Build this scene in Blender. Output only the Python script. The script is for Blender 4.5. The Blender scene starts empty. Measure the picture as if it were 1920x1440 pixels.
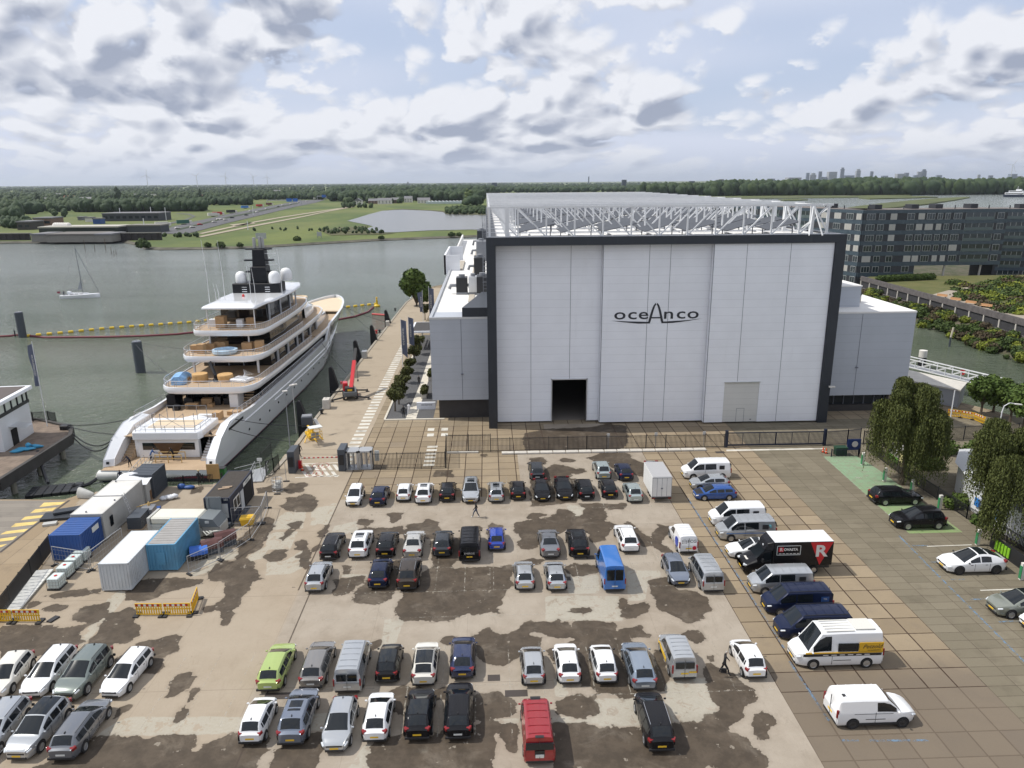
import bpy,bmesh,math,random
import numpy as np
from mathutils import Vector,Matrix,noise as mnoise
R=math.radians
rng=random.Random(7)
sc=bpy.context.scene
# ---------------------------------------------------------------- camera
CAM_F,CAM_P,CAM_R,CAM_Y,CAM_H=1377.9,.268741,.00759,.03236,35.0
_f=Vector((math.sin(CAM_Y)*math.cos(CAM_P),math.cos(CAM_Y)*math.cos(CAM_P),-math.sin(CAM_P)))
_r=Vector((math.cos(CAM_Y),-math.sin(CAM_Y),0));_d=_f.cross(_r)
CR=_r*math.cos(CAM_R)+_d*math.sin(CAM_R);CD=-_r*math.sin(CAM_R)+_d*math.cos(CAM_R)
cd=bpy.data.cameras.new('camera');cam=bpy.data.objects.new('camera',cd);sc.collection.objects.link(cam);sc.camera=cam
cd.sensor_width=36.0;cd.lens=36.0*CAM_F/1920;cd.clip_start=.5;cd.clip_end=60000
M=Matrix((CR,-CD,-_f)).transposed().to_4x4();M.translation=Vector((0,0,CAM_H));cam.matrix_world=M
def ray(px,py):return _f+CR*((px-960)/CAM_F)+CD*((py-720)/CAM_F)
def G(px,py,z=0.0):
 "world point where the sight line through photo pixel (px,py) meets height z"
 v=ray(px,py);t=(z-CAM_H)/v.z;return Vector((v.x*t,v.y*t,z))
def GY(px,py,y):
 v=ray(px,py);t=y/v.y;return Vector((v.x*t,y,CAM_H+v.z*t))
# ---------------------------------------------------------------- light
SUN_EL,SUN_AZ=R(54),R(-81.5)
sund=Vector((math.sin(SUN_AZ)*math.cos(SUN_EL),math.cos(SUN_AZ)*math.cos(SUN_EL),math.sin(SUN_EL)))
sl=bpy.data.lights.new('sun','SUN');sl.energy=4.1;sl.angle=R(.55);sl.color=(1,.955,.88)
so=bpy.data.objects.new('sun',sl);sc.collection.objects.link(so);so.rotation_euler=sund.to_track_quat('Z','Y').to_euler()
w=bpy.data.worlds.new('World');sc.world=w;w.use_nodes=True
sc.view_settings.view_transform='Standard';sc.view_settings.look='None';sc.view_settings.gamma=1
sc.view_settings.use_curve_mapping=False;sc.view_settings.exposure=0.0
def build_sky():
 nt=w.node_tree;N=nt.nodes;L=nt.links;N.clear()
 def nd(t,**k):
  n=N.new(t)
  for a,b in k.items():setattr(n,a,b)
  return n
 def put(s,v):
  if hasattr(v,'is_output'):L.new(v,s)
  else:s.default_value=v
 def ma(op,a,b=0.0,c=0.0,clamp=False):
  n=nd('ShaderNodeMath',operation=op);n.use_clamp=clamp
  put(n.inputs[0],a);put(n.inputs[1],b);put(n.inputs[2],c);return n.outputs[0]
 def sstep(x,a,b):
  n=nd('ShaderNodeMapRange',interpolation_type='SMOOTHSTEP');put(n.inputs[0],x)
  n.inputs[1].default_value=a;n.inputs[2].default_value=b;return n.outputs[0]
 def mix(f,a,b):
  n=nd('ShaderNodeMix',data_type='RGBA');put(n.inputs[0],f);put(n.inputs[6],a);put(n.inputs[7],b);return n.outputs[2]
 sky=nd('ShaderNodeTexSky',sky_type='NISHITA');sky.sun_disc=False;sky.sun_elevation=SUN_EL;sky.sun_rotation=SUN_AZ
 sky.air_density=1.0;sky.dust_density=1.2;sky.ozone_density=1.2
 tc=nd('ShaderNodeTexCoord');sp=nd('ShaderNodeSeparateXYZ');L.new(tc.outputs['Generated'],sp.inputs[0])
 x,y,z=sp.outputs
 hl=ma('SQRT',ma('ADD',ma('ADD',ma('MULTIPLY',x,x),ma('MULTIPLY',y,y)),1e-5))
 u=ma('MULTIPLY',ma('DIVIDE',x,hl),2.35);uy=ma('MULTIPLY',ma('DIVIDE',y,hl),2.35)
 v=ma('MULTIPLY',ma('LOGARITHM',ma('ADD',ma('MAXIMUM',z,0.0),.12),math.e),-.95)
 def plane(du,dv,sx=1.0,oz=0.0):
  c=nd('ShaderNodeCombineXYZ');put(c.inputs[0],ma('MULTIPLY',ma('ADD',u,du),sx));put(c.inputs[1],ma('ADD',v,dv+oz));put(c.inputs[2],ma('MULTIPLY',uy,sx));return c.outputs[0]
 def fbm(vec,scale,det,rough=.55,dist=.0):
  n=nd('ShaderNodeTexNoise');n.inputs['Scale'].default_value=scale;n.inputs['Detail'].default_value=det
  n.inputs['Roughness'].default_value=rough;n.inputs['Distortion'].default_value=dist;L.new(vec,n.inputs['Vector']);return n.outputs[0]
 def dens(du,dv,det):
  p=plane(du,dv,1.0,3.3);b=fbm(p,2.1,det,.60,.1)
  wv=nd('ShaderNodeVectorMath',operation='MULTIPLY_ADD');cb=nd('ShaderNodeCombineXYZ');L.new(b,cb.inputs[0]);L.new(b,cb.inputs[1]);L.new(cb.outputs[0],wv.inputs[0]);wv.inputs[1].default_value=(.45,-.45,0);L.new(p,wv.inputs[2])
  vo=nd('ShaderNodeTexVoronoi');vo.feature='F1';vo.inputs['Scale'].default_value=6.5;vo.inputs['Detail'].default_value=1.0;vo.inputs['Roughness'].default_value=.6;L.new(wv.outputs[0],vo.inputs['Vector'])
  return ma('ADD',ma('MULTIPLY',b,.62),ma('MULTIPLY',ma('SUBTRACT',.55,vo.outputs['Distance']),.18))
 big=fbm(plane(0,0,1.0,5.0),.85,1,.5)
 big=ma('MULTIPLY',ma('SUBTRACT',big,.5),.16)
 def bank(px,py,ru,rv,amp):
  "a large cloud bank (or gap, amp < 0) standing in the direction of that part of the photo"
  d=ray(px,py).normalized();a=ma('DIVIDE',ma('SUBTRACT',u,2.35*d.x/math.hypot(d.x,d.y)),ru);b=ma('DIVIDE',ma('SUBTRACT',v,-.95*math.log(max(d.z,0)+.12)),rv)
  r2=ma('ADD',ma('MULTIPLY',a,a),ma('MULTIPLY',b,b));return ma('MULTIPLY',ma('EXPONENT',ma('MULTIPLY',r2,-1.0)),amp)
 bk=0.0
 for q in((560,40,.40,.15,.06),(130,130,.42,.12,.065),(1400,20,.30,.10,.045),(1500,190,.35,.10,.045),(930,190,.25,.12,.035),(1150,225,.30,.06,.04),(1180,40,.3,.08,-.04),(1800,10,.3,.10,-.07),(620,230,.3,.06,.03),(1420,200,.4,.10,.04)):bk=ma('ADD',bank(*q),bk)
 big=ma('ADD',big,bk)
 d0=ma('ADD',dens(0,0,6),big);d1=ma('ADD',dens(-.03,-.065,3),big)
 cover=sstep(ma('ADD',d0,ma('MULTIPLY',sstep(z,.16,.03),.03)),.195,.275)
 thick=sstep(ma('ADD',d1,big),.285,.46)
 edge=ma('MULTIPLY',ma('SUBTRACT',d0,d1),5.5)
 lit=ma('ADD',ma('SUBTRACT',.86,ma('MULTIPLY',thick,.60)),edge,clamp=True)
 ccol=mix(lit,(2.9,3.25,4.15,1),(6.8,6.95,7.4,1))
 blue=mix(.55,sky.outputs[0],(1.8,3.0,5.4,1))
 veil=sstep(fbm(plane(2,5,.35,1.0),1.6,2,.6),.30,.62)
 blue=mix(ma('ADD',.48,ma('MULTIPLY',veil,.5)),blue,(5.5,5.9,7.0,1))
 c=mix(cover,blue,ccol)
 low=sstep(z,.05,.0)
 c=mix(ma('MULTIPLY',low,.70),c,(4.1,4.55,5.6,1))
 bg=nd('ShaderNodeBackground');L.new(c,bg.inputs[0]);bg.inputs[1].default_value=.127
 o=nd('ShaderNodeOutputWorld');L.new(bg.outputs[0],o.inputs[0])
build_sky()
w.cycles.sampling_method='MANUAL';w.cycles.sample_map_resolution=256
# ---------------------------------------------------------------- helpers: objects
COL=sc.collection
def thing(name,label,cat,loc=(0,0,0),rz=0.0,group=None):
 o=bpy.data.objects.new(name,None);COL.objects.link(o);o.location=loc;o.rotation_euler=(0,0,rz)
 o.empty_display_size=.2;tag(o,label,cat,group);return o
def tag(o,label,cat,group=None,kind=None):
 if label:o['label']=label
 if cat:o['category']=cat
 if group:o['group']=group
 if kind:o['kind']=kind
 return o
def copy_tree(o,parent=None):
 c=o.copy();COL.objects.link(c)
 if parent is not None:c.parent=parent
 for ch in list(o.children):copy_tree(ch,c)
 return c
def dup(o,loc,rz=0.0,label=None,group=None,scale=None):
 c=copy_tree(o);c.location=loc;c.rotation_euler=(0,0,rz)
 if label:c['label']=label
 if group:c['group']=group
 if scale is not None:c.scale=(scale,)*3 if not hasattr(scale,'__len__')else scale
 return c
class MB:
 "collects shapes and links them as ONE mesh object"
 def __init__(s):s.v=[];s.f=[];s.m=[]
 def add(s,vs,fs,m=0):
  b=len(s.v);s.v+=[tuple(p)for p in vs];s.f+=[tuple(b+i for i in f)for f in fs];s.m+=[m]*len(fs);return s
 def box(s,x0,y0,z0,x1,y1,z1,m=0):
  return s.add([(x0,y0,z0),(x1,y0,z0),(x1,y1,z0),(x0,y1,z0),(x0,y0,z1),(x1,y0,z1),(x1,y1,z1),(x0,y1,z1)],
                     [(0,3,2,1),(4,5,6,7),(0,1,5,4),(1,2,6,5),(2,3,7,6),(3,0,4,7)],m)
 def cbox(s,c,size,rz=0.0,m=0,rx=0.0,ry=0.0):
  T=Matrix.Translation(c)@Matrix.Rotation(rz,4,'Z')@Matrix.Rotation(ry,4,'Y')@Matrix.Rotation(rx,4,'X')
  h=[q/2 for q in size]
  vs=[T@Vector((a*h[0],b*h[1],d*h[2]))for d in(-1,1)for a,b in((-1,-1),(1,-1),(1,1),(-1,1))]
  return s.add(vs,[(0,3,2,1),(4,5,6,7),(0,1,5,4),(1,2,6,5),(2,3,7,6),(3,0,4,7)],m)
 def prism(s,poly,z0,z1,m=0,cap=True):
  n=len(poly);vs=[(p[0],p[1],z0)for p in poly]+[(p[0],p[1],z1)for p in poly]
  fs=[(i,(i+1)%n,n+(i+1)%n,n+i)for i in range(n)]
  if cap:fs+=[tuple(range(n,2*n)),tuple(range(n-1,-1,-1))]
  return s.add(vs,fs,m)
 def sheet(s,poly,z=0.0,m=0):
  return s.add([(p[0],p[1],p[2]if len(p)>2 else z)for p in poly],[tuple(range(len(poly)))],m)
 def tube(s,pts,r,n=6,m=0,cap=True):
  pts=[Vector(p)for p in pts];rs=r if hasattr(r,'__len__')else[r]*len(pts);vs=[];K=len(pts)
  for i,p in enumerate(pts):
   t=(pts[min(i+1,K-1)]-pts[max(i-1,0)]).normalized()
   a=t.cross(Vector((0,0,1)));a=a.normalized()if a.length>1e-4 else Vector((1,0,0));b=t.cross(a)
   vs+=[p+(a*math.cos(q)+b*math.sin(q))*rs[i]for q in[2*math.pi*j/n for j in range(n)]]
  fs=[(i*n+j,i*n+(j+1)%n,(i+1)*n+(j+1)%n,(i+1)*n+j)for i in range(K-1)for j in range(n)]
  if cap:fs+=[tuple(range(n-1,-1,-1)),tuple(range((K-1)*n,K*n))]
  return s.add(vs,fs,m)
 def bar(s,a,b,w,h=None,m=0):
  "square bar from a to b"
  a=Vector(a);b=Vector(b);h=h or w;t=(b-a).normalized()
  u=t.cross(Vector((0,0,1)));u=u.normalized()if u.length>1e-4 else Vector((1,0,0));v=u.cross(t)
  vs=[p+u*(i*w/2)+v*(j*h/2)for p in(a,b)for i,j in((-1,-1),(1,-1),(1,1),(-1,1))]
  return s.add(vs,[(0,1,2,3),(7,6,5,4),(0,4,5,1),(1,5,6,2),(2,6,7,3),(3,7,4,0)],m)
 def lathe(s,prof,c=(0,0,0),n=16,m=0):
  vs=[(c[0]+r*math.cos(2*math.pi*j/n),c[1]+r*math.sin(2*math.pi*j/n),c[2]+z)for r,z in prof for j in range(n)]
  K=len(prof);fs=[(i*n+j,i*n+(j+1)%n,(i+1)*n+(j+1)%n,(i+1)*n+j)for i in range(K-1)for j in range(n)]
  if prof[-1][0]>1e-3:fs.append(tuple(range((K-1)*n,K*n)))
  if prof[0][0]>1e-3:fs.append(tuple(range(n-1,-1,-1)))
  return s.add(vs,fs,m)
 def loft(s,rings,m=0,closed=True,cap=True):
  n=len(rings[0]);vs=[p for r_ in rings for p in r_];K=len(rings);e=n if closed else n-1
  fs=[(i*n+j,i*n+(j+1)%n,(i+1)*n+(j+1)%n,(i+1)*n+j)for i in range(K-1)for j in range(e)]
  if cap:fs+=[tuple(range(n-1,-1,-1)),tuple(range((K-1)*n,K*n))]
  return s.add(vs,fs,m)
 def build(s,name,mats,parent=None,smooth=None,loc=None,rot=None,bevel=0.0,fix=True):
  me=bpy.data.meshes.new(name);me.from_pydata(s.v,[],s.f);mats=mats if isinstance(mats,(list,tuple))else[mats]
  for q in mats:me.materials.append(q)
  me.polygons.foreach_set('material_index',s.m)
  if fix or smooth or bevel:
   bm=bmesh.new();bm.from_mesh(me)
   if fix or smooth:bmesh.ops.remove_doubles(bm,verts=bm.verts,dist=1e-4)
   if bevel:bmesh.ops.bevel(bm,geom=[e for e in bm.edges if len(e.link_faces)==2 and e.calc_face_angle(0)>.6],offset=bevel,segments=1,affect='EDGES',clamp_overlap=True)
   bmesh.ops.recalc_face_normals(bm,faces=bm.faces)
   if smooth:
    for f in bm.faces:f.smooth=True
    for e in bm.edges:
     if len(e.link_faces)==2 and e.calc_face_angle(0)>R(smooth):e.smooth=False
   bm.to_mesh(me);bm.free()
  me.update();o=bpy.data.objects.new(name,me);COL.objects.link(o)
  if parent is not None:o.parent=parent
  if loc is not None:o.location=loc
  if rot is not None:o.rotation_euler=rot
  return o
def each(items,name,m,parent,fix=False):
 for it_ in items:it_.build(name,m,parent,fix=fix)
def struct(name,mb,m,**k):
 o=mb.build(name,m,**k);o['kind']='structure';return o
# ---------------------------------------------------------------- helpers: materials
MC={}
def mat(name,col,rough=.6,metal=0.0,var=0.0,vscale=1.0,bump=0.0,bscale=20.0,coat=0.0,alpha=1.0,spec=None,dirt=0.0,emit=None,obj=True):
 key=(name,col,rough,metal)
 if key in MC:return MC[key]
 m=bpy.data.materials.new(name);m.use_nodes=True;nt=m.node_tree;b=nt.nodes['Principled BSDF']
 b.inputs['Base Color'].default_value=(*col,1);b.inputs['Roughness'].default_value=rough;b.inputs['Metallic'].default_value=metal
 if coat:b.inputs['Coat Weight'].default_value=coat;b.inputs['Coat Roughness'].default_value=.04
 if spec is not None:b.inputs['Specular IOR Level'].default_value=spec
 if alpha<1:b.inputs['Alpha'].default_value=alpha
 if emit:b.inputs['Emission Color'].default_value=(*emit[:3],1);b.inputs['Emission Strength'].default_value=emit[3]
 if var or bump or dirt:
  tc=nt.nodes.new('ShaderNodeTexCoord');out=tc.outputs['Object']
  if var or dirt:
   n=nt.nodes.new('ShaderNodeTexNoise');n.inputs['Scale'].default_value=vscale;n.inputs['Detail'].default_value=5;n.inputs['Roughness'].default_value=.65
   nt.links.new(out,n.inputs['Vector'])
   mr=nt.nodes.new('ShaderNodeMapRange');mr.inputs[1].default_value=.3;mr.inputs[2].default_value=.7
   mr.inputs[3].default_value=1-var;mr.inputs[4].default_value=1+var;nt.links.new(n.outputs[0],mr.inputs[0])
   mx=nt.nodes.new('ShaderNodeVectorMath');mx.operation='SCALE';mx.inputs[0].default_value=col;nt.links.new(mr.outputs[0],mx.inputs['Scale'])
   src=mx.outputs[0]
   if dirt:
    n2=nt.nodes.new('ShaderNodeTexNoise');n2.inputs['Scale'].default_value=vscale*.37;n2.inputs['Detail'].default_value=8;nt.links.new(out,n2.inputs['Vector'])
    m2=nt.nodes.new('ShaderNodeMapRange');m2.inputs[1].default_value=.52;m2.inputs[2].default_value=.75;m2.inputs[4].default_value=dirt;nt.links.new(n2.outputs[0],m2.inputs[0])
    m3=nt.nodes.new('ShaderNodeMix');m3.data_type='RGBA';nt.links.new(m2.outputs[0],m3.inputs[0]);nt.links.new(src,m3.inputs[6]);m3.inputs[7].default_value=(.12,.10,.075,1);src=m3.outputs[2]
   nt.links.new(src,b.inputs['Base Color'])
  if bump:
   n=nt.nodes.new('ShaderNodeTexNoise');n.inputs['Scale'].default_value=bscale;n.inputs['Detail'].default_value=4;nt.links.new(out,n.inputs['Vector'])
   bp=nt.nodes.new('ShaderNodeBump');bp.inputs['Strength'].default_value=bump;bp.inputs['Distance'].default_value=.05
   nt.links.new(n.outputs[0],bp.inputs['Height']);nt.links.new(bp.outputs[0],b.inputs['Normal'])
 MC[key]=m;return m
class NT:
 "small node-graph helper for the larger ground materials"
 def __init__(s,name):
  s.m=bpy.data.materials.new(name);s.m.use_nodes=True;s.t=s.m.node_tree;s.b=s.t.nodes['Principled BSDF'];s.N=s.t.nodes;s.L=s.t.links
  s.tc=s.N.new('ShaderNodeTexCoord').outputs['Object']
 def put(s,sock,v):
  if hasattr(v,'is_output'):s.L.new(v,sock)
  else:sock.default_value=v
 def ma(s,op,a,b=0.0,c=0.0,clamp=False):
  n=s.N.new('ShaderNodeMath');n.operation=op;n.use_clamp=clamp;s.put(n.inputs[0],a);s.put(n.inputs[1],b);s.put(n.inputs[2],c);return n.outputs[0]
 def mix(s,f,a,b,mode='MIX'):
  n=s.N.new('ShaderNodeMix');n.data_type='RGBA';n.blend_type=mode;s.put(n.inputs[0],f)
  s.put(n.inputs[6],a if hasattr(a,'is_output')else(*a,1));s.put(n.inputs[7],b if hasattr(b,'is_output')else(*b,1));return n.outputs[2]
 def noise(s,scale,det=4,rough=.6,dist=0.0,vec=None,sx=None):
  n=s.N.new('ShaderNodeTexNoise');n.inputs['Scale'].default_value=scale;n.inputs['Detail'].default_value=det
  n.inputs['Roughness'].default_value=rough;n.inputs['Distortion'].default_value=dist
  v=vec or s.tc
  if sx:
   q=s.N.new('ShaderNodeMapping');q.inputs['Scale'].default_value=sx;s.L.new(v,q.inputs[0]);v=q.outputs[0]
  s.L.new(v,n.inputs['Vector']);return n.outputs[0]
 def step(s,x,a,b,lo=0.0,hi=1.0,smooth=True):
  n=s.N.new('ShaderNodeMapRange');n.interpolation_type='SMOOTHSTEP' if smooth else 'LINEAR';s.put(n.inputs[0],x)
  n.inputs[1].default_value=a;n.inputs[2].default_value=b;n.inputs[3].default_value=lo;n.inputs[4].default_value=hi;return n.outputs[0]
 def xyz(s):
  n=s.N.new('ShaderNodeSeparateXYZ');s.L.new(s.tc,n.inputs[0]);return n.outputs
 def attr(s,name):
  n=s.N.new('ShaderNodeAttribute');n.attribute_name=name;return n.outputs['Fac']
 def joint(s,c,off,pitch,wd,wob=None):
  "1 on a joint line at c = off + k*pitch, half width wd"
  x=s.ma('ABSOLUTE',s.ma('SUBTRACT',s.ma('FRACT',s.ma('ADD',s.ma('DIVIDE',s.ma('SUBTRACT',c,off),pitch),.5)),.5))
  x=s.ma('MULTIPLY',x,pitch)
  if wob is not None:x=s.ma('ADD',x,wob)
  return s.step(x,wd*.6,wd*1.4,1.0,0.0)
 def cell(s,x,y,ox,oy,px,py):
  "a random value per tile"
  a=s.ma('FLOOR',s.ma('DIVIDE',s.ma('SUBTRACT',x,ox),px));b=s.ma('FLOOR',s.ma('DIVIDE',s.ma('SUBTRACT',y,oy),py))
  c=s.N.new('ShaderNodeCombineXYZ');s.L.new(a,c.inputs[0]);s.L.new(b,c.inputs[1])
  n=s.N.new('ShaderNodeTexWhiteNoise');n.noise_dimensions='3D';s.L.new(c.outputs[0],n.inputs[0]);return n.outputs[0]
 def fin(s,col,rough=.8,bump=None,bs=.3,bd=.05,spec=None):
  s.put(s.b.inputs['Base Color'],col if hasattr(col,'is_output')else(*col,1));s.put(s.b.inputs['Roughness'],rough)
  if spec is not None:s.put(s.b.inputs['Specular IOR Level'],spec)
  if bump is not None:
   n=s.N.new('ShaderNodeBump');n.inputs['Strength'].default_value=bs;n.inputs['Distance'].default_value=bd;s.L.new(bump,n.inputs['Height']);s.L.new(n.outputs[0],s.b.inputs['Normal'])
  return s.m
def text_mesh(name,txt,size,m,parent=None,loc=(0,0,0),rot=(0,0,0),ext=.01,align='CENTER',sx=1.0,shear=0.0,fat=0.0):
 c=bpy.data.curves.new(name,'FONT');c.body=txt;c.size=size;c.extrude=ext;c.align_x=align;c.align_y='CENTER';c.resolution_u=3
 c.shear=shear;c.offset=fat
 t=bpy.data.objects.new(name,c);COL.objects.link(t);dg=bpy.context.evaluated_depsgraph_get();me=bpy.data.meshes.new_from_object(t.evaluated_get(dg))
 bpy.data.objects.remove(t);me.name=name;me.materials.clear();me.materials.append(m)
 o=bpy.data.objects.new(name,me);COL.objects.link(o);o.location=loc;o.rotation_euler=rot;o.scale=(sx,1,1)
 if parent is not None:o.parent=parent
 return o
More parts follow.
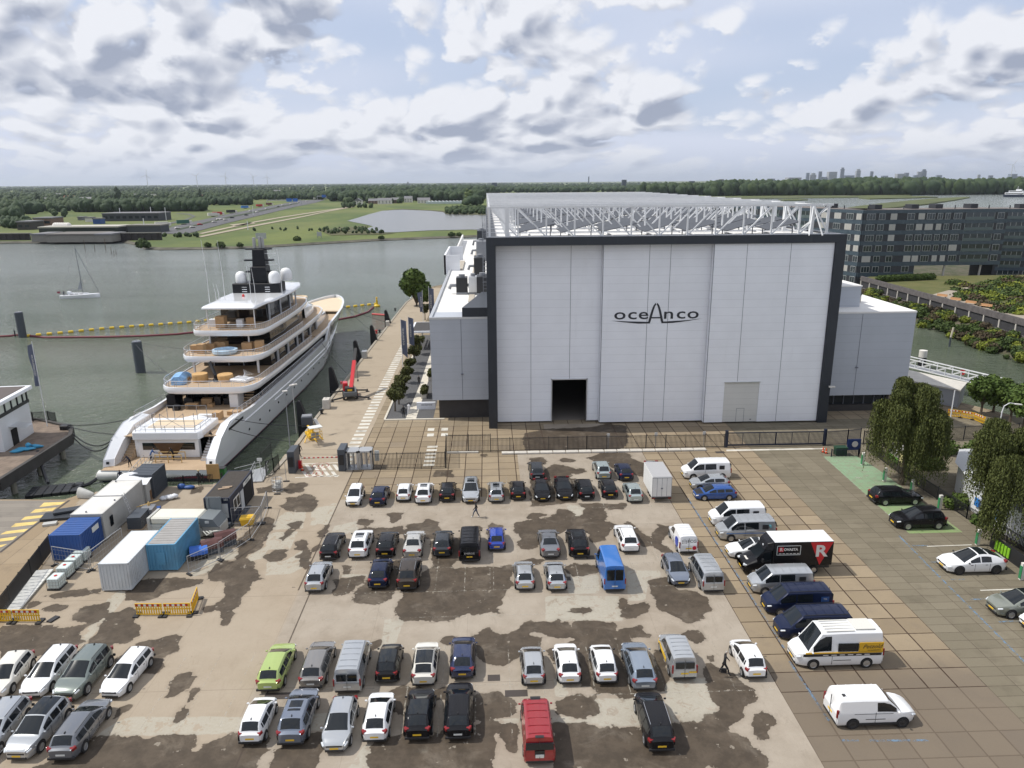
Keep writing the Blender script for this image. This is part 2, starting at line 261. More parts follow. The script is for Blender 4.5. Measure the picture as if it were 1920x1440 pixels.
# ---------------------------------------------------------------- ground, water, far land
WL=-2.5
def crop(ox,oy,sc_,pts):return[tuple(G(ox+x/sc_,oy+y/sc_)[:2])for x,y in pts]
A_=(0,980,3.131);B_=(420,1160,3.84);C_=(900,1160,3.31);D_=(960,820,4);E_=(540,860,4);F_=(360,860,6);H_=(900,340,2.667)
WET_SHADE=[(A_,[(0,615),(240,600),(420,625),(500,600),(470,700),(400,760),(0,800)]),(A_,[(520,720),(600,600),(640,530),(700,520),(760,490),(800,520),(790,580),(830,650),(760,690),(640,720)]),
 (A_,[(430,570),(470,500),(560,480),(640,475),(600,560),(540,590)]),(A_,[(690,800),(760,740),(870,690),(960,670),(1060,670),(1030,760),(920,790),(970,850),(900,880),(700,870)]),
 (A_,[(740,450),(780,340),(960,330),(1190,335),(1180,360),(1050,385),(880,450)]),(A_,[(1225,310),(1270,240),(1330,225),(1480,230),(1530,330),(1480,350),(1400,480),(1340,560),(1290,560),(1300,520),(1250,500),(1320,440),(1325,350),(1240,330)]),  # first outline also takes in container shade, painted as dark ground
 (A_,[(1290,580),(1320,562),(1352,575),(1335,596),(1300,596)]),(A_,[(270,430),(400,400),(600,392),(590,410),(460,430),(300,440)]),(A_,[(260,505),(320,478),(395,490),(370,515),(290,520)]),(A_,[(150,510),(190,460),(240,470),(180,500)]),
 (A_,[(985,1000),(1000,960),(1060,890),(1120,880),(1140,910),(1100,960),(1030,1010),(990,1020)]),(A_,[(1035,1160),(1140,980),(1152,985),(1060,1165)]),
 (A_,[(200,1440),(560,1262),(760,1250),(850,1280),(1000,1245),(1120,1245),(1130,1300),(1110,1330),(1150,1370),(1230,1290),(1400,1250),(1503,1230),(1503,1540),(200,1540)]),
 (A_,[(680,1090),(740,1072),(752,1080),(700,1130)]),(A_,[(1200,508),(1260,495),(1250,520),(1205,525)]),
 (B_,[(0,850),(60,828),(300,820),(330,840),(290,940),(200,1085),(0,1100)]),(B_,[(340,1100),(350,960),(600,830),(700,830),(700,1000),(640,1100)]),(B_,[(1050,1100),(1050,940),(1100,900),(1300,830),(1500,850),(1590,800),(1800,760),(1940,755),(1940,1100)]),  # includes shadows between the near parked cars, painted into the ground colour
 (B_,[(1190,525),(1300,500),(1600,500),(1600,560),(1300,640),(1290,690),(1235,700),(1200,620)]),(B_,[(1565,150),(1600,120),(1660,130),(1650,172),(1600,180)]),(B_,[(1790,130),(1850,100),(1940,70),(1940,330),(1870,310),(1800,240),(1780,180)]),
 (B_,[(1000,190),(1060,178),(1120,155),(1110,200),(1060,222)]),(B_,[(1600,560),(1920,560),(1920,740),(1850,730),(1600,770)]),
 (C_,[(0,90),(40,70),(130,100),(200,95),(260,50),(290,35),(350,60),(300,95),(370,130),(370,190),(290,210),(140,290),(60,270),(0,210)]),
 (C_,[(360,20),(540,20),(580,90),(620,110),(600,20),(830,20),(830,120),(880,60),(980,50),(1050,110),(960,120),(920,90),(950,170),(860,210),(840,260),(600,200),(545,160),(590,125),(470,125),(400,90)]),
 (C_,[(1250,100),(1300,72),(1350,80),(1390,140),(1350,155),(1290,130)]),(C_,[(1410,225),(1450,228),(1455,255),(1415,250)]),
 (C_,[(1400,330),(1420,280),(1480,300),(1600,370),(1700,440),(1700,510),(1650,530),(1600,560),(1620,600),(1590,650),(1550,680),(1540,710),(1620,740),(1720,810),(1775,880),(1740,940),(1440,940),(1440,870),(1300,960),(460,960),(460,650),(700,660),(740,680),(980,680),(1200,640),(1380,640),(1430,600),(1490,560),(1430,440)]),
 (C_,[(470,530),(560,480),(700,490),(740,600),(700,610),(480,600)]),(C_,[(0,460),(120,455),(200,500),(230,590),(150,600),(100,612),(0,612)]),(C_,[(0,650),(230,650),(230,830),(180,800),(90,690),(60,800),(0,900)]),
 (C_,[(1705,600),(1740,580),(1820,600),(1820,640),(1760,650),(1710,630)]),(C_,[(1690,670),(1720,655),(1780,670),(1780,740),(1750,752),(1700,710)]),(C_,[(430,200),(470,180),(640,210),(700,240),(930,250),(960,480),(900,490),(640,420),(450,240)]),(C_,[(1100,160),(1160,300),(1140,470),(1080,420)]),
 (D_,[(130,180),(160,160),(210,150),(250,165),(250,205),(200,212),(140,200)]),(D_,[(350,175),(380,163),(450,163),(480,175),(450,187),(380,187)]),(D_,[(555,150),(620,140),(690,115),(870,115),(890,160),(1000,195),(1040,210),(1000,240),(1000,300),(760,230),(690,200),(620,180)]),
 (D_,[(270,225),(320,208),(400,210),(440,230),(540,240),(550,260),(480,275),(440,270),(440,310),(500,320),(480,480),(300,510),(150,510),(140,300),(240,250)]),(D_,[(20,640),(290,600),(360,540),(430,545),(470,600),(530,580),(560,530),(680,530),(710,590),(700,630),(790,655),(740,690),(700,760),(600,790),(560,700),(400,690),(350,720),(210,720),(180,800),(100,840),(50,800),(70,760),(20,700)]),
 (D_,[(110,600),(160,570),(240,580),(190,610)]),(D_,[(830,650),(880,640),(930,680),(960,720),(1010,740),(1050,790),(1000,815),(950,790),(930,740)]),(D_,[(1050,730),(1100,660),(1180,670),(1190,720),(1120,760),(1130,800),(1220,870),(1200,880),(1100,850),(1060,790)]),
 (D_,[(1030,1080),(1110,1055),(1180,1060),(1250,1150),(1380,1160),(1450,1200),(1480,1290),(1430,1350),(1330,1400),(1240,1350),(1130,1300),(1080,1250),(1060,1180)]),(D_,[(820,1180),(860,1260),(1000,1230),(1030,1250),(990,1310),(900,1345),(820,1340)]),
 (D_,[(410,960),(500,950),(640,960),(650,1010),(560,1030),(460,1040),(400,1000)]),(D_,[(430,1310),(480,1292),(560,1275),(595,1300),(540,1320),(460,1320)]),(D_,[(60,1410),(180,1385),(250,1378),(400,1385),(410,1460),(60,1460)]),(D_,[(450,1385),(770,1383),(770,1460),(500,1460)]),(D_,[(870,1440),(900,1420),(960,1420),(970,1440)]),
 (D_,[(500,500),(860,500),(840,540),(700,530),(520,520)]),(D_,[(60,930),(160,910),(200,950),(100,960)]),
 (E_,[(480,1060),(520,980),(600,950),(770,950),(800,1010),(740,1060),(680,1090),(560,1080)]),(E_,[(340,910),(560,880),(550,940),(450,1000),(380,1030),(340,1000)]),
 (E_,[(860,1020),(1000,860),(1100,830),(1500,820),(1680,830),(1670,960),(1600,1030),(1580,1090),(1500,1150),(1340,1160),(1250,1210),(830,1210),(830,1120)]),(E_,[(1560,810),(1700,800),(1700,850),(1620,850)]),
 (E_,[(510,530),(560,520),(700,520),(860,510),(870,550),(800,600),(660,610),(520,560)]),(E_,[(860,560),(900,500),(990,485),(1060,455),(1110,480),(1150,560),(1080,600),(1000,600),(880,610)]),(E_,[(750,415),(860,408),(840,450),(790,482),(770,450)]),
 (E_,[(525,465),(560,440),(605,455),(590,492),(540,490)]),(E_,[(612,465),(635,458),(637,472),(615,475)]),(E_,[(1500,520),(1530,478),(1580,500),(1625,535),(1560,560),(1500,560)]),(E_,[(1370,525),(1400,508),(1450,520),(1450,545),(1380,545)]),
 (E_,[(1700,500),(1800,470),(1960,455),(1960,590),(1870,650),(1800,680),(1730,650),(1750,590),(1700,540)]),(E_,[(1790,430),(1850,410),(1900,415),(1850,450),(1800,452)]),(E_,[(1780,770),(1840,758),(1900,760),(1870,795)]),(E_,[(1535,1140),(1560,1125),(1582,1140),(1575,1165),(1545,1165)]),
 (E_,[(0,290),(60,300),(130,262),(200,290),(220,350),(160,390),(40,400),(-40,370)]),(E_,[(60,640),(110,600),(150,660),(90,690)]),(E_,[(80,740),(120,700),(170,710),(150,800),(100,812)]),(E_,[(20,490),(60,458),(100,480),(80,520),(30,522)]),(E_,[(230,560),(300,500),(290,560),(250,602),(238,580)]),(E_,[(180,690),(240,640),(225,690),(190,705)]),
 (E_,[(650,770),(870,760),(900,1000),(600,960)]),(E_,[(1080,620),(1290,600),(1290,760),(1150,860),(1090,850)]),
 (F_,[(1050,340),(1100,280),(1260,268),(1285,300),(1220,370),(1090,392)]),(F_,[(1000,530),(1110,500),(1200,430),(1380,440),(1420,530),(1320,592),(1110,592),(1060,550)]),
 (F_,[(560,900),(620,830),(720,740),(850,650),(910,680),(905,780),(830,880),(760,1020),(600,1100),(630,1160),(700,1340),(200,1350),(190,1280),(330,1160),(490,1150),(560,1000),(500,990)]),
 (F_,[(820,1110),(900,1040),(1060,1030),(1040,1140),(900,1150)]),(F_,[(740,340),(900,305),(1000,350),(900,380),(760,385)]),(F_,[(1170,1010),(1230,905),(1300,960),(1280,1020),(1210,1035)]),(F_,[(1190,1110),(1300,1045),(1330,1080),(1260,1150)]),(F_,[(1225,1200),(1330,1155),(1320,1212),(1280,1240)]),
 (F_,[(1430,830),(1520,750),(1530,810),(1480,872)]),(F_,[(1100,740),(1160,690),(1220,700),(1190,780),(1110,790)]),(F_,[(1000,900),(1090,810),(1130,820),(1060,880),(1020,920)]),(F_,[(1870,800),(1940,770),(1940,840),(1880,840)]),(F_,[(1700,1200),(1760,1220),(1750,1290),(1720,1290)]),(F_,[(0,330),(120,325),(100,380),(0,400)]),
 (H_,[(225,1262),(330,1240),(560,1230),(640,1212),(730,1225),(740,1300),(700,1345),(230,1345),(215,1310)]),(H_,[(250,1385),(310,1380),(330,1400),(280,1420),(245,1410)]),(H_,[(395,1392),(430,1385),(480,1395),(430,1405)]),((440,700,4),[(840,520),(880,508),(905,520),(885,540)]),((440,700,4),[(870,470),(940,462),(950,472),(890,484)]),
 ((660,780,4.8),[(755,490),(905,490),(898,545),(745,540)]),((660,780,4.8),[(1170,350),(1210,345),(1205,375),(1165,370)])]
PALE=[(C_,[(705,495),(980,495),(990,600),(1000,665),(740,670),(720,610)]),(C_,[(1150,400),(1300,370),(1400,370),(1430,450),(1490,580),(1400,600),(1380,640),(1200,640),(1150,520)]),(C_,[(0,622),(240,618),(240,655),(0,660)]),(C_,[(450,610),(720,606),(740,650),(450,655)]),(C_,[(460,370),(520,360),(548,470),(530,488),(465,480)]),
 (D_,[(250,1190),(800,1190),(820,1310),(830,1380),(250,1380)]),(D_,[(410,1000),(630,1000),(650,1060),(660,1170),(420,1175)]),(D_,[(860,1000),(1110,1000),(1110,1050),(1030,1060),(1000,1220),(870,1230)]),
 (A_,[(690,1165),(780,1140),(1440,1140),(1430,1240),(560,1256),(640,1200)]),(A_,[(640,440),(700,400),(760,410),(640,560),(480,735),(430,715),(540,590)]),(B_,[(0,710),(130,705),(60,820),(0,830)]),(B_,[(1160,0),(1300,0),(1240,170),(1100,240),(1140,120)]),
 (B_,[(1000,930),(1050,900),(1060,1090),(880,1090)]),(B_,[(1345,940),(1480,900),(1480,968),(1342,968)]),(B_,[(1880,720),(1940,720),(1940,757),(1880,757)]),(B_,[(620,690),(760,680),(740,800),(600,810)]),
 (F_,[(930,700),(1050,600),(1290,600),(1240,790),(860,800)]),(F_,[(850,830),(1190,820),(1100,1030),(830,1020)]),(F_,[(1340,720),(1340,600),(1400,555),(1640,505),(1500,640),(1400,750),(1330,750)]),(F_,[(630,1100),(800,1000),(850,1030),(800,1120),(640,1160)]),(F_,[(850,1150),(1040,1150),(1300,1000),(1330,1180),(1100,1300),(820,1310)]),
 (F_,[(1600,760),(1850,700),(1880,850),(1560,840)]),(F_,[(0,1240),(200,1060),(420,1010),(580,1040),(520,1120),(330,1150),(180,1280),(0,1330)]),(E_,[(160,460),(340,330),(370,340),(300,500),(200,480)]),(E_,[(400,865),(600,870),(600,890),(400,890)]),
 (D_,[(400,500),(560,520),(520,580),(460,620),(430,560)])]
def grid_ground():
 X0,X1,Y0,Y1=-50.,35.2,34.,104.
 xs=np.linspace(X0,X1,285);ys=np.linspace(Y0,Y1,234);gx,gy=np.meshgrid(xs,ys);P=np.stack([gx.ravel(),gy.ravel()],1)
 def field(regs):
  best=np.full(len(P),-3.0)
  for(ox,oy,s_),pts in regs:
   q=np.array(crop(ox,oy,s_,pts));lo=q.min(0)-2;hi=q.max(0)+2
   ix=np.where((P[:,0]>lo[0])&(P[:,0]<hi[0])&(P[:,1]>lo[1])&(P[:,1]<hi[1]))[0]
   if not len(ix):continue
   p=P[ix];ins=np.zeros(len(ix),bool);dm=np.full(len(ix),9.0)
   for i in range(len(q)):
    a=q[i];b=q[(i+1)%len(q)]
    c=(a[1]>p[:,1])!=(b[1]>p[:,1])
    with np.errstate(divide='ignore',invalid='ignore'):xx=(b[0]-a[0])*(p[:,1]-a[1])/(b[1]-a[1])+a[0]
    ins^=c&(p[:,0]<xx)
    ab=b-a;t=np.clip(((p-a)@ab)/(ab@ab+1e-9),0,1);dm=np.minimum(dm,np.hypot(*(p-a-t[:,None]*ab).T))
   best[ix]=np.maximum(best[ix],np.where(ins,dm,-dm))
  return np.clip(best,-2,2)
 wet_shade=field(WET_SHADE);pale=field(PALE)
 nx,ny=len(xs),len(ys);idx=np.arange(nx*ny).reshape(ny,nx)
 F=np.stack([idx[:-1,:-1],idx[:-1,1:],idx[1:,1:],idx[1:,:-1]],-1).reshape(-1,4)
 V=np.concatenate([P,np.zeros((len(P),1))],1)
 cx=V[F].mean(1)
 def inside(poly,p):
  q=np.array(poly);ins=np.zeros(len(p),bool)
  for i in range(len(q)):
   a=q[i];b=q[(i+1)%len(q)];c=(a[1]>p[:,1])!=(b[1]>p[:,1])
   with np.errstate(divide='ignore',invalid='ignore'):xx=(b[0]-a[0])*(p[:,1]-a[1])/(b[1]-a[1])+a[0]
   ins^=c&(p[:,0]<xx)
  return ins
 F=F[inside(YARD,cx[:,:2])]
 me=bpy.data.meshes.new('yard');me.from_pydata(V.tolist(),[],F.tolist())
 for nm,arr in(('wet_shade',wet_shade),('pale',pale)):
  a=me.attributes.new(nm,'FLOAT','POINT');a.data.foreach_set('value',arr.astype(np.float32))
 bm=bmesh.new();bm.from_mesh(me);bmesh.ops.delete(bm,geom=[v for v in bm.verts if not v.link_faces],context='VERTS');bm.to_mesh(me);bm.free()
 o=bpy.data.objects.new('yard_pavement',me);COL.objects.link(o);o['kind']='structure';return o
YARD=[(-27.6,85.8),(-31,84),(-40,83.0),(-48.0,81.7),(-41.4,60.0),(-36.5,34.0),(36,34),(36,104.1),(-27,104.1)]
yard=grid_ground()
def mat_yard():
 n=NT('yard_concrete');X,Y,Z=n.xyz();ma=n.ma
 big=n.noise(.07,3);mid=n.noise(.5,5,.62);fine=n.noise(5,5,.7);wob=ma('MULTIPLY',ma('SUBTRACT',n.noise(2.5,3),.5),.05)
 # --- zones
 right=n.step(X,20.28,20.29,smooth=False)
 topl=ma('MULTIPLY',ma('MULTIPLY',n.step(Y,78.3,78.31,smooth=False),n.step(X,-17.3,-17.29,smooth=False)),n.step(X,3.6,3.61,1,0,False))
 topr=ma('MULTIPLY',n.step(Y,93.4,93.41,smooth=False),n.step(X,17.0,17.01,smooth=False))
 topm=ma('MULTIPLY',ma('MULTIPLY',n.step(Y,92.6,92.61,smooth=False),n.step(X,3.5,3.51,smooth=False)),n.step(X,8.0,8.01,1,0,False))
 tile=ma('MAXIMUM',ma('MAXIMUM',right,topl),ma('MAXIMUM',topr,topm))
 low=n.step(Y,43.6,43.7,1.0,0.0)
 jx=n.joint(X,20.28,2.135,.055,wob);jy=n.joint(Y,45.84,2.15,.045,wob);j=ma('MAXIMUM',jx,jy)
 js=ma('MULTIPLY',ma('MULTIPLY',j,tile),ma('SUBTRACT',1.0,ma('MULTIPLY',low,.6)))
 cv=n.cell(X,Y,20.28,45.84,2.135,2.15)
 conc=n.mix(n.step(mid,.3,.7),(.27,.228,.178),(.345,.297,.24));conc=n.mix(ma('MULTIPLY',n.step(big,.4,.65),.6),conc,(.385,.343,.285))
 smear=n.noise(.9,6,.75,1.5,sx=(1,.35,1));conc=n.mix(n.step(smear,.52,.8,0,.65),conc,(.19,.16,.125));streak=n.noise(1.6,6,.7,.5,sx=(.12,1,1));conc=n.mix(n.step(streak,.56,.78,0,.35),conc,(.42,.385,.33))
 left=n.step(X,-17.4,-17.0,1,0)
 conc=n.mix(ma('MULTIPLY',left,.45),conc,(.36,.29,.205))
 tl=n.mix(cv,(.235,.185,.122),(.325,.26,.175));tl=n.mix(n.step(mid,.45,.75,0,.4),tl,(.18,.145,.11));edge=ma('MULTIPLY',n.step(fine,.5,.75),.2);tl=n.mix(edge,tl,(.33,.275,.195))
 lowd=n.step(ma('ADD',Y,ma('MULTIPLY',mid,6.0)),47.0,52.5,.75,0.0);tl=n.mix(ma('MULTIPLY',lowd,right),tl,(.135,.112,.09))
 dk=n.step(cv,.90,.905,0,.35);tl=n.mix(dk,tl,(.12,.10,.085))
 col=n.mix(tile,conc,tl)
 sx=n.joint(X,-17.28,7.6,.02,wob);sy=n.joint(Y,33.3,12.4,.035,wob);s=ma('MULTIPLY',ma('MAXIMUM',ma('MULTIPLY',sx,.25),ma('MULTIPLY',sy,.35)),ma('SUBTRACT',1.0,tile))
 ln1=n.step(ma('ADD',ma('ABSOLUTE',ma('SUBTRACT',X,-17.30)),wob),.05,.09,1,0);ln1=ma('MULTIPLY',ln1,n.step(Y,58.9,58.95));ln2=n.step(ma('ADD',ma('ABSOLUTE',ma('SUBTRACT',X,-16.15)),wob),.04,.075,1,0);ln2=ma('MULTIPLY',ln2,n.step(Y,58.9,58.95,1,0))
 col=n.mix(s,col,(.12,.09,.07))
 pl=n.step(ma('ADD',n.attr('pale'),ma('MULTIPLY',ma('SUBTRACT',n.noise(.9,6,.7),.5),.45)),-.05,.05);chips=n.step(n.noise(1.1,6,.72,.6),.55,.58,1,.1)
 pc=n.mix(n.step(fine,.3,.7),(.36,.345,.285),(.45,.435,.375));col=n.mix(ma('MULTIPLY',ma('MULTIPLY',pl,chips),.62),col,pc)
 wf=ma('ADD',ma('ADD',n.attr('wet_shade'),.16),ma('MULTIPLY',ma('SUBTRACT',n.noise(.8,4,.5),.5),1.5));wf=ma('ADD',wf,ma('MULTIPLY',ma('SUBTRACT',n.noise(4.5,3,.6),.5),.28))
 wet_shade=n.step(wf,.03,.08);damp_shade=n.step(wf,-.30,.1,0,.25)  # mask of wet ground plus the painted shade by containers and cars
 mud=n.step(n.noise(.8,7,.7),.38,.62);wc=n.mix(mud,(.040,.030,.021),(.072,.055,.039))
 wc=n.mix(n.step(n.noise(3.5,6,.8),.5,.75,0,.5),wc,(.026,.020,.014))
 col=n.mix(damp_shade,col,(.15,.12,.09));dry=n.step(n.noise(.35,6,.7,.5),.50,.70,1.0,.72);col=n.mix(ma('MULTIPLY',wet_shade,ma('MULTIPLY',dry,.95)),col,wc);holes=n.step(n.noise(1.3,5,.6),.655,.675,0,.7);col=n.mix(ma('MULTIPLY',holes,wet_shade),col,(.30,.265,.215))
 spots=n.step(n.noise(1.1,3,.5),.735,.75,0,.7);col=n.mix(spots,col,(.09,.07,.052));tiny=n.step(n.noise(9,2,.5),.74,.77,0,.5);col=n.mix(tiny,col,(.08,.06,.048))
 col=n.mix(ma('MULTIPLY',fine,.22),col,(.11,.088,.066))
 col=n.mix(js,col,(.05,.032,.022));col=n.mix(ma('MULTIPLY',ma('MAXIMUM',ln1,ln2),.85),col,(.06,.045,.035))
 rough=ma('SUBTRACT',.9,ma('MULTIPLY',wet_shade,.22));h=ma('ADD',ma('MULTIPLY',fine,ma('SUBTRACT',1.0,ma('MULTIPLY',wet_shade,.6))),ma('MULTIPLY',js,-1.5))
 return n.fin(col,rough,h,.35,.03,spec=.22)
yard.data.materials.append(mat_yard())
# --- the rest of the yard level: one sheet per paving kind, butted edge to edge
def paved(name,base1,base2,px,py,ox,oy,jw,jc,jstr=.7,dark=(.2,.17,.14)):
 n=NT(name);X,Y,Z=n.xyz();ma=n.ma
 wob=ma('MULTIPLY',ma('SUBTRACT',n.noise(2.5,3),.5),.04);mid=n.noise(.35,6,.65);fine=n.noise(6,4,.7)
 j=ma('MAXIMUM',n.joint(X,ox,px,jw,wob),n.joint(Y,oy,py,jw,wob));cv=n.cell(X,Y,ox,oy,px,py)
 col=n.mix(cv,base1,base2);col=n.mix(n.step(mid,.48,.75,0,.6),col,dark);col=n.mix(ma('MULTIPLY',fine,.25),col,dark)
 sp=n.step(n.noise(5,2,.5),.72,.75,0,.5);col=n.mix(sp,col,(.12,.1,.08))
 col=n.mix(ma('MULTIPLY',j,jstr),col,jc);return n.fin(col,.9,ma('SUBTRACT',fine,j),.3,.03,spec=.15)
mp=paved('block_paving',(.165,.145,.105),(.205,.18,.132),2.135,1.075,35.2,45.84,.024,(.08,.062,.048),.8,(.105,.09,.066))
mb=MB();mb.sheet([(35.2,20),(130,20),(100,70),(92,85),(84,98),(80,104),(35.2,104)]);struct('block_paving',mb,mp)
mt2=paved('rear_tiles',(.24,.195,.135),(.32,.26,.18),2.135,2.15,20.28,45.84,.05,(.05,.035,.025),.8,(.13,.11,.085))
mb=MB();mb.sheet([(-27,104),(80,104),(76,112),(72,118),(67,124),(66,262),(-15,262),(-20.9,253),(-24.8,222),(-25.4,196),(-26.2,150),(-27,109)]);struct('quay_pavement',mb,mt2)
mb=MB();mb.sheet([(-35.5,34.2),(-41.5,62),(-46.9,81.2),(-48.0,81.7),(-49.2,80.0),(-57,80.4),(-90,80.4),(-90,20),(36,20),(36,34.2)],-.006)
apron=paved('apron_concrete',(.28,.215,.14),(.33,.26,.175),6,5,-41,60,.03,(.10,.075,.055),.5,(.17,.135,.10));struct('apron',mb,apron)
prom=paved('promenade_concrete',(.34,.285,.215),(.38,.32,.245),40,15.5,-90,95,.05,(.11,.085,.065),.5,(.24,.20,.15))
mb=MB();mb.sheet([(-26.7,88.3),(-17.35,88.3),(-17.35,108),(-17.2,158),(-15.5,222),(-15.5,252),(-20.9,252.6),(-24.8,222),(-25.4,196),(-26.2,150),(-26.9,109),(-26.7,95)],.004);struct('promenade',mb,prom)
qw=mat('quay_wall',(.17,.15,.125),.9,var=.35,vscale=.8,bump=.4,bscale=3)
mb=MB();Q=[(-90,80.35),(-57,80.4),(-49.2,80),(-48.0,81.7),(-40,83.0),(-31,84),(-27.6,85.8),(-26.95,95),(-27,109),(-26.2,150),(-25.4,196),(-24.8,222),(-20.9,253),(-15,262),(66,262),(66,124),(72,118),(76,112),(80,104),(84,98),(92,85),(100,70),(130,20)]
for i in range(len(Q)-1):
 a,b=Q[i],Q[i+1];mb.add([(*a,-5),(*b,-5),(*b,-.002),(*a,-.002)],[(0,1,2,3)])
struct('quay_wall',mb,qw)
mb=MB();coping=mat('coping_stone',(.30,.27,.22),.85,var=.2,vscale=2)
for i in range(5,13):
 a,b=Vector((*Q[i],0)),Vector((*Q[i+1],0));t=(b-a).normalized();nrm=Vector((t.y,-t.x,0));mb.add([a+Vector((0,0,.13)),b+Vector((0,0,.13)),b+nrm*.45+Vector((0,0,.13)),a+nrm*.45+Vector((0,0,.13)),a-Vector((0,0,.3)),b-Vector((0,0,.3)),b+nrm*.45,a+nrm*.45],[(0,1,2,3),(4,5,1,0),(6,7,3,2)])
struct('quay_coping',mb,coping)
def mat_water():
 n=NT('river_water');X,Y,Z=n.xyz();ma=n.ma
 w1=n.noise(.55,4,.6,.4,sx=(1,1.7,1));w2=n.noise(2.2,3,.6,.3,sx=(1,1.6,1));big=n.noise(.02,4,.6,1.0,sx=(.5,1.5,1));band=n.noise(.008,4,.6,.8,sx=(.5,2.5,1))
 col=n.mix(n.step(big,.38,.62),(.075,.096,.060),(.105,.125,.088));col=n.mix(n.step(Y,150,420),col,(.21,.235,.225))  # paler far out: the brighter sky reflection is put into the colour
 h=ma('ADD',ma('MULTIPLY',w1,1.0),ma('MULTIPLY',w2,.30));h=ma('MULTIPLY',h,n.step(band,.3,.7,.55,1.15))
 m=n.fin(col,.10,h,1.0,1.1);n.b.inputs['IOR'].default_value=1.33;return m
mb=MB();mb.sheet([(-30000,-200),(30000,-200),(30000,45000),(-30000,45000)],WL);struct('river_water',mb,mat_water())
# ---------------------------------------------------------------- far shore, woods, skyline
LZ=-1.2
def leaf_mat(name,c1,c2,c3,rough=.75,scale=.25):
 n=NT(name);a=n.attr('tint');col=n.mix(a,c1,c2);nn=n.noise(scale,5,.7);col=n.mix(n.step(nn,.45,.7),col,c3)
 m=n.fin(col,rough,n.noise(scale*6,3,.7),.6,.3,spec=.25);return m
ML_far=leaf_mat('far_foliage',(.020,.040,.016),(.050,.075,.024),(.030,.050,.020),scale=.06)
ML_mid=leaf_mat('bush_foliage',(.035,.065,.018),(.095,.125,.035),(.055,.080,.028),scale=.8)
def ico(sub):
 bm=bmesh.new();bmesh.ops.create_icosphere(bm,subdivisions=sub,radius=1);V=np.array([v.co[:]for v in bm.verts]);F=np.array([[v.index for v in f.verts]for f in bm.faces]);bm.free();return V,F
ICO1=ico(1);ICO2=ico(2);ICO3=ico(3)
nr=np.random.RandomState(11)
def blobs(name,items,m,base=ICO1,jit=.25,parent=None,flat=True):
 "items: (x,y,z,rx,ry,rz,tint); many lumpy crowns in one mesh"
 V,F=base;Vs=[];Fs=[];T=[]
 for k,(x,y,z,rx,ry,rz,t)in enumerate(items):
  q=V*(1+nr.uniform(-jit,jit,(len(V),1)))*np.array([rx,ry,rz])+np.array([x,y,z]);Vs.append(q);Fs.append(F+k*len(V));T.append(np.full(len(V),t)+nr.uniform(-.15,.15,len(V)))
 Vs=np.concatenate(Vs);Fs=np.concatenate(Fs);me=bpy.data.meshes.new(name)
 me.vertices.add(len(Vs));me.vertices.foreach_set('co',Vs.ravel());me.loops.add(len(Fs)*3);me.polygons.add(len(Fs));me.loops.foreach_set('vertex_index',Fs.ravel())
 me.polygons.foreach_set('loop_start',np.arange(len(Fs))*3);me.polygons.foreach_set('loop_total',np.full(len(Fs),3));me.update(calc_edges=True)
 a=me.attributes.new('tint','FLOAT','POINT');a.data.foreach_set('value',np.concatenate(T).astype(np.float32));me.materials.append(m)
 o=bpy.data.objects.new(name,me);COL.objects.link(o)
 if parent is not None:o.parent=parent
 return o
def leaves(name,centers,radii,n,size,m,parent=None,squash=1.0,droop=0.0,shell=.55,seed=1,dirs=None):
 "a crown of small leaf quads scattered through overlapping clumps"
 r_=np.random.RandomState(seed);C=np.array(centers,float);Rr=np.array(radii,float);w=Rr**2/np.sum(Rr**2)
 k=r_.choice(len(C),n,p=w);d=r_.normal(size=(n,3));d/=np.linalg.norm(d,axis=1)[:,None];rad=Rr[k]*(shell+(1.06-shell)*r_.rand(n)**.6)
 P=C[k]+d*rad[:,None]*np.array([1,1,squash])
 nv=d+r_.normal(size=(n,3))*.55;nv/=np.linalg.norm(nv,axis=1)[:,None]
 up=np.where(np.abs(nv[:,2:3])<.95,np.array([[0,0,1.]]),np.array([[1.,0,0]]));a=np.cross(nv,up);a/=np.linalg.norm(a,axis=1)[:,None];b=np.cross(nv,a)
 if droop:a=a*.45;b=b*(1-droop)+np.array([0,0,-1.6])*droop
 th=r_.rand(n)*6.28 if not droop else np.zeros(n);s=size*r_.uniform(.6,1.35,n)
 ca=(np.cos(th)*s)[:,None];sa=(np.sin(th)*s)[:,None];u=a*ca+b*sa;v=-a*sa+b*ca
 Q=np.stack([P-u-v,P+u-v,P+u+v,P-u+v],1).reshape(-1,3);Fq=np.arange(n*4)
 me=bpy.data.meshes.new(name);me.vertices.add(n*4);me.vertices.foreach_set('co',Q.ravel());me.loops.add(n*4);me.polygons.add(n);me.loops.foreach_set('vertex_index',Fq)
 me.polygons.foreach_set('loop_start',np.arange(n)*4);me.polygons.foreach_set('loop_total',np.full(n,4));me.update(calc_edges=True)
 ct=r_.rand(len(C));a_=me.attributes.new('tint','FLOAT','POINT');a_.data.foreach_set('value',np.repeat(np.clip(ct[k]*.6+r_.rand(n)*.4,0,1),4).astype(np.float32));me.materials.append(m)
 o=bpy.data.objects.new(name,me);COL.objects.link(o)
 if parent is not None:o.parent=parent
 return o
def grass_mat():
 n=NT('far_grass');a=n.noise(.012,6,.65,.6,sx=(1,.5,1));b=n.noise(.12,5,.7);c=n.noise(.004,3)
 col=n.mix(n.step(a,.36,.64),(.050,.085,.014),(.115,.140,.028));col=n.mix(n.step(b,.5,.75,0,.55),col,(.040,.055,.016));col=n.mix(n.step(c,.45,.6,0,.5),col,(.125,.135,.04))
 return n.fin(col,.95,b,.4,.5)
MG=grass_mat()
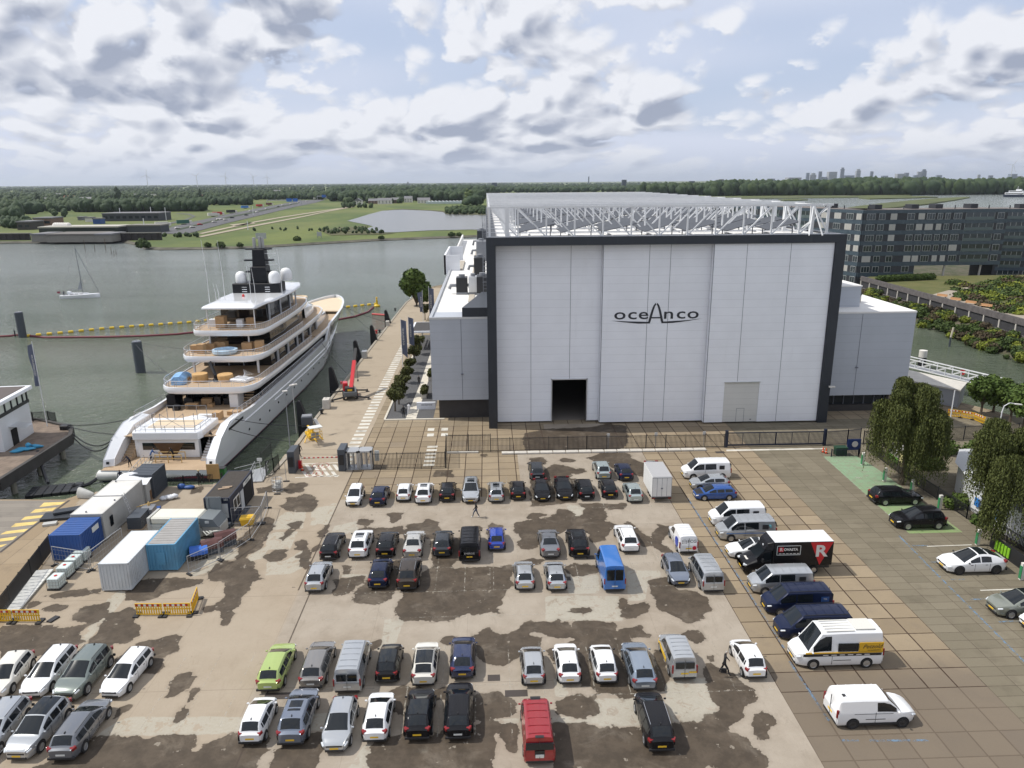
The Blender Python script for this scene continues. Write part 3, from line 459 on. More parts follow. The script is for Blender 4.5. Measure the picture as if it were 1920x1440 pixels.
shore=[(-900,470),(0,457),(228,454.5),(262,462),(272,467.5),(300,469.5),(380,468.5),(470,466.5),(600,458.5),(700,452.5),(800,448.5),(880,445.5),(960,441.5)]
shore2=[(1012,425),(1022,400),(1032,380),(1062,369),(1150,363.5),(1240,366.5),(1330,370),(1410,370.3),(1480,369.5),(1560,368.2),(1700,364.5),(1800,363.6),(1839,363.4),(1920,361.5),(2100,359)]
P1=[tuple(G(x,y,WL)[:2])for x,y in shore+shore2]
mb=MB();top=[(p[0],p[1]+3.0+.004*p[1])for p in P1];far=[(24000,9000),(24000,42000),(-30000,42000),(-30000,600)]
mb.sheet(top+far,LZ)
struct('far_ground',mb,MG,fix=False)
mb=MB();bank=mat('river_bank',(.085,.08,.06),.95,var=.5,vscale=.15)
for i in range(len(P1)-1):mb.add([(*P1[i],WL-.5),(*P1[i+1],WL-.5),(*P1[i+1],WL+.35),(*P1[i],WL+.35),(*top[i+1],LZ),(*top[i],LZ)],[(0,1,2,3),(3,2,4,5)])
struct('river_bank',mb,bank,fix=False)
lake=[(651,414.5),(670,409),(692,402),(717,395.5),(755,393),(805,395),(830,397.5),(838,402),(912,403.5),(1010,402),(1010,432),(905,431.5),(880,431),(805,432.5),(742,436),(697,436.5),(684,429.5),(700,425),(687,421.5)]
lw=NT('lake_water');lw.fin((.13,.13,.12),.22,lw.noise(.8,3,.6,.3),.5,.3)
mb=MB();mb.sheet([tuple(G(x,y,LZ)[:2])for x,y in lake],LZ+.25);struct('lake_water',mb,lw.m,fix=False)
def px_sheet(name,pts,z,m,kind='structure'):
 mb=MB();mb.sheet([tuple(G(x,y,z)[:2])for x,y in pts],z);o=mb.build(name,m,fix=False);o['kind']=kind;return o
asph=mat('far_asphalt',(.085,.085,.09),.85,var=.2,vscale=.05);pathm=mat('far_path',(.30,.26,.19),.9,var=.15,vscale=.1);hedge_m=mat('far_hedge_green',(.03,.045,.018),.95,var=.4,vscale=.2)
px_sheet('motorway',[(300,438),(352,438),(425,418.5),(480,405.5),(555,387.5),(592,380),(612,374),(566,375.5),(480,391),(425,402),(370,414),(322,425)],LZ+.3,asph)
px_sheet('motorway_verge',[(330,430),(375,419),(430,405.5),(482,395.5),(560,379.5),(560,381),(483,397.5),(430,408),(375,421.5),(332,432)],LZ+.5,hedge_m)
px_sheet('slip_road',[(285,424),(345,412),(362,405.5),(352,402),(330,400.5),(332,400),(356,401),(367,405.5),(350,413),(290,426)],LZ+.3,asph)
px_sheet('cycle_path',[(372,437.5),(480,414.6),(530,406),(590,397),(662,386.3),(664,387.3),(592,398.4),(532,407.6),(480,416.8),(380,438.5)],LZ+.3,pathm)
px_sheet('dike_path',[(372,443),(480,421.2),(567,405.2),(617,394.8),(662,387),(664,388),(618,396.2),(567,407.2),(480,424),(376,445)],LZ+.3,pathm)
px_sheet('sand_patch',[(430,421),(470,417),(480,419),(440,424)],LZ+.3,pathm)
reed=mat('reed_bed',(.075,.075,.028),.95,var=.5,vscale=.08)
px_sheet('marsh',[(600,432),(640,426),(690,423),(684,429.5),(697,436.5),(742,437),(720,439),(620,441)],LZ+.3,reed)
px_sheet('reed_strip',[(717,394),(755,391.5),(830,395),(912,401),(912,403),(838,401),(830,397),(805,394.6),(755,392.6)],LZ+.5,reed)
isl_m=mat('river_meadow',(.07,.085,.022),.95,var=.35,vscale=.02)
def island(name,pts,zt=-.9):
 q=[tuple(G(x,y,WL)[:2])for x,y in pts];mb=MB();mb.prism(q,WL-.5,zt);o=mb.build(name,isl_m,fix=False);o['kind']='structure'
island('river_island',[(1607,388.5),(1640,384.5),(1675,380.5),(1752,373.2),(1815,370.4),(1818,371.5),(1790,376.5),(1740,384),(1675,391),(1620,394),(1560,396)])
island('river_island',[(1607,370.3),(1650,369.3),(1730,369),(1758,370.8),(1720,372),(1631,374),(1611,372.2)])
island('river_island',[(1459,375.5),(1475,374.2),(1500,374),(1515,375.6),(1495,376.6),(1470,376.6)])
island('river_island',[(1330,370.6),(1500,370),(1700,365),(1710,367.5),(1600,371),(1400,373)],-1.4)
# --- woods: crowns scattered so that they stand on the ground everywhere between the fields
def wood(name,regs,m=ML_far,label=None,base=ICO1,nb=3):
 it=[]
 for(x0,x1,y0,y1,n,h0,h1,t0,t1)in regs:
  for _ in range(n):
   px=rng.uniform(x0,x1);py=rng.uniform(y0,y1)-(px-960)*.0074;p=G(px,py,LZ);h=rng.uniform(h0,h1);D=p.y
   t=rng.uniform(t0,t1);wd=h*rng.uniform(.34,.5)*(1 if D<2500 else 1.7 if D<6000 else 3.2)
   for q in range(nb if D<2500 else 1):
    it.append((p.x+rng.uniform(-.4,.4)*wd,p.y+rng.uniform(-.4,.4)*wd,LZ+h*(.36+.22*q/nb*1.6)if D<2500 else LZ+h*.45,wd*rng.uniform(.7,1.05),wd*rng.uniform(.7,1.05),h*.5*rng.uniform(.7,1.0)if D<2500 else h*.55,t))
 o=blobs(name,it,m,base,.22);o['kind']='stuff';return o
wood('distant_wood',[(-60,960,343.2,347,1100,14,20,.1,.6),(-60,960,347,356,1300,11,18,0,.8),(-60,640,356,372,1100,10,16,0,.9),(0,150,372,384,160,9,14,0,.9),(-20,130,384,392,60,9,14,0,.6),(385,470,372,379,80,8,13,0,.6),(620,930,354,364,330,20,27,0,.5),(930,1240,345,354,500,12,18,.1,.8)])
wood('dark_wood',[(146,382,389.5,392,330,15,18,.0,.25),(382,470,377,381,70,12,15,0,.25),(470,620,368,372,110,12,16,0,.5),(620,905,370,376,420,16,22,0,.55),(640,760,377,380,40,8,12,.3,1),(905,1240,355,362,340,14,20,0,.5)])
wood('wood_by_the_lake',[(835,912,392,402,110,4,8,.3,1),(640,700,384,388,30,5,8,.3,.9),(880,900,384,386,14,15,17,0,.2),(872,884,384,386,5,12,14,.5,1)])
wood('wood_across_the_river',[(1200,1400,363.5,369,300,24,30,.1,.7),(1330,1960,365,370.5,900,27,35,.0,.9),(1560,1760,364,370,180,31,39,0,.4)],base=ICO2)
wood('bank_bushes',[(300,900,0,0,0,1,2,0,1),(0,60,413,422,30,6,10,0,.4),(35,75,386,396,16,13,17,0,.2),(0,36,400,412,16,14,19,.0,.3),(96,125,396,402,6,6,9,.2,.6),(215,370,438,441,34,2,4,.1,.8),(470,640,425,431,14,1.5,3,.1,.6),(600,720,428,437,46,2,4,.2,.7)])
pop=leaf_mat('poplar_foliage',(.012,.026,.012),(.028,.045,.018),(.02,.035,.015),scale=.1)
def far_tree(px,py,h,wd,label,m=pop):
 p=G(px,py,LZ);t=thing('tree',label,'tree',p)
 mb=MB();mb.tube([(0,0,0),(0,0,h*.35)],[wd*.09,wd*.05],6);mb.build('trunk',mat('bark',(.09,.07,.05),.9),t)
 blobs('crown',[(rng.uniform(-.2,.2)*wd,0,h*(.2+.75*i/8),wd*.5*math.sin(.5+2.2*i/8),wd*.5*math.sin(.5+2.2*i/8),h*.14,rng.random())for i in range(9)],m,ICO2,.16,t)
far_tree(222,382,30,13,'tall dark poplar rising alone above the far houses behind the wood')
far_tree(376,376,24,7,'slim dark poplar to the right of the far wood')
far_tree(73,388,22,9,'dark narrow tree beside the far village houses')
far_tree(880,384,24,15,'round light green tree beside the far greenhouse',ML_mid)
for i,px in enumerate((314,383,415,450,541,557,610,847,860)):
 pass
def shore_bush(px,py,s):
 p=G(px,py,LZ);t=leaves('bank_shrub',[(0,0,s*.5),(s*.5,.2,s*.35),(-s*.45,0,s*.4)],[s*.55,s*.4,s*.4],260,s*.12,ML_mid,seed=int(px));t.location=p;return t
for px,py,s,lb in((268,464,5,'dark shrub at the water end of the far green point'),(389,463,2.6,'small dark shrub on the far bank beyond the yacht'),(414,463,3.2,'second small shrub along the far bank'),(450,462.5,2.4,'third little shrub along the far bank'),(557,451.5,3,'low shrub on the far bank just right of the yacht mast'),(715,448,2.4,'tiny bush on the far bank below the lake'),(847,443,3,'round bush on the far bank near the hall corner'),(861,443,2.6,'smaller bush at the far bank next to the hall corner')):
 tag(shore_bush(px,py,s),lb,'shrub','shrubs along the far bank')
# --- far buildings
brick_red=mat('roof_tiles_red',(.26,.10,.065),.8,var=.2);wall_w=mat('white_render',(.62,.60,.56),.8,var=.08);wall_b=mat('brown_brick',(.19,.12,.09),.85,var=.2);roof_g=mat('grey_roof',(.16,.16,.17),.7,var=.2);glass_d=mat('dark_glass',(.02,.026,.032),.12,spec=.6);glass_g=mat('greenhouse_glass',(.5,.55,.56),.3)
def far_house(px,py,wd,dp,h,roof,wall,rfm,label,rz=0.0,rh=None):
 p=G(px,py,LZ);t=thing('house',label,'house',p,rz,'houses on the far shore');mb=MB();mb.box(-wd/2,-dp/2,0,wd/2,dp/2,h);mb.build('wall',wall,t)
 rh=rh or dp*.4;mb=MB()
 if roof=='gable':mb.add([(-wd/2-.4,-dp/2-.4,h),(wd/2+.4,-dp/2-.4,h),(wd/2+.4,dp/2+.4,h),(-wd/2-.4,dp/2+.4,h),(-wd/2-.4,0,h+rh),(wd/2+.4,0,h+rh)],[(0,1,5,4),(2,3,4,5),(0,4,3),(1,2,5),(0,3,2,1)])
 elif roof=='front':mb.add([(-wd/2-.4,-dp/2-.4,h),(wd/2+.4,-dp/2-.4,h),(wd/2+.4,dp/2+.4,h),(-wd/2-.4,dp/2+.4,h),(0,-dp/2-.4,h+rh),(0,dp/2+.4,h+rh)],[(0,1,4),(1,2,5,4),(2,3,5),(3,0,4,5),(0,3,2,1)])
 else:mb.box(-wd/2-.3,-dp/2-.3,h,wd/2+.3,dp/2+.3,h+.6)
 mb.build('roof',rfm,t)
 k=max(2,int(wd/5));mb=MB()
 for i in range(k):
  x=-wd/2+(i+.5)*wd/k
  for z in([h*.3]if h<5 else[h*.25,h*.68]):mb.box(x-.8,-dp/2-.12,z,x+.8,-dp/2-.02,z+1.4)
 mb.build('window',glass_d,t);return t
for a in[(672,383.5,15,12,6,'front',wall_w,roof_g,'white gabled house with a steep dark roof left of the lake houses'),(700,382,16,10,5,'gable',wall_b,roof_g,'brown low house second from the left behind the lake'),(722,382.5,24,11,6,'gable',wall_w,roof_g,'wide white house with grey roof at the middle of the lake row'),(742,381,16,10,6,'gable',wall_b,roof_g,'brown house hidden by trees behind the lake'),(766,379.5,15,11,7,'gable',wall_w,roof_g,'white house with hipped look further back behind the lake'),(795,381,22,12,5,'gable',wall_w,roof_g,'pale farmhouse with grey roof left of the greenhouse'),
 (280,371,34,14,10,'flat',wall_w,roof_g,'white three storey block beyond the dark wood'),(252,370.5,18,12,6,'gable',wall_w,roof_g,'small white roofed house beyond the dark wood'),(388,373,26,14,5,'gable',wall_b,brick_red,'red roofed house to the right of the slim poplar'),(408,372.5,32,14,5,'gable',wall_b,brick_red,'long red roofed terrace near the motorway wood'),(432,373,10,10,8,'front',wall_w,roof_g,'tiny white gable by the far end of the wood'),(110,368,40,12,5,'gable',wall_b,roof_g,'long dark roofed terrace in the far village'),(135,374,36,12,5,'gable',wall_b,brick_red,'terrace with reddish roofs in the far village'),(160,378,30,12,5,'gable',wall_w,roof_g,'grey roofed terrace just left of the dark wood'),(95,379,28,12,5,'gable',wall_b,roof_g,'dark brick terrace above the far car park'),(470,370,20,10,6,'flat',wall_w,roof_g,'small pale block behind the motorway'),(350,367.5,20,12,6,'gable',wall_w,brick_red,'pale house with red roof in the far trees'),(520,362,26,14,6,'gable',wall_w,roof_g,'white roofed house among trees beyond the gantry')]:
 far_house(*a)
t=thing('greenhouse','long low glass greenhouse on the far side of the lake','greenhouse',G(840,381.5,LZ));mb=MB();mb.box(-38,-10,0,38,10,3.5);mb.build('glass_wall',glass_g,t);mb=MB()
for i in range(12):mb.add([(-38+i*6.33,-10,3.5),(-38+(i+1)*6.33,-10,3.5),(-38+(i+1)*6.33,10,3.5),(-38+i*6.33,10,3.5),(-34.8+i*6.33,-10,5),(-34.8+i*6.33,10,5)],[(0,1,4),(1,2,5,4),(2,3,5),(3,0,4,5)])
mb.build('roof',mat('white_glazing',(.7,.74,.75),.3),t)
SK=[(1512.0,1517.5,324),(1519.7,1529.5,327.4),(1535.7,1541.1,321.4),(1541.6,1550.3,331.7),(1552.7,1568,322.1),(1577,1583,317),(1582,1600,328.9),(1605.4,1613.3,319.7),(1632.6,1637.4,321.4),(1653.6,1664,329.5),(1680.5,1696,325.8),(1696,1703.5,324),(1713,1721,328.4),(1720.5,1727.5,321.9),(1729,1736.7,320.1),(1756,1765,328.4),(1833.6,1838,327.3),(1854.4,1861,328.9),(1892.7,1905.4,326.2),(1905.4,1915.6,330.2),(1166,1174.5,337),(1199,1210,345.5),(1257,1271,346),(1292,1302,339.5),(1332,1337,342),(1348,1357,336),(1378,1382,339),(1103,1105,331),(763.5,766,341),(922,932,342.5),(1020,1024,344),(1475,1500,333),(1440,1452,335)]
sky_m=[mat('tower_facade_blue',(.16,.20,.27),.6),mat('tower_facade_grey',(.30,.31,.33),.6),mat('tower_facade_dark',(.10,.12,.16),.5)]
band_m=mat('tower_glass',(.07,.09,.12),.2)
SKN={0:'short slab tower',1:'stepped tower',2:'slim tower',3:'low pale block',4:'broad twin slab',5:'tallest tapering tower',6:'long low block',7:'slim stepped tower with lower wing',8:'lone narrow tower',9:'low flat block'}
for i,(x0,x1,yt)in enumerate(SK):
 D=9500 if i<20 or i>30 else(3300 if i in(20,21,22,23,24,25,29)else 7000);yb=340.6-(x0-960)*.0076
 a=GY(x0,yt,D);b=GY(x1,yt,D);h=a.z;wd=b.x-a.x
 t=thing('tower_block',('distant %s standing %s'%(SKN.get(i,'high-rise block'),['leftmost in the city skyline','just right of the leftmost city tower','between two lower city blocks','low beside the slim third tower','in the middle of the left city group','above all the others in the city','right at the foot of the tallest tower','right of the tallest tower','alone between the two city groups','low between the city groups','at the left of the right-hand city group','just left of the highest right-hand pair','between blocks of the right-hand group','as left one of the tall right-hand pair','as right one of the tall right-hand pair','right of the right-hand city group','thin and dark near the right side','small near the right edge','as a broad block near the right edge','lowest at the right edge','dark and square above the hall roof','pale and low above the hall roof','as a wide pale pair above the hall roof','grey above the middle of the hall roof','small above the middle of the hall roof','dark above the right part of the hall roof','thin above the right part of the hall roof','as a needle above the hall roof','as a tiny block above the lake houses','pale on the wooded hill left of the hall','small behind the hall roof','wide and low left of the city','small left of the wide low block'][i])),'tower',((a.x+b.x)/2,D,0),0,'towers of the distant skyline')
 mb=MB();mb.box(-wd/2,-wd*.3,-10,wd/2,wd*.3,h,0);n=7
 if i in(5,7,14,1):mb.box(-wd*.3,-wd*.25,h,wd*.3,wd*.25,h+(18 if D>5000 else 5),0)
 mb.build('tower_wall',sky_m[i%3],t)
 mb=MB()
 for k in range(n):mb.box(-wd*.46,-wd*.3-2,h*(.12+.125*k),wd*.46,-wd*.3-.5,h*(.12+.125*k)+h*.05)
 mb.build('window_band',band_m,t)
wt=mat('turbine_white',(.55,.56,.58),.5)
def turbine(px,D,h,a0,label):
 p=GY(px,347,D);t=thing('wind_turbine',label,'wind turbine',(p.x,D,0),0,'wind turbines on the horizon');mb=MB();mb.tube([(0,0,0),(0,0,h)],[4.5,2.6],8);mb.build('mast',wt,t)
 mb=MB();mb.box(-2.5,-9,h-2.5,2.5,7,h+3);mb.build('nacelle',wt,t)
 for k in range(3):
  a=a0+k*2.094;mb=MB();mb.tube([(0,-10,h),(math.sin(a)*h*.2,-10,h+math.cos(a)*h*.2),(math.sin(a)*h*.52,-10,h+math.cos(a)*h*.52)],[1.6,2.6,.7],5);mb.build('blade',wt,t)
turbine(277,8200,128,.2,'leftmost wind turbine, tallest on the horizon above the dark wood');turbine(370,8600,122,.9,'second wind turbine from the left on the horizon');turbine(424,9000,124,.4,'third wind turbine from the left');turbine(476,9600,122,1.4,'fourth wind turbine from the left');turbine(502,9800,118,.1,'wind turbine furthest right of the left-hand row');turbine(1893,9300,190,.6,'wind turbine above the skyline at the right edge')
# ---------------------------------------------------------------- the assembly hall
clad=None
def clad_mat(name,col,var=.03,pitch=1.15):
 n=NT(name);X,Y,Z=n.xyz();ma=n.ma;j=n.joint(Z,0.2,pitch,.018);nz=n.noise(.25,4,.6);st=n.noise(.9,4,.7,sx=(1,1,.08))
 c=n.mix(n.step(nz,.3,.7,0,1),tuple(q*(1-var)for q in col),tuple(min(1,q*(1+var))for q in col));c=n.mix(n.step(st,.55,.85,0,.12),c,(.35,.34,.33));c=n.mix(ma('MULTIPLY',j,.38),c,tuple(q*.45 for q in col))
 return n.fin(c,.42,ma('MULTIPLY',j,-1.0),.3,.02)
M_white=clad_mat('white_sandwich_panel',(.80,.82,.86));M_grey=clad_mat('silver_grey_panel',(.42,.45,.50),.03,1.22);M_frame=clad_mat('anthracite_panel',(.022,.027,.036),.08,3.0)
M_steel=mat('white_steel',(.72,.73,.74),.45,var=.05);M_roofw=mat('white_roofing',(.74,.73,.71),.85,var=.06,vscale=.25,dirt=.35);M_dark=mat('dark_plinth',(.045,.042,.042),.8,var=.1);M_void=mat('dark_interior',(.008,.008,.009),.9);M_seam=mat('seam_grey',(.16,.17,.2),.6);M_alu=mat('aluminium',(.62,.63,.64),.35,.7);M_black=mat('black_paint',(.012,.013,.016),.45);M_conc=mat('light_concrete',(.50,.475,.43),.88,var=.12,vscale=1.5);M_rail=mat('railing_grey',(.22,.23,.25),.5)
hall=thing('assembly_hall','huge white shipyard hall with a dark frame, sliding doors and a roof of white trusses','industrial hall',(0,102.5,0))
HX,HZ,HL=50.2,27.6,128
mb=MB();fr=1.2
mb.box(.6,3,0,1.1,HL,27.0);mb.box(HX-1.1,3,0,HX-.6,HL,27.0);mb.box(1.1,HL-.5,0,HX-1.1,HL,27.0);mb.build('wall',M_grey,hall)
mb=MB();mb.box(1.3,2.6,27.0,HX-1.3,HL,27.35);mb.build('roof',M_roofw,hall)
mb=MB();mb.box(-.1,0,0,1.15,3.4,HZ-1.15);mb.box(HX-1.4,0,0,HX,3.4,HZ-1.15);mb.box(-.1,0,HZ-1.15,HX,2.6,HZ);mb.box(-.1,2.6,26.9,1.3,HL,HZ);mb.box(HX-1.3,2.6,26.9,HX,HL,HZ);mb.build('portal_frame',M_frame,hall)
def door_leaf(x0,x1,y,name='sliding_door',hole=None,seams=()):
 mb=MB();z0,z1=.25,26.5;t=.8
 if hole:mb.box(x0,y,z0,hole[0],y+t,z1);mb.box(hole[1],y,z0,x1,y+t,z1);mb.box(hole[0],y,hole[2],hole[1],y+t,z1)
 else:mb.box(x0,y,z0,x1,y+t,z1)
 d=mb.build(name,M_white,hall)
 mb=MB()
 for s,a,b in seams:mb.box(s-.03,y-.012,a,s+.03,y-.002,b)
 mb.box(x0,y-.01,z0,x0+.09,y-.002,z1);mb.box(x1-.09,y-.01,z0,x1,y-.002,z1);mb.build('panel_seam',M_seam,d);return d
OY=-102.5
dA=door_leaf(1.15,16.9,2.35,hole=(9.35,14.45,6.65),seams=((6.2,.3,26.4),(11.9,6.8,26.4)))
dB=door_leaf(16.3,32.4,1.35,seams=((22.9,.3,26.4),(25.9,.3,26.4)))
dC=door_leaf(31.7,48.8,.35,hole=(34.55,39.75,6.35),seams=((36.4,6.5,26.4),(42.6,.3,26.4)))
mb=MB();mb.box(9.2,2.2,.25,9.35,3.2,6.8);mb.box(14.45,2.2,.25,14.6,3.2,6.8);mb.box(9.2,2.2,6.65,14.6,3.2,6.8);mb.build('door_frame',M_alu,dA)
mb=MB();mb.box(34.45,.25,6.3,39.85,1.0,6.45);mb.build('door_frame',M_alu,dC)
rd=MB().box(34.55,.47,.25,39.75,.62,6.3).build('roller_door',clad_mat('ivory_door',(.60,.60,.575),.03,.9),dC)
mb=MB();
for a,b,c,d_ in((36.6,.25,36.65,2.3),(37.75,.25,37.8,2.3),(36.6,2.3,37.8,2.35)):mb.box(a,.455,b,c,.465,d_)
mb.box(38.7,.45,.5,38.95,.465,.65);mb.build('wicket_door',M_seam,rd)
mb=MB();mb.box(1.5,3.4,.02,48.5,60,.03);mb.build('floor_slab',mat('hall_floor',(.22,.20,.18),.7),hall)
mb=MB();mb.box(1.15,.35,26.5,48.8,2.4,26.6);mb.build('door_track',M_seam,hall)
mb_l=MB();LY=1.33
lg=thing('wordmark',None,None);lg.parent=dB;lg.name='wordmark'
M_ink=mat('logo_black',(.02,.022,.03),.5)
def lt(ch,x,size=2.2,z=16.45):return text_mesh('letter',ch,size,M_ink,lg,(x,LY,z),(R(90),0,0),.012,sx=1.5,fat=.02)
for ch,x in(('o',18.95),('c',20.75),('e',22.35),('n',26.0),('c',27.8),('o',29.55)):lt(ch,x)
mb=MB()
def flat(pts,y=LY-.014,th=.012):
 n=len(pts);mb.add([(x,y,z)for x,z in pts]+[(x,y+th,z)for x,z in pts],[tuple(range(n)),tuple(range(2*n-1,n-1,-1))]+[(i,(i+1)%n,n+(i+1)%n,n+i)for i in range(n)])
def arcA(s):
 o=[];i_=[]
 for k in range(9):
  t=k/8;o.append((24.17+s*(.14+1.0*(1-t)**.62*.95),15.35+t*2.75));i_.append((24.17+s*(.02+.78*(1-t)**.62*.95)*(1-.15*t),15.35+t*2.55))
 return o+i_[::-1]
flat(arcA(-1));flat(arcA(1));flat([(23.55,16.05),(24.8,16.05),(24.86,15.85),(23.49,15.85)],LY-.013)
flat([(17.6,15.6),(20.0,15.47),(22.9,15.36),(23.35,15.36),(23.35,15.12),(21.6,15.12),(19.5,15.35)],LY-.016);flat([(30.9,15.75),(28.6,15.52),(25.4,15.38),(25.0,15.38),(25.0,15.13),(26.6,15.15),(28.9,15.42)],LY-.016)
mb.build('swoosh',M_ink,lg)
NTR=14
for k in range(NTR):
 y=.9+k*9.6;zt=31.6;z0=27.55;mb=MB();xs=[0.4+(HX-1.0-.4-1.6)*i/12 for i in range(13)]
 mb.bar((.1,y,zt),(48.2,y,zt),.28,.28);mb.bar((.1,y,z0),(HX-.6,y,z0),.22,.22)
 n=len(xs)
 for i,x in enumerate(xs):
  mb.bar((x,y,z0),(x,y,zt),.30 if i in(0,12)else .2)
  if i<6:mb.bar((x,y,zt),(xs[i+1],y,z0),.17)
  elif i<12:mb.bar((x,y,z0),(xs[i+1],y,zt),.17)
 mb.bar((xs[1]-1.5,y+.1,z0),(xs[1]-1.5,y+.1,zt),.55);mb.bar((xs[12]-2.2,y+.1,z0),(xs[12]-2.2,y+.1,zt),.5);mb.bar((xs[12]-2.2,y,zt),(xs[12]+.3,y,z0),.2);mb.bar((xs[12]-2.2,y,zt),(xs[12]-3.3,y-2,z0),.14);mb.bar((xs[12]-2.2,y,zt),(xs[12]-1.4,y-2,z0),.14)
 mb.build('roof_truss',M_steel,hall)
mb=MB()
for i in range(9):
 x=.4+i*5.8
 mb.bar((x,.6,31.55),(x,127,31.55),.16)if i in(0,8)else None
 mb.bar((x,1,27.5),(x,127,27.5),.2)
for k in range(NTR-1):
 y=.9+k*9.6;mb.bar((.3,y,31.4),(.3,y+9.6,27.7),.14);mb.bar((47.9,y,31.4),(47.9,y+9.6,27.7),.14)
mb.build('roof_brace',M_steel,hall)
M_pv=mat('solar_panel',(.050,.056,.068),.45,spec=.4)
q=MB();q.box(-2.6,-1.0,-.04,2.6,1.0,.04);pm=q.build('solar_panel',M_pv,hall);first=True
for k in range(14):
 for i in range(7):
  x=7+i*5.9+(k%2)*.9;y=5.4+k*8.6
  o=pm if first else pm.copy()
  if not first:COL.objects.link(o)
  first=False;o.parent=hall;o.location=(x,y,28.75);o.rotation_euler=(R(4),R(-14 if i%2 else-12),R(6));o.scale=(1,1.9,1)
mb=MB()
for k in range(14):
 for i in range(7):
  x=7+i*5.9+(k%2)*.9;y=5.4+k*8.6;mb.bar((x-2.2,y,27.3),(x-2.2,y,28.1),.12);mb.bar((x+2.2,y,27.3),(x+2.2,y,29.2),.12);mb.bar((x-2.4,y-1.2,28.0),(x+2.4,y-1.2,29.15),.1)
mb.build('panel_stand',M_seam,hall)
mb=MB();mb.bar((HX-.2,-.1,5.6),(HX-.2,-.6,5.7),.12);mb.cbox((HX-.3,-.7,5.75),(.45,.35,.2));mb.cbox((HX+.15,-.7,5.75),(.35,.35,.2));mb.build('camera_bracket',wall_w,hall)
# --- side wings
wl=thing('side_wing','grey panelled wing with flat white roof on the left of the hall','building',(-8.6,107,0));W=8.7
mb=MB();mb.box(0,0,3.15,W-.1,6,15.6);mb.box(0,6,3.15,.4,128,15.6);mb.build('wall',M_grey,wl)
mb=MB();mb.box(.9,1.1,0,W-.1,128,3.15);mb.build('plinth',M_dark,wl)
mb=MB();mb.box(.4,.4,15.3,W+.3,155,15.5);mb.build('roof',M_roofw,wl)
mb=MB();mb.box(-.08,-.08,15.55,W-.1,.35,15.85);mb.box(-.08,.35,15.55,.35,62,15.85);mb.build('parapet',M_alu,wl)
mb=MB();mb.box(4.55,-.02,3.2,4.62,-.004,15.5);mb.cbox((4.6,-.15,7.2),(.3,.3,.15));mb.build('panel_seam',M_seam,wl)
mb=MB();mb.prism([(4.8,.1),(W,.1),(W,16.0),(7.6,16.0)],15.53,17.2);mb.build('plant_screen',M_frame,wl)
mb=MB();mb.box(-1.2,62,14.6,-.8,86,19.0);mb.box(-1.2,62,14.6,2.4,62.4,19.0);mb.box(-.8,85.6,14.6,2.4,86,19.0);mb.build('roof_screen',M_white,wl)
mb=MB();mb.box(1.6,62.4,15.56,3.0,80,15.9);mb.box(5.3,16,15.55,6.3,120,15.62);mb.build('walkway',mat('roof_walkway',(.42,.38,.32),.9),wl)
mb=MB();mb.box(.4,88,15.5,W,150,15.58);mb.box(.2,98,15.5,.6,150,17.6);mb.build('rear_roof',M_roofw,wl)
def hvac(x,y,z,sx,sy,sz,lb,m2=M_black):
 t=thing('ventilation_unit',lb,'roof unit',(x,y,z),0,'ventilation units on the side wing roof');mb=MB();mb.box(-sx/2,-sy/2,.4,sx/2,sy/2,sz);mb.build('casing',m2,t,bevel=.06)
 mb=MB();mb.bar((-sx/2,-sy/2,0.2),(sx/2,-sy/2,.2),.2,.4);mb.bar((-sx/2,sy/2,0.2),(sx/2,sy/2,.2),.2,.4);mb.build('base_frame',M_rail,t)
 mb=MB();mb.lathe([(sx*.28,0),(sx*.28,.5),(.1,.5)],(0,0,sz),14);mb.tube([(-sx/2,0,sz*.5),(-sx/2-1.0,0,sz*.5),(-sx/2-1.3,0,sz*.3)],.3,8);mb.build('duct',M_rail,t)
hvac(-4.6,133,15.5,2.0,2.6,3.0,'dark boxy ventilation unit nearest on the left wing roof');hvac(-2.6,132.5,15.5,1.5,2.4,3.2,'silver hooded duct unit between two dark units on the left wing',M_alu);hvac(-.9,132.5,15.5,2.0,4.4,3.3,'large dark ventilation unit against the hall on the left wing')
hvac(-1.6,160,15.5,2.4,6,4.0,'dark ventilation unit further back on the left wing');hvac(-1.4,192,15.5,2.6,6,5.0,'tall grey ventilation unit at the rear of the left wing',M_rail);hvac(-1.4,215,15.5,2.6,8,6.2,'rearmost dark ventilation unit on the left wing',M_frame)
mb=MB()
for x,y in((-8.6+7.9,122),(-8.6+7.9,145),(-8.6+7.6,180)):
 for dx in(0,.6):mb.bar((x+dx,y,15.5),(x+dx,y,27.5),.07)
 for k in range(18):mb.bar((x,y,16+k*.62),(x+.6,y,16+k*.62),.05)
 for k in range(6):mb.bar((x-.1,y-.8,17+k*2),(x+.7,y-.8,17+k*2),.05)
tag(mb.build('roof_ladder',M_rail),'caged steel ladders climbing from the left wing roof up the hall side','ladder')
wr=thing('side_wing','pale grey panelled wing on the right of the hall behind the willow','building',(50.2,107,0));W=14.1
mb=MB();mb.box(-.2,0,2.85,W,22,15.6);mb.build('wall',M_grey,wr)
mb=MB();mb.box(0,1.0,0,W-2,21,1.0);mb.box(W-2.4,1,1.0,W-2,21,2.85);mb.build('plinth',M_dark,wr)
mb=MB();mb.box(0,1.6,1.0,W-2.4,1.7,2.85);mb.build('window_band',glass_d,wr);mb=MB()
for i in range(8):mb.box(.4+i*1.6,1.5,1.0,.5+i*1.6,1.6,2.85)
mb.build('mullion',M_seam,wr)
mb=MB();mb.box(-.2,-.06,15.6,W+.05,23,15.85);mb.build('roof',M_roofw,wr)
mb=MB();mb.box(5.9,-.02,2.9,5.97,-.004,15.5);mb.cbox((5.9,-.15,7.3),(.3,.3,.15));mb.build('panel_seam',M_seam,wr)
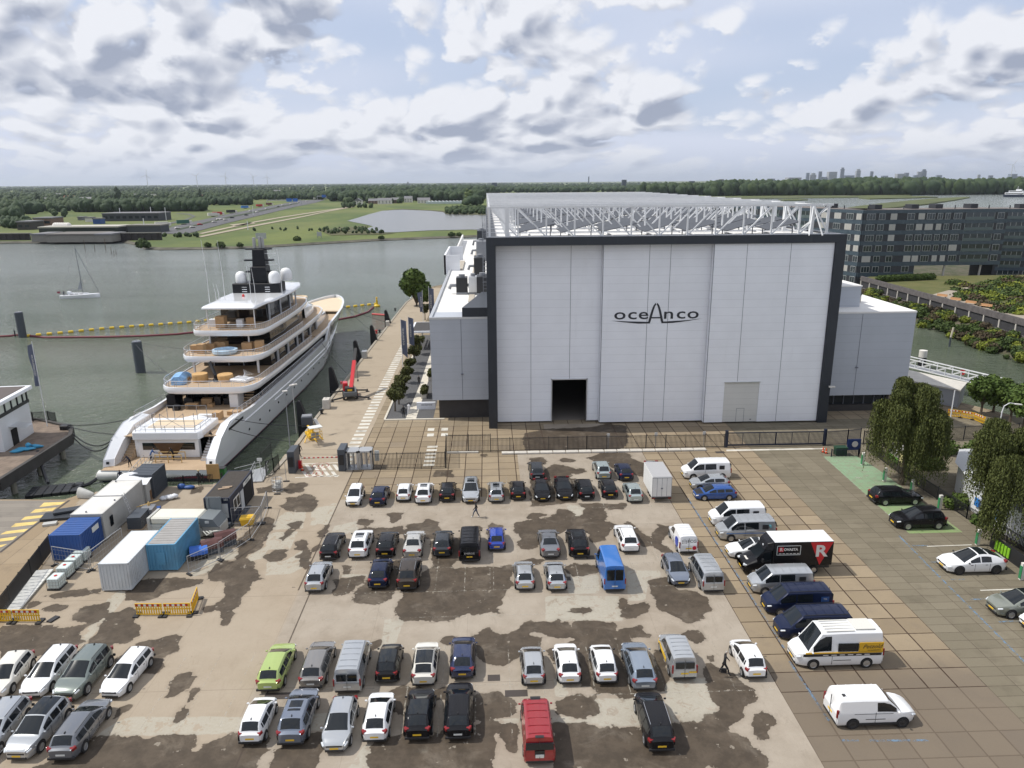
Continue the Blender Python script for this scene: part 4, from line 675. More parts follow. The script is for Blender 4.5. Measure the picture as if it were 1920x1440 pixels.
mb=MB();mb.box(-.1,4.2,15.86,7.4,12,19.0);o=mb.build('roof_block',M_grey,wr);MB().box(-.2,4.1,19.0,7.5,12.1,19.2).build('roof_cap',M_roofw,o)
t=thing('ventilation_unit','black domed roof ventilator standing on the right wing roof','roof unit',(59.2,116,15.85));MB().box(-.7,-.7,0,.7,.7,1.0).build('base',M_conc,t);MB().lathe([(.9,0),(1.0,.3),(.8,.8),(.3,1.1),(0.01,1.15)],(0,0,1.0),14).build('dome',M_black,t,smooth=40)
# ---------------------------------------------------------------- the yacht
M_hull=mat('yacht_white_paint',(.74,.755,.775),.16,coat=.6,var=.02,vscale=.05);M_navy=mat('boot_top_navy',(.012,.015,.03),.3);M_redl=mat('boot_stripe_red',(.20,.02,.04),.35)
def teak():
 n=NT('teak_deck');X,Y,Z=n.xyz();j=n.joint(X,0,.14,.012);nz=n.noise(.7,5,.7);c=n.mix(nz,(.36,.255,.16),(.48,.365,.245));c=n.mix(n.step(n.noise(.35,5,.7),.5,.7,0,.4),c,(.30,.20,.12));c=n.mix(n.ma('MULTIPLY',j,.45),c,(.12,.07,.04));return n.fin(c,.75)
M_teak=teak();M_yglass=mat('yacht_dark_glass',(.006,.008,.011),.06,spec=.8);M_ydark=mat('mast_black',(.006,.007,.010),.45,spec=.3);M_cart=mat('cardboard',(.42,.27,.14),.85,var=.12,vscale=2);M_wrap=mat('white_plastic_wrap',(.70,.72,.75),.35,var=.08,vscale=3);M_steelp=mat('polished_rail',(.70,.71,.73),.18,.85)
YA=math.atan2(-3.9,104);YO=Vector((-43.6,90.9,WL))
yacht=thing('yacht','large white superyacht with four decks and a black mast moored along the quay','yacht',YO,-math.atan2(3.9,104))
def lerp(a,b,t):return a+(b-a)*t
def interp(tab,y):
 if y<=tab[0][0]:return tab[0][1]
 for(a,u),(b,v)in zip(tab,tab[1:]):
  if y<=b:
   t=(y-a)/(b-a);return lerp(u,v,t)
 return tab[-1][1]
HB=[(0,7.2),(6,7.5),(20,7.6),(45,7.6),(62,7.35),(74,6.8),(84,5.9),(92,4.6),(97,3.2),(100,1.9),(101.6,.7),(102,.12)]
HWt=[(0,6.9),(6,7.2),(20,7.35),(45,7.3),(60,6.6),(72,5.0),(82,3.2),(90,1.7),(95,.6),(98,.1),(102,.1)]
SH=[(0,1.55),(1.2,1.6),(1.6,1.9),(3.5,3.6),(7.2,5.5),(9.5,5.8),(16,5.3),(40,5.4),(62,5.7),(65,7.6),(67,8.3),(72,8.6),(85,8.9),(102,9.4)]
ys=[0,1.2,1.6,2.4,3.5,5,7.2,9.5,12,16,22,30,38,46,54,60,62,65,67,70,75,80,84,88,91,94,96,98,99.5,100.8,101.6,102]
def half(y,z):
 top=interp(SH,y);hb=interp(HB,y);hw=interp(HWt,y);t=max(0,min(1,z/max(top,5.5)));
 return lerp(hw,hb,t**.8 if y<70 else t**1.25)
def ring(y):
 top=interp(SH,y);hs=[-.9,0,.32,.42,.75,1.5];zz=hs+[1.55+(top-1.55)*k/4 for k in(1,2,3,4)]if top>1.6 else hs+[1.5+.01*k for k in(1,2,3,4)]
 return zz
mb=MB();NR=10
rows=[]
for y in ys:rows.append([(half(y,z)-(1.6 if y<8 and z>2 else 0)*0,y+max(0,(y-90))*0,z)for z in ring(y)])
for sgn in(1,-1):
 V=[(sgn*x,y+(0 if y<95 else(z/9.4-1)*(y-94)*.55),z)for r_ in rows for x,y,z in r_];b=len(mb.v);mb.v+=V
 for i in range(len(ys)-1):
  for k in range(NR-1):
   a=b+i*NR+k;f=(a,a+1,a+NR+1,a+NR)if sgn<0 else(a+NR,a+NR+1,a+1,a)
   mb.f.append(f);mb.m.append(1 if k in(0,1)else 2 if k==2 else 0)
for sgn in(1,-1):
 for i in range(4,len(ys)-1):
  ya,yb=ys[i],ys[i+1];A=interp(SH,ya);B=interp(SH,yb);fa=4.5 if ya<63 else 8.0;fb=4.5 if yb<63 else 8.0;fa=min(fa,A-.05);fb=min(fb,B-.05);wt_=.45
  pa=max(.05,half(ya,A)-wt_);pb=max(.05,half(yb,B)-wt_);dya=0 if ya<95 else 0
  mb.add([(sgn*half(ya,A),ya,A),(sgn*half(yb,B),yb,B),(sgn*pb,yb,B+.02),(sgn*pa,ya,A+.02),(sgn*pa,ya,fa),(sgn*pb,yb,fb)],[(0,1,2,3),(3,2,5,4)],0)
mb.add([(-7,0,-.9),(7,0,-.9),(7.2,0,.3),(-7.2,0,.3),(7.2,0,.45),(-7.2,0,.45),(7.2,0,1.55),(-7.2,0,1.55)],[(0,1,2,3)],1);mb.add([(-7.2,0,.32),(7.2,0,.32),(7.2,0,.42),(-7.2,0,.42)],[(0,1,2,3)],1);mb.add([(-7.2,0,.42),(7.2,0,.42),(7.2,0,.75),(-7.2,0,.75)],[(0,1,2,3)],2);mb.add([(-7.2,0,.75),(7.2,0,.75),(7.2,0,1.55),(-7.2,0,1.55)],[(0,1,2,3)],0)
hull=mb.build('hull',[M_hull,M_navy,M_redl],yacht,smooth=38)
def deckpoly(ya,yb,inset,n=40,aft=None,front=None,hbf=None):
 "outline of a deck from aft edge ya to front yb; half width hbf(y)-inset"
 L=[];
 for k in range(n+1):
  y=lerp(ya,yb,k/n);L.append((max(.05,hbf(y)-inset),y))
 return[(x,y)for x,y in L]+[(-x,y)for x,y in L[::-1]]
def slab(name,poly,z0,z1,m,parent=yacht,**k):return MB().prism(poly,z0,z1).build(name,m,parent,**k)
hbf0=lambda y:interp(HB,y)
slab('swim_platform',[(-7.2,0.02),(7.2,0.02),(7.35,5.4),(-7.35,5.4)],1.5,1.58,M_teak)
slab('main_deck',deckpoly(5.2,60,.5,hbf=hbf0),4.35,4.5,M_teak)
slab('fore_deck',deckpoly(55,100.5,.5,hbf=hbf0),7.75,8.0,M_teak)
slab('fore_deck_top',[(x*.985,y)for x,y in deckpoly(80.5,100.8,.35,hbf=hbf0)],8.45,8.75,mat('bow_teak',(.60,.49,.35),.7,var=.06),smooth=30)
mb=MB();mb.box(-4.3,4.6,1.58,3.9,5.4,4.3);mb.prism([(-4.6,4.0),(4.2,4.0),(4.5,4.9),(4.5,10.5),(-4.9,10.5),(-4.9,4.9)],4.3,5.35);mb.box(-4.9,4.9,4.3,-4.3,6.4,1.58);mb.build('transom',M_hull,yacht,bevel=.06)
mb=MB();mb.box(-3.7,4.56,2.7,3.4,4.6,3.7);mb.build('transom_window',M_yglass,yacht)
mb=MB();mb.add([(-2.2,4.52,3.7),(2.0,4.52,3.7),(.9,4.5,2.1),(-1.1,4.5,2.1),(-2.2,4.56,3.7),(2.0,4.56,3.7),(.9,4.56,2.1),(-1.1,4.56,2.1)],[(0,1,2,3),(0,4,5,1),(1,5,6,2),(2,6,7,3),(3,7,4,0)]);mb.build('transom_shield',mat('bronze_glass',(.10,.055,.028),.25),yacht)
mb=MB();mb.box(-4.1,5.2,5.0,3.7,9.9,5.42);mb.build('pool_cover',M_wrap,yacht);MB().box(-3.4,5.9,5.42,3.0,9.2,5.47).build('pool_surround',mat('bow_teak',(.60,.49,.35),.7),yacht)
for sx,x0,x1 in((1,4.55,5.9),(-1,-6.1,-4.95)):
 mb=MB();N=12
 for k in range(N):
  y0=3.2+k*.42;mb.box(x0,y0,1.58,x1,y0+.44,1.58+(k+1)*(4.5-1.58)/N)
 st=mb.build('stairs',mat('stair_white',(.60,.60,.60),.6)if sx>0 else M_teak,yacht);mb=MB()
 for k in range(N):mb.box(x0+.03,3.2+k*.42,1.585+(k+1)*(4.5-1.58)/N,x1-.03,3.2+k*.42+.34,1.60+(k+1)*(4.5-1.58)/N)
 mb.build('tread',M_teak if sx<0 else mat('worn_tread',(.24,.20,.17),.8),st)
for s in(1,-1):
 mb=MB();x0,x1=(5.95,7.42)if s>0 else(6.15,7.42)
 prof=[(1.0,1.58),(1.35,2.5),(3.9,4.5),(7.2,5.75),(12,5.7),(12,4.5),(8,1.58)]
 mb.add([(s*x0,y+.5,z-(.45 if z>4.4 else 0))for y,z in prof]+[(s*x1,y,z)for y,z in prof],[tuple(range(7)),tuple(range(13,6,-1))]+[(i,(i+1)%7,7+(i+1)%7,7+i)for i in range(7)]);mb.build('stern_wing',M_hull,yacht,bevel=.07,smooth=28)
 mb=MB();mb.cbox((s*6.8,1.14,2.15),(.35,.1,.35),m=0,rx=-.3);mb.box(s*7.50-.03,6.5,4.75,s*7.50+.03,12,5.1);mb.build('fairlead',M_ydark,yacht)
def rail(pts,h=1.0,posts=1.6,name='railing',m=M_steelp,mid=2,r=.035):
 mb=MB();up=Vector((0,0,h));P=[Vector(p)for p in pts]
 mb.tube([p+up for p in P],r*1.3,5)
 for q in range(mid):mb.tube([p+up*((q+1)/(mid+1))for p in P],r*.5,4)
 for a,b in zip(P,P[1:]):
  n=max(1,int((b-a).length/posts))
  for i in range(n):p=a.lerp(b,i/n);mb.bar(p,p+up,r*1.6)
 mb.bar(P[-1],P[-1]+up,r*1.6);return mb.build(name,m,yacht)
def upper(nm,tab,zf,fh,notch=None,n=48,yfront=None):
 ya,yb=tab[0][0],tab[-1][0];Y=[ya+(yb-ya)*(.5-.5*math.cos(math.pi*k/n))for k in range(n+1)]
 out=[(interp(tab,y),y)for y in Y];poly=out+[(-x,y)for x,y in out[::-1]]
 rings=[]
 for sx,z in((.965,zf-fh),(.995,zf-fh*.72),(1.0,zf-fh*.25),(.99,zf+.12),(.965,zf+.14),(.96,zf)):
  rings.append([(x*(1-(1-sx)*1.0)-(0),ya+(y-ya)*(1-(1-sx)*.3)+(1-sx)*5.0*max(0,1-(y-ya)/8),z)for x,y in poly])
 o=MB().loft(rings,cap=False).build('deck_fascia',M_hull,yacht,smooth=45)
 inn=rings[-1];MB().add([(p[0]*1.002,p[1],zf-.02)for p in inn],[tuple(range(len(inn)))]).build('deck',M_teak,yacht)
 bot=rings[0];MB().add(bot,[tuple(range(len(bot)))]).build('soffit',mat('soffit_white',(.5,.5,.5),.7),yacht)
 return[(p[0]*1.01,p[1],zf+.13)for p in inn]
T2=[(17.2,4.3),(17.5,5.8),(18.6,6.9),(20.5,7.45),(30,7.6),(50,7.5),(64,7.2),(72,6.4),(76,5.2),(78,3.4),(78.6,.2)]
T3=[(23.6,4.0),(24.0,5.4),(25.3,6.35),(27.5,6.8),(36,6.95),(52,6.8),(62,6.3),(69,5.2),(73,3.4),(74.2,.2)]
T4=[(27.6,4.2),(28.0,5.3),(29.2,5.9),(31.5,6.2),(42,6.2),(52,5.8),(58,5.0),(63,3.6),(65.6,.2)]
T5=[(29.4,4.15),(29.8,4.4),(36,4.55),(36.6,5.0),(40,5.15),(50,5.1),(56,4.5),(60.5,3.2),(62.3,.2)]
c2=upper('d2',T2,7.8,.9);c3=upper('d3',T3,11.1,.85);c4=upper('d4',T4,14.45,.8)
def curve_part(c,ymax,half_=None):
 R_=[p for p in c[:len(c)//2]if p[1]<ymax];L_=[p for p in c[len(c)//2:]if p[1]<ymax];return L_+R_
rail(curve_part(c2,52),.95);rail(curve_part(c3,50),.95);rail(curve_part(c4,50),.95)
n=40;ya,yb=T5[0][0],T5[-1][0];Yh=[ya+(yb-ya)*(.5-.5*math.cos(math.pi*k/n))for k in range(n+1)];out=[(interp(T5,y),y)for y in Yh];poly=out+[(-x,y)for x,y in out[::-1]]
MB().loft([[(x*s,45+(y-45)*s,z)for x,y in poly]for s,z in((.96,17.55),(1,17.75),(1,17.95),(.97,18.15),(.8,18.3))]).build('hardtop',M_hull,yacht,smooth=40)
def house(tabf,ya,yb,z0,z1,name='deckhouse',m=M_yglass,ins=1.6,n=24):
 Y=[ya+(yb-ya)*k/n for k in range(n+1)];o=[(max(.1,interp(tabf,y)-ins-(0 if y<yb-6 else(y-(yb-6))**2*.12)),y)for y in Y];poly=o+[(-x,y)for x,y in o[::-1]]
 return MB().loft([[(x,y,z0)for x,y in poly],[(x*.97,y-(.0 if y<yb-4 else .8),z1)for x,y in poly]]).build(name,m,yacht)
house(T2,24.5,62,4.5,7.0,ins=1.5,name='main_saloon');house(T3,31.5,70,7.8,10.4,name='upper_saloon',ins=1.1);house(T4,33.5,64,11.1,13.8,name='bridge_deck_house',ins=.9);house(T5,36.5,58,14.45,17.6,name='sky_lounge',ins=.9)
WP=[];MBn=lambda*a:WP.append(MB().box(*a))
for x in(-4.0,-1.5,1.0,3.6):MBn(x-.09,31.38,7.8,x+.09,31.5,9.95)
for y in(34,40,46,50,56,62):
 for s in(1,-1):MBn(s*(interp(T3,y)-1.0)-.08,y,7.8,s*(interp(T3,y)-1.0)+.08,y+.9,9.9)
for y in(37,43,49,54):
 for s in(1,-1):MBn(s*(interp(T5,y)-.86)-.06,y,14.45,s*(interp(T5,y)-.86)+.06,y+.7,17.5)
each(WP,'window_pillar',mat('pillar_grey',(.30,.32,.35),.4),yacht)
mb=MB()
for s in(1,-1):
 mb.bar((s*3.9,30.6,14.45),(s*3.9,30.6,17.6),.14)
 mb.bar((s*5.2,26.5,7.8),(s*5.2,26.5,9.95),.28);mb.bar((s*3.2,29,11.1),(s*3.2,29,13.4),.2)
mb.build('deck_pillar',M_hull,yacht)
MB().box(-6.2,17.9,4.5,-4.9,20.5,6.55).build('bulkhead_post',M_ydark,yacht);MB().box(-4.9,21.5,4.5,4.6,21.7,7.0).build('aft_glass_wall',M_yglass,yacht)
mb=MB();mb.box(3.2,18.3,4.5,4.5,20.8,6.55);mb.build('locker',M_hull,yacht)
mb=MB()
for k in range(10):mb.box(4.9,18.6+k*.38,4.5+k*.33,6.2,18.95+k*.38,4.6+k*.33)
mb.build('deck_stairs',M_teak,yacht)
mb=MB()
for s in(1,-1):
 for i in range(12):
  y0,y1=67+i*2.2,67+(i+1)*2.2;za,zb=5.7+.04*i,7.3+.03*i
  if i==0:y0+=.8
  mb.add([(s*(half(y0,za)+.03),y0,za),(s*(half(y1,za)+.03),y1,za),(s*(half(y1,zb)+.03),y1,zb),(s*(half(y0,zb)+.03),y0,zb)],[(0,1,2,3)])
mb.build('hull_opening',M_yglass,yacht,fix=False)
mb=MB()
for s in(1,-1):
 for za,y0,y1 in((4.2,12,90),(3.3,26,96)):
  pts=[(s*(half(y,za)+.05),y,za)for y in np.linspace(y0,y1,30)];mb.tube(pts,.09,5)
mb.build('rubbing_strake',M_hull,yacht)
mb=MB()
for i in range(16):
 for s in(1,-1):y=14+i*4.6;mb.cbox((s*(half(y,2.4)+.02),y,2.4),(.06,.45,.3))
mb.build('porthole',M_yglass,yacht)
rail([(7.0,9.6,5.8),(7.2,20,5.35),(7.2,40,5.42),(7.1,60,5.7)],.8,1.6);rail([(-7.0,9.6,5.8),(-7.2,20,5.35),(-7.2,40,5.42),(-7.1,60,5.7)],.8,1.6)
rail([(-4.4,10.2,5.35),(-4.6,5.0,5.35),(-4.2,4.3,5.35),(3.8,4.3,5.35),(4.3,5.0,5.35),(4.3,10.2,5.35)],.85,1.3)
mb=MB()
def dome(y0,y1,hw,z0,z1,n=14):
 rings=[]
 for k in range(n+1):
  t=k/n;y=lerp(y0,y1,t);w_=hw*math.sqrt(max(0,1-t**2.2));zt=lerp(z1,z0+.3,t**1.6)
  rings.append([(-w_,y,z0),(-w_*.97,y,lerp(z0,zt,.7)),(-w_*.75,y,zt),(0,y,zt+.12),(w_*.75,y,zt),(w_*.97,y,lerp(z0,zt,.7)),(w_,y,z0)])
 mb.loft(rings,closed=False,cap=False)
dome(60,84.5,4.9,8.0,11.0);mb.build('coachroof',M_hull,yacht,smooth=40)
mb=MB();dome(58,74,4.4,11.0,13.9);mb.build('wheelhouse_roof',M_hull,yacht,smooth=40)
mb=MB();mb.lathe([(.01,0),(2.2,0),(2.3,.5),(1.9,.55),(1.8,.2),(.01,.2)],(-.6,70,13.2),20);mb.build('forward_pool',mat('bow_teak',(.60,.49,.35),.7),yacht)
mb=MB();mb.prism([(-4.4,44.0),(4.2,44.0),(4.2,47.6),(3.0,48.6),(-3.2,48.6),(-4.4,47.6)],18.1,20.0);mb.build('mast_base',M_ydark,yacht,bevel=.1)
mb=MB()
for x in(-2.2,2.0):
 for k in range(3):mb.box(x-.45,43.93,18.5+k*.4,x+.45,43.98,18.62+k*.4)
mb.build('vent_grille',M_steelp,yacht)
def trunk(c,z0,z1,wx0,wx1,wy0,wy1):return[[(c[0]-wx0,c[1]-wy0,z0),(c[0]+wx0,c[1]-wy0,z0),(c[0]+wx0,c[1]+wy0,z0),(c[0]-wx0,c[1]+wy0,z0)],[(c[0]-wx1,c[1]-wy1,z1),(c[0]+wx1,c[1]-wy1,z1),(c[0]+wx1,c[1]+wy1,z1),(c[0]-wx1,c[1]+wy1,z1)]]
mb=MB();mb.loft(trunk((.2,46.4),20.0,22.9,1.55,1.4,1.4,1.3));mb.loft(trunk((.3,46.6),22.9,26.0,1.2,1.05,1.1,.95));mb.build('mast_trunk',M_ydark,yacht,bevel=.08)
for z,w_,y_ in((25.9,2.2,46.4),(23.9,2.5,46.2),(21.8,2.5,46.4)):
 MB().prism([(-w_+.2,y_-.6),(w_+.2,y_-.6),(w_+.5,y_),(w_+.2,y_+.7),(-w_+.2,y_+.7),(-w_-.1,y_)],z,z+.24).build('mast_spreader',M_ydark,yacht)
mb=MB()
for x,r_,h in((-.45,.3,1.95),(.55,.26,2.1),(.95,.3,2.0)):mb.lathe([(r_,0),(r_,h*.9),(r_*.85,h),(0.01,h+.05)],(x,46.4+.3*(x>.7),26.1),12)
mb.build('exhaust_pipe',mat('exhaust_steel',(.33,.33,.32),.4,.6),yacht,smooth=40)
for x,y,z,r_ in((-3.2,45.6,20.0,.98),(3.1,45.0,20.0,1.02),(5.2,48.5,20.1,1.05),(-1.3,48.9,19.9,.62)):
 mb=MB();mb.lathe([(r_*.94,0),(r_,r_*.3),(r_,r_*1.1),(r_*.93,r_*1.55),(r_*.66,r_*1.93),(r_*.3,r_*2.1),(.01,r_*2.14)],(min(x,4.2)if y>48 else x,y,z),20);mb.build('radar_dome',mat('dome_white',(.76,.77,.78),.4),yacht,smooth=50)
mb=MB()
for x,y,z,h in((-4.2,33,18.2,10.5),(-2.6,35.6,18.2,10.2),(-3.2,34.6,18.2,3),(2.6,33.6,18.2,6),(3.2,34,18.2,6),(-4.3,36,18.2,3),(4.6,44,18.2,8)):mb.tube([(x,y,z),(x,y,z+h*.45),(x-.25,y,z+h)],[.06,.05,.02],5)
mb.bar((1.2,46,25.2),(3.4,46,25.25),.06);mb.bar((1.2,46,23.2),(3.6,46,23.25),.06);mb.build('antenna',mat('dome_white',(.76,.77,.78),.4),yacht)
MB().lathe([(.22,0),(.24,.3),(.01,.5)],(-.9,39.6,18.3),10).build('navigation_light',mat('signal_red',(.55,.03,.03),.4),yacht)
def on(x,y,z):return yacht.matrix_basis@Vector((x,y,z))
yacht.rotation_euler[2]=-math.atan2(3.9,104);bpy.context.view_layer.update()
YR=yacht.rotation_euler[2]
def crate(x,y,z,sx,sy,sz,lb,m=M_cart,grp='cardboard boxes on the yacht decks'):
 mb=MB();mb.box(-sx/2,-sy/2,0,sx/2,sy/2,sz);mb.box(-.05,-sy/2-.004,0.02,.05,-sy/2+.01,sz-.02);o=mb.build('packing_box',m,bevel=.02);o.location=on(x,y,z);o.rotation_euler=(0,0,YR+rng.uniform(-.2,.2));tag(o,lb,'box',grp)
crate(-1.9,31.2,14.45,1.5,1.2,1.9,'tall cardboard carton standing on the top deck left of the centre');crate(1.1,31.6,14.45,1.0,1.0,1.3,'carton wrapped in white on the top deck right of the centre',M_wrap);crate(2.6,32.2,14.45,1.2,1.0,1.4,'brown carton beside the wrapped one on the top deck');crate(-3.6,32.3,14.45,1.3,1.0,1.2,'low carton by the glass at the left of the top deck',M_wrap)
crate(-5.0,27.5,11.1,1.4,1.1,1.2,'leftmost brown carton on the third deck');crate(-3.8,26.8,11.1,1.1,1.1,1.5,'square carton in front of two others on the third deck');crate(-3.0,29.0,11.1,1.4,1.2,1.1,'carton behind the square one on the third deck');crate(-1.6,29.6,11.1,1.8,1.2,1.3,'wide carton in the shade of the third deck');crate(3.0,28.8,11.1,1.7,1.2,1.3,'wide brown carton right of the round tub on the third deck');crate(5.0,28.6,11.1,1.3,1.2,1.6,'tall carton at the right side of the third deck')
def lathed(nm,prof,x,y,z,m,lb,cat,n=20,grp=None,**k):o=MB().lathe(prof,(0,0,0),n).build(nm,m,**k);o.location=on(x,y,z);return tag(o,lb,cat,grp)
lathed('round_table',[(1.15,0),(1.2,1.0),(1.15,1.2),(.01,1.22)],-2.3,21.6,7.8,mat('kraft_wrap',(.50,.31,.13),.8,var=.12,vscale=2),'round table wrapped in brown paper at the left of the crane','table',grp='wrapped round tables');lathed('round_table',[(1.2,0),(1.22,.85),(1.15,1.0),(.01,1.02)],1.5,21.9,7.8,mat('kraft_wrap',(.50,.31,.13),.8),'round table wrapped in brown paper at the right of the crane','table',grp='wrapped round tables')
lathed('hot_tub',[(1.7,0),(1.95,.25),(1.95,.7),(1.6,.75),(1.5,.3),(.01,.3)],.1,26.4,11.1,mat('tub_wrap',(.42,.56,.68),.35,var=.2,vscale=2),'round tub wrapped in pale blue film at the aft end of the third deck','hot tub',24)
t=thing('covered_tender','long item under light blue plastic sheeting at the left of the second deck','covered item',on(-5.2,21.5,7.8),YR+.15);q=MB();rr=[]
for k in range(6):
 y=-2.4+k*.96;w_=.9+.25*math.sin(k*1.3);h=1.0+.5*math.sin(.6+k*.55);rr.append([(-w_,y,0),(-w_*.95,y,h*.6),(-w_*.5,y,h),(w_*.4,y,h*1.02),(w_*.95,y,h*.55),(w_,y,0)])
q.loft(rr).build('sheet',mat('blue_sheeting',(.22,.42,.70),.3,var=.25,vscale=1.5),t);MB().box(-.8,-2.2,-.0,.8,2.2,.3).build('pallet',M_cart,t)
t=thing('deck_crane','folded black deck crane between the round tables on the yacht','crane',on(-.2,21.3,7.8),YR);MB().lathe([(.5,0),(.5,.4),(.3,.5),(.3,.9),(.01,.95)],(0.5,0,0),12).build('base',M_ydark,t);MB().bar((.5,0,.8),(-1.7,3.2,2.6),.42,.5).bar((.3,.1,1.1),(-1.2,2.6,2.75),.2).build('boom',M_ydark,t,bevel=.04)
t=thing('sun_bed','white wrapped sunbed with loose tubes at the right of the second deck','lounger',on(4.2,21.6,7.8),YR-.3);MB().box(-1.5,-1.1,0,1.5,1.1,.45).build('mattress',M_wrap,t,bevel=.08);q=MB()
for k in range(7):q.bar((-1.2+k*.4,-.8,.5),(1.4-k*.3,1.2,.9+.1*k),.05)
q.build('tube',M_steelp,t)
t=thing('plastic_heap','heap of white plastic sheeting behind the yacht pool','plastic sheet',on(1.0,11.4,4.5),YR);o=blobs('sheeting',[(0,0,.3,2.0,.7,.6,.5),(-1.3,.3,.2,1.1,.6,.4,.4),(1.2,-.2,.25,.9,.6,.45,.6)],M_wrap,ICO2,.12,t)
crate(3.6,12.6,4.5,1.1,1.4,1.1,'brown carton at the foot of the yacht stairs on the main deck');crate(5.2,14.6,4.5,1.6,1.2,.6,'flattened brown cartons by the right rail of the main deck');crate(1.6,13.6,4.5,2.6,.7,.35,'long pale timber pack on the main deck teak',M_wrap)
t=thing('work_bench','small wooden workbench in the shade of the main deck','workbench',on(-2.2,17.4,4.5),YR);MB().box(-.9,-.4,.8,.9,.4,.9).build('top',M_cart,t);q=MB();[q.bar((a,b,0),(a,b,.8),.08)for a in(-.8,.8)for b in(-.3,.3)];q.build('leg',M_cart,t)
for i_,(x_,y_,w_,h_,c_)in enumerate(((-3.6,19.6,1.3,1.1,0),(-1.0,20.2,1.6,.9,1),(.9,19.8,.9,1.3,0),(2.4,20.0,1.2,1.0,0),(-4.4,17.0,.9,.8,0),(.2,18.6,.8,.5,1))):crate(x_,y_,4.5,w_,.9,h_,['dark crate furthest left under the second deck','low pale crate at the back of the main deck','tall dark crate in the shade of the main deck','dark crate right of the tall one in the shade','small dark crate beside the black bulkhead','small pale crate in front of the dark ones'][i_],(M_black,M_cart)[c_],'work crates under the second deck')
t=thing('scaffold','light steel scaffold frames standing around the covered yacht pool','scaffold',on(0,7.5,5.35),YR);q=MB()
for x in(-2.2,-1.2,2.0,3.4):
 q.bar((x,-2.2,0),(x,-2.2,2.3),.06);q.bar((x,2.0,0),(x,2.0,2.1),.06)
q.bar((-2.2,-2.2,1.2),(3.4,-2.2,1.2),.05);q.bar((-2.2,2,2.1),(3.4,2,2.1),.05);q.bar((-1.2,-2.2,.1),(2,-2.2,2.2),.04);q.bar((-1.2,-2.2,2.2),(2,-2.2,.1),.04);q.build('tube',M_rail,t)
t=thing('gangway','grey aluminium gangway with handrails leading onto the yacht swim platform','gangway',(0,0,0));a=on(-1.9,2.2,1.9);b=Vector((-43.4,84.2,.35));q=MB();q.bar(a,b,1.0,.12);q.build('walkway',mat('gangway_deck',(.40,.36,.30),.8),t);q=MB();sd=(b-a).cross(Vector((0,0,1))).normalized()*.5
for s in(1,-1):
 q.tube([a+sd*s+Vector((0,0,1)),b+sd*s+Vector((0,0,1))],.04,5);q.tube([a+sd*s+Vector((0,0,.5)),b+sd*s+Vector((0,0,.5))],.03,5)
 for k in range(6):p=a.lerp(b,k/5)+sd*s;q.bar(p,p+Vector((0,0,1)),.05)
q.build('handrail',M_alu,t)
t=thing('timber_barrier','yellow timber barrier around the opening on the yacht swim platform','barrier',on(.4,2.6,1.58),YR);q=MB()
for x in(-1.6,.1,1.9):q.bar((x,0,0),(x,0,1.15),.09);q.bar((x,1.2,0),(x,1.2,1.15),.09)
q.bar((-1.6,0,1.1),(1.9,0,1.1),.1);q.bar((-1.6,1.2,1.1),(1.9,1.2,1.1),.1);q.bar((-1.6,0,.6),(1.9,0,.6),.08);q.build('timber',mat('new_timber',(.58,.40,.16),.8),t)
def rope(a,b,sag,lb,r=.06,m=M_black,grp='mooring lines'):
 a,b=Vector(a),Vector(b);P=[a.lerp(b,k/10)-Vector((0,0,sag*4*(k/10)*(1-k/10)))for k in range(11)];tag(MB().tube(P,r,5).build('mooring_line',m),lb,'rope',grp)
# ---------------------------------------------------------------- vehicles
VS=1.06
M_tyre=mat('tyre_rubber',(.018,.018,.019),.85);M_rim=mat('alloy_rim',(.48,.49,.50),.3,.8);M_rimd=mat('dark_rim',(.03,.03,.032),.4);M_cglass=mat('car_glass',(.010,.013,.016),.06,spec=.5);M_trim=mat('black_trim',(.018,.018,.020),.55);M_tail=mat('tail_lamp_red',(.20,.007,.009),.2,coat=.5);M_head=mat('headlamp_clear',(.60,.63,.66),.08,spec=.9);M_plate=mat('yellow_plate',(.72,.46,.03),.5);M_platew=mat('white_plate',(.62,.64,.62),.5);M_chrome=mat('chrome',(.6,.6,.6),.12,.9);M_arch=mat('wheel_arch_black',(.008,.008,.009),.9)
PT={}
def paint(name,col,metal=0.0,rough=.22):
 if name not in PT:PT[name]=mat('car_paint_'+name,col,rough,metal,coat=.2 if max(col)<.06 else .9,spec=.2 if max(col)<.06 else None,var=.02,vscale=.6)
 return PT[name]
for nm,c,me in(('white',(.74,.75,.76),0),('cream',(.66,.64,.58),0),('black',(.009,.009,.011),0),('navy',(.010,.016,.045),.1),('dark_blue',(.012,.022,.075),.2),('silver',(.46,.48,.50),.55),('grey',(.17,.18,.20),.4),('dark_grey',(.045,.05,.058),.3),('brown',(.055,.045,.038),.2),('blue',(.012,.075,.30),.1),('bright_blue',(.012,.05,.36),.2),('van_blue',(.035,.15,.45),0),('lime',(.36,.46,.14),.15),('beige',(.50,.49,.46),.4),('red',(.27,.008,.014),.1),('sage',(.17,.20,.185),.25),('pale_green',(.38,.44,.44),.45),('grey_brown',(.24,.23,.22),.45),('blue_grey',(.20,.23,.29),.5),('steel_blue',(.26,.31,.38),.5),('olive',(.20,.215,.185),.2)):paint(nm,c,me)
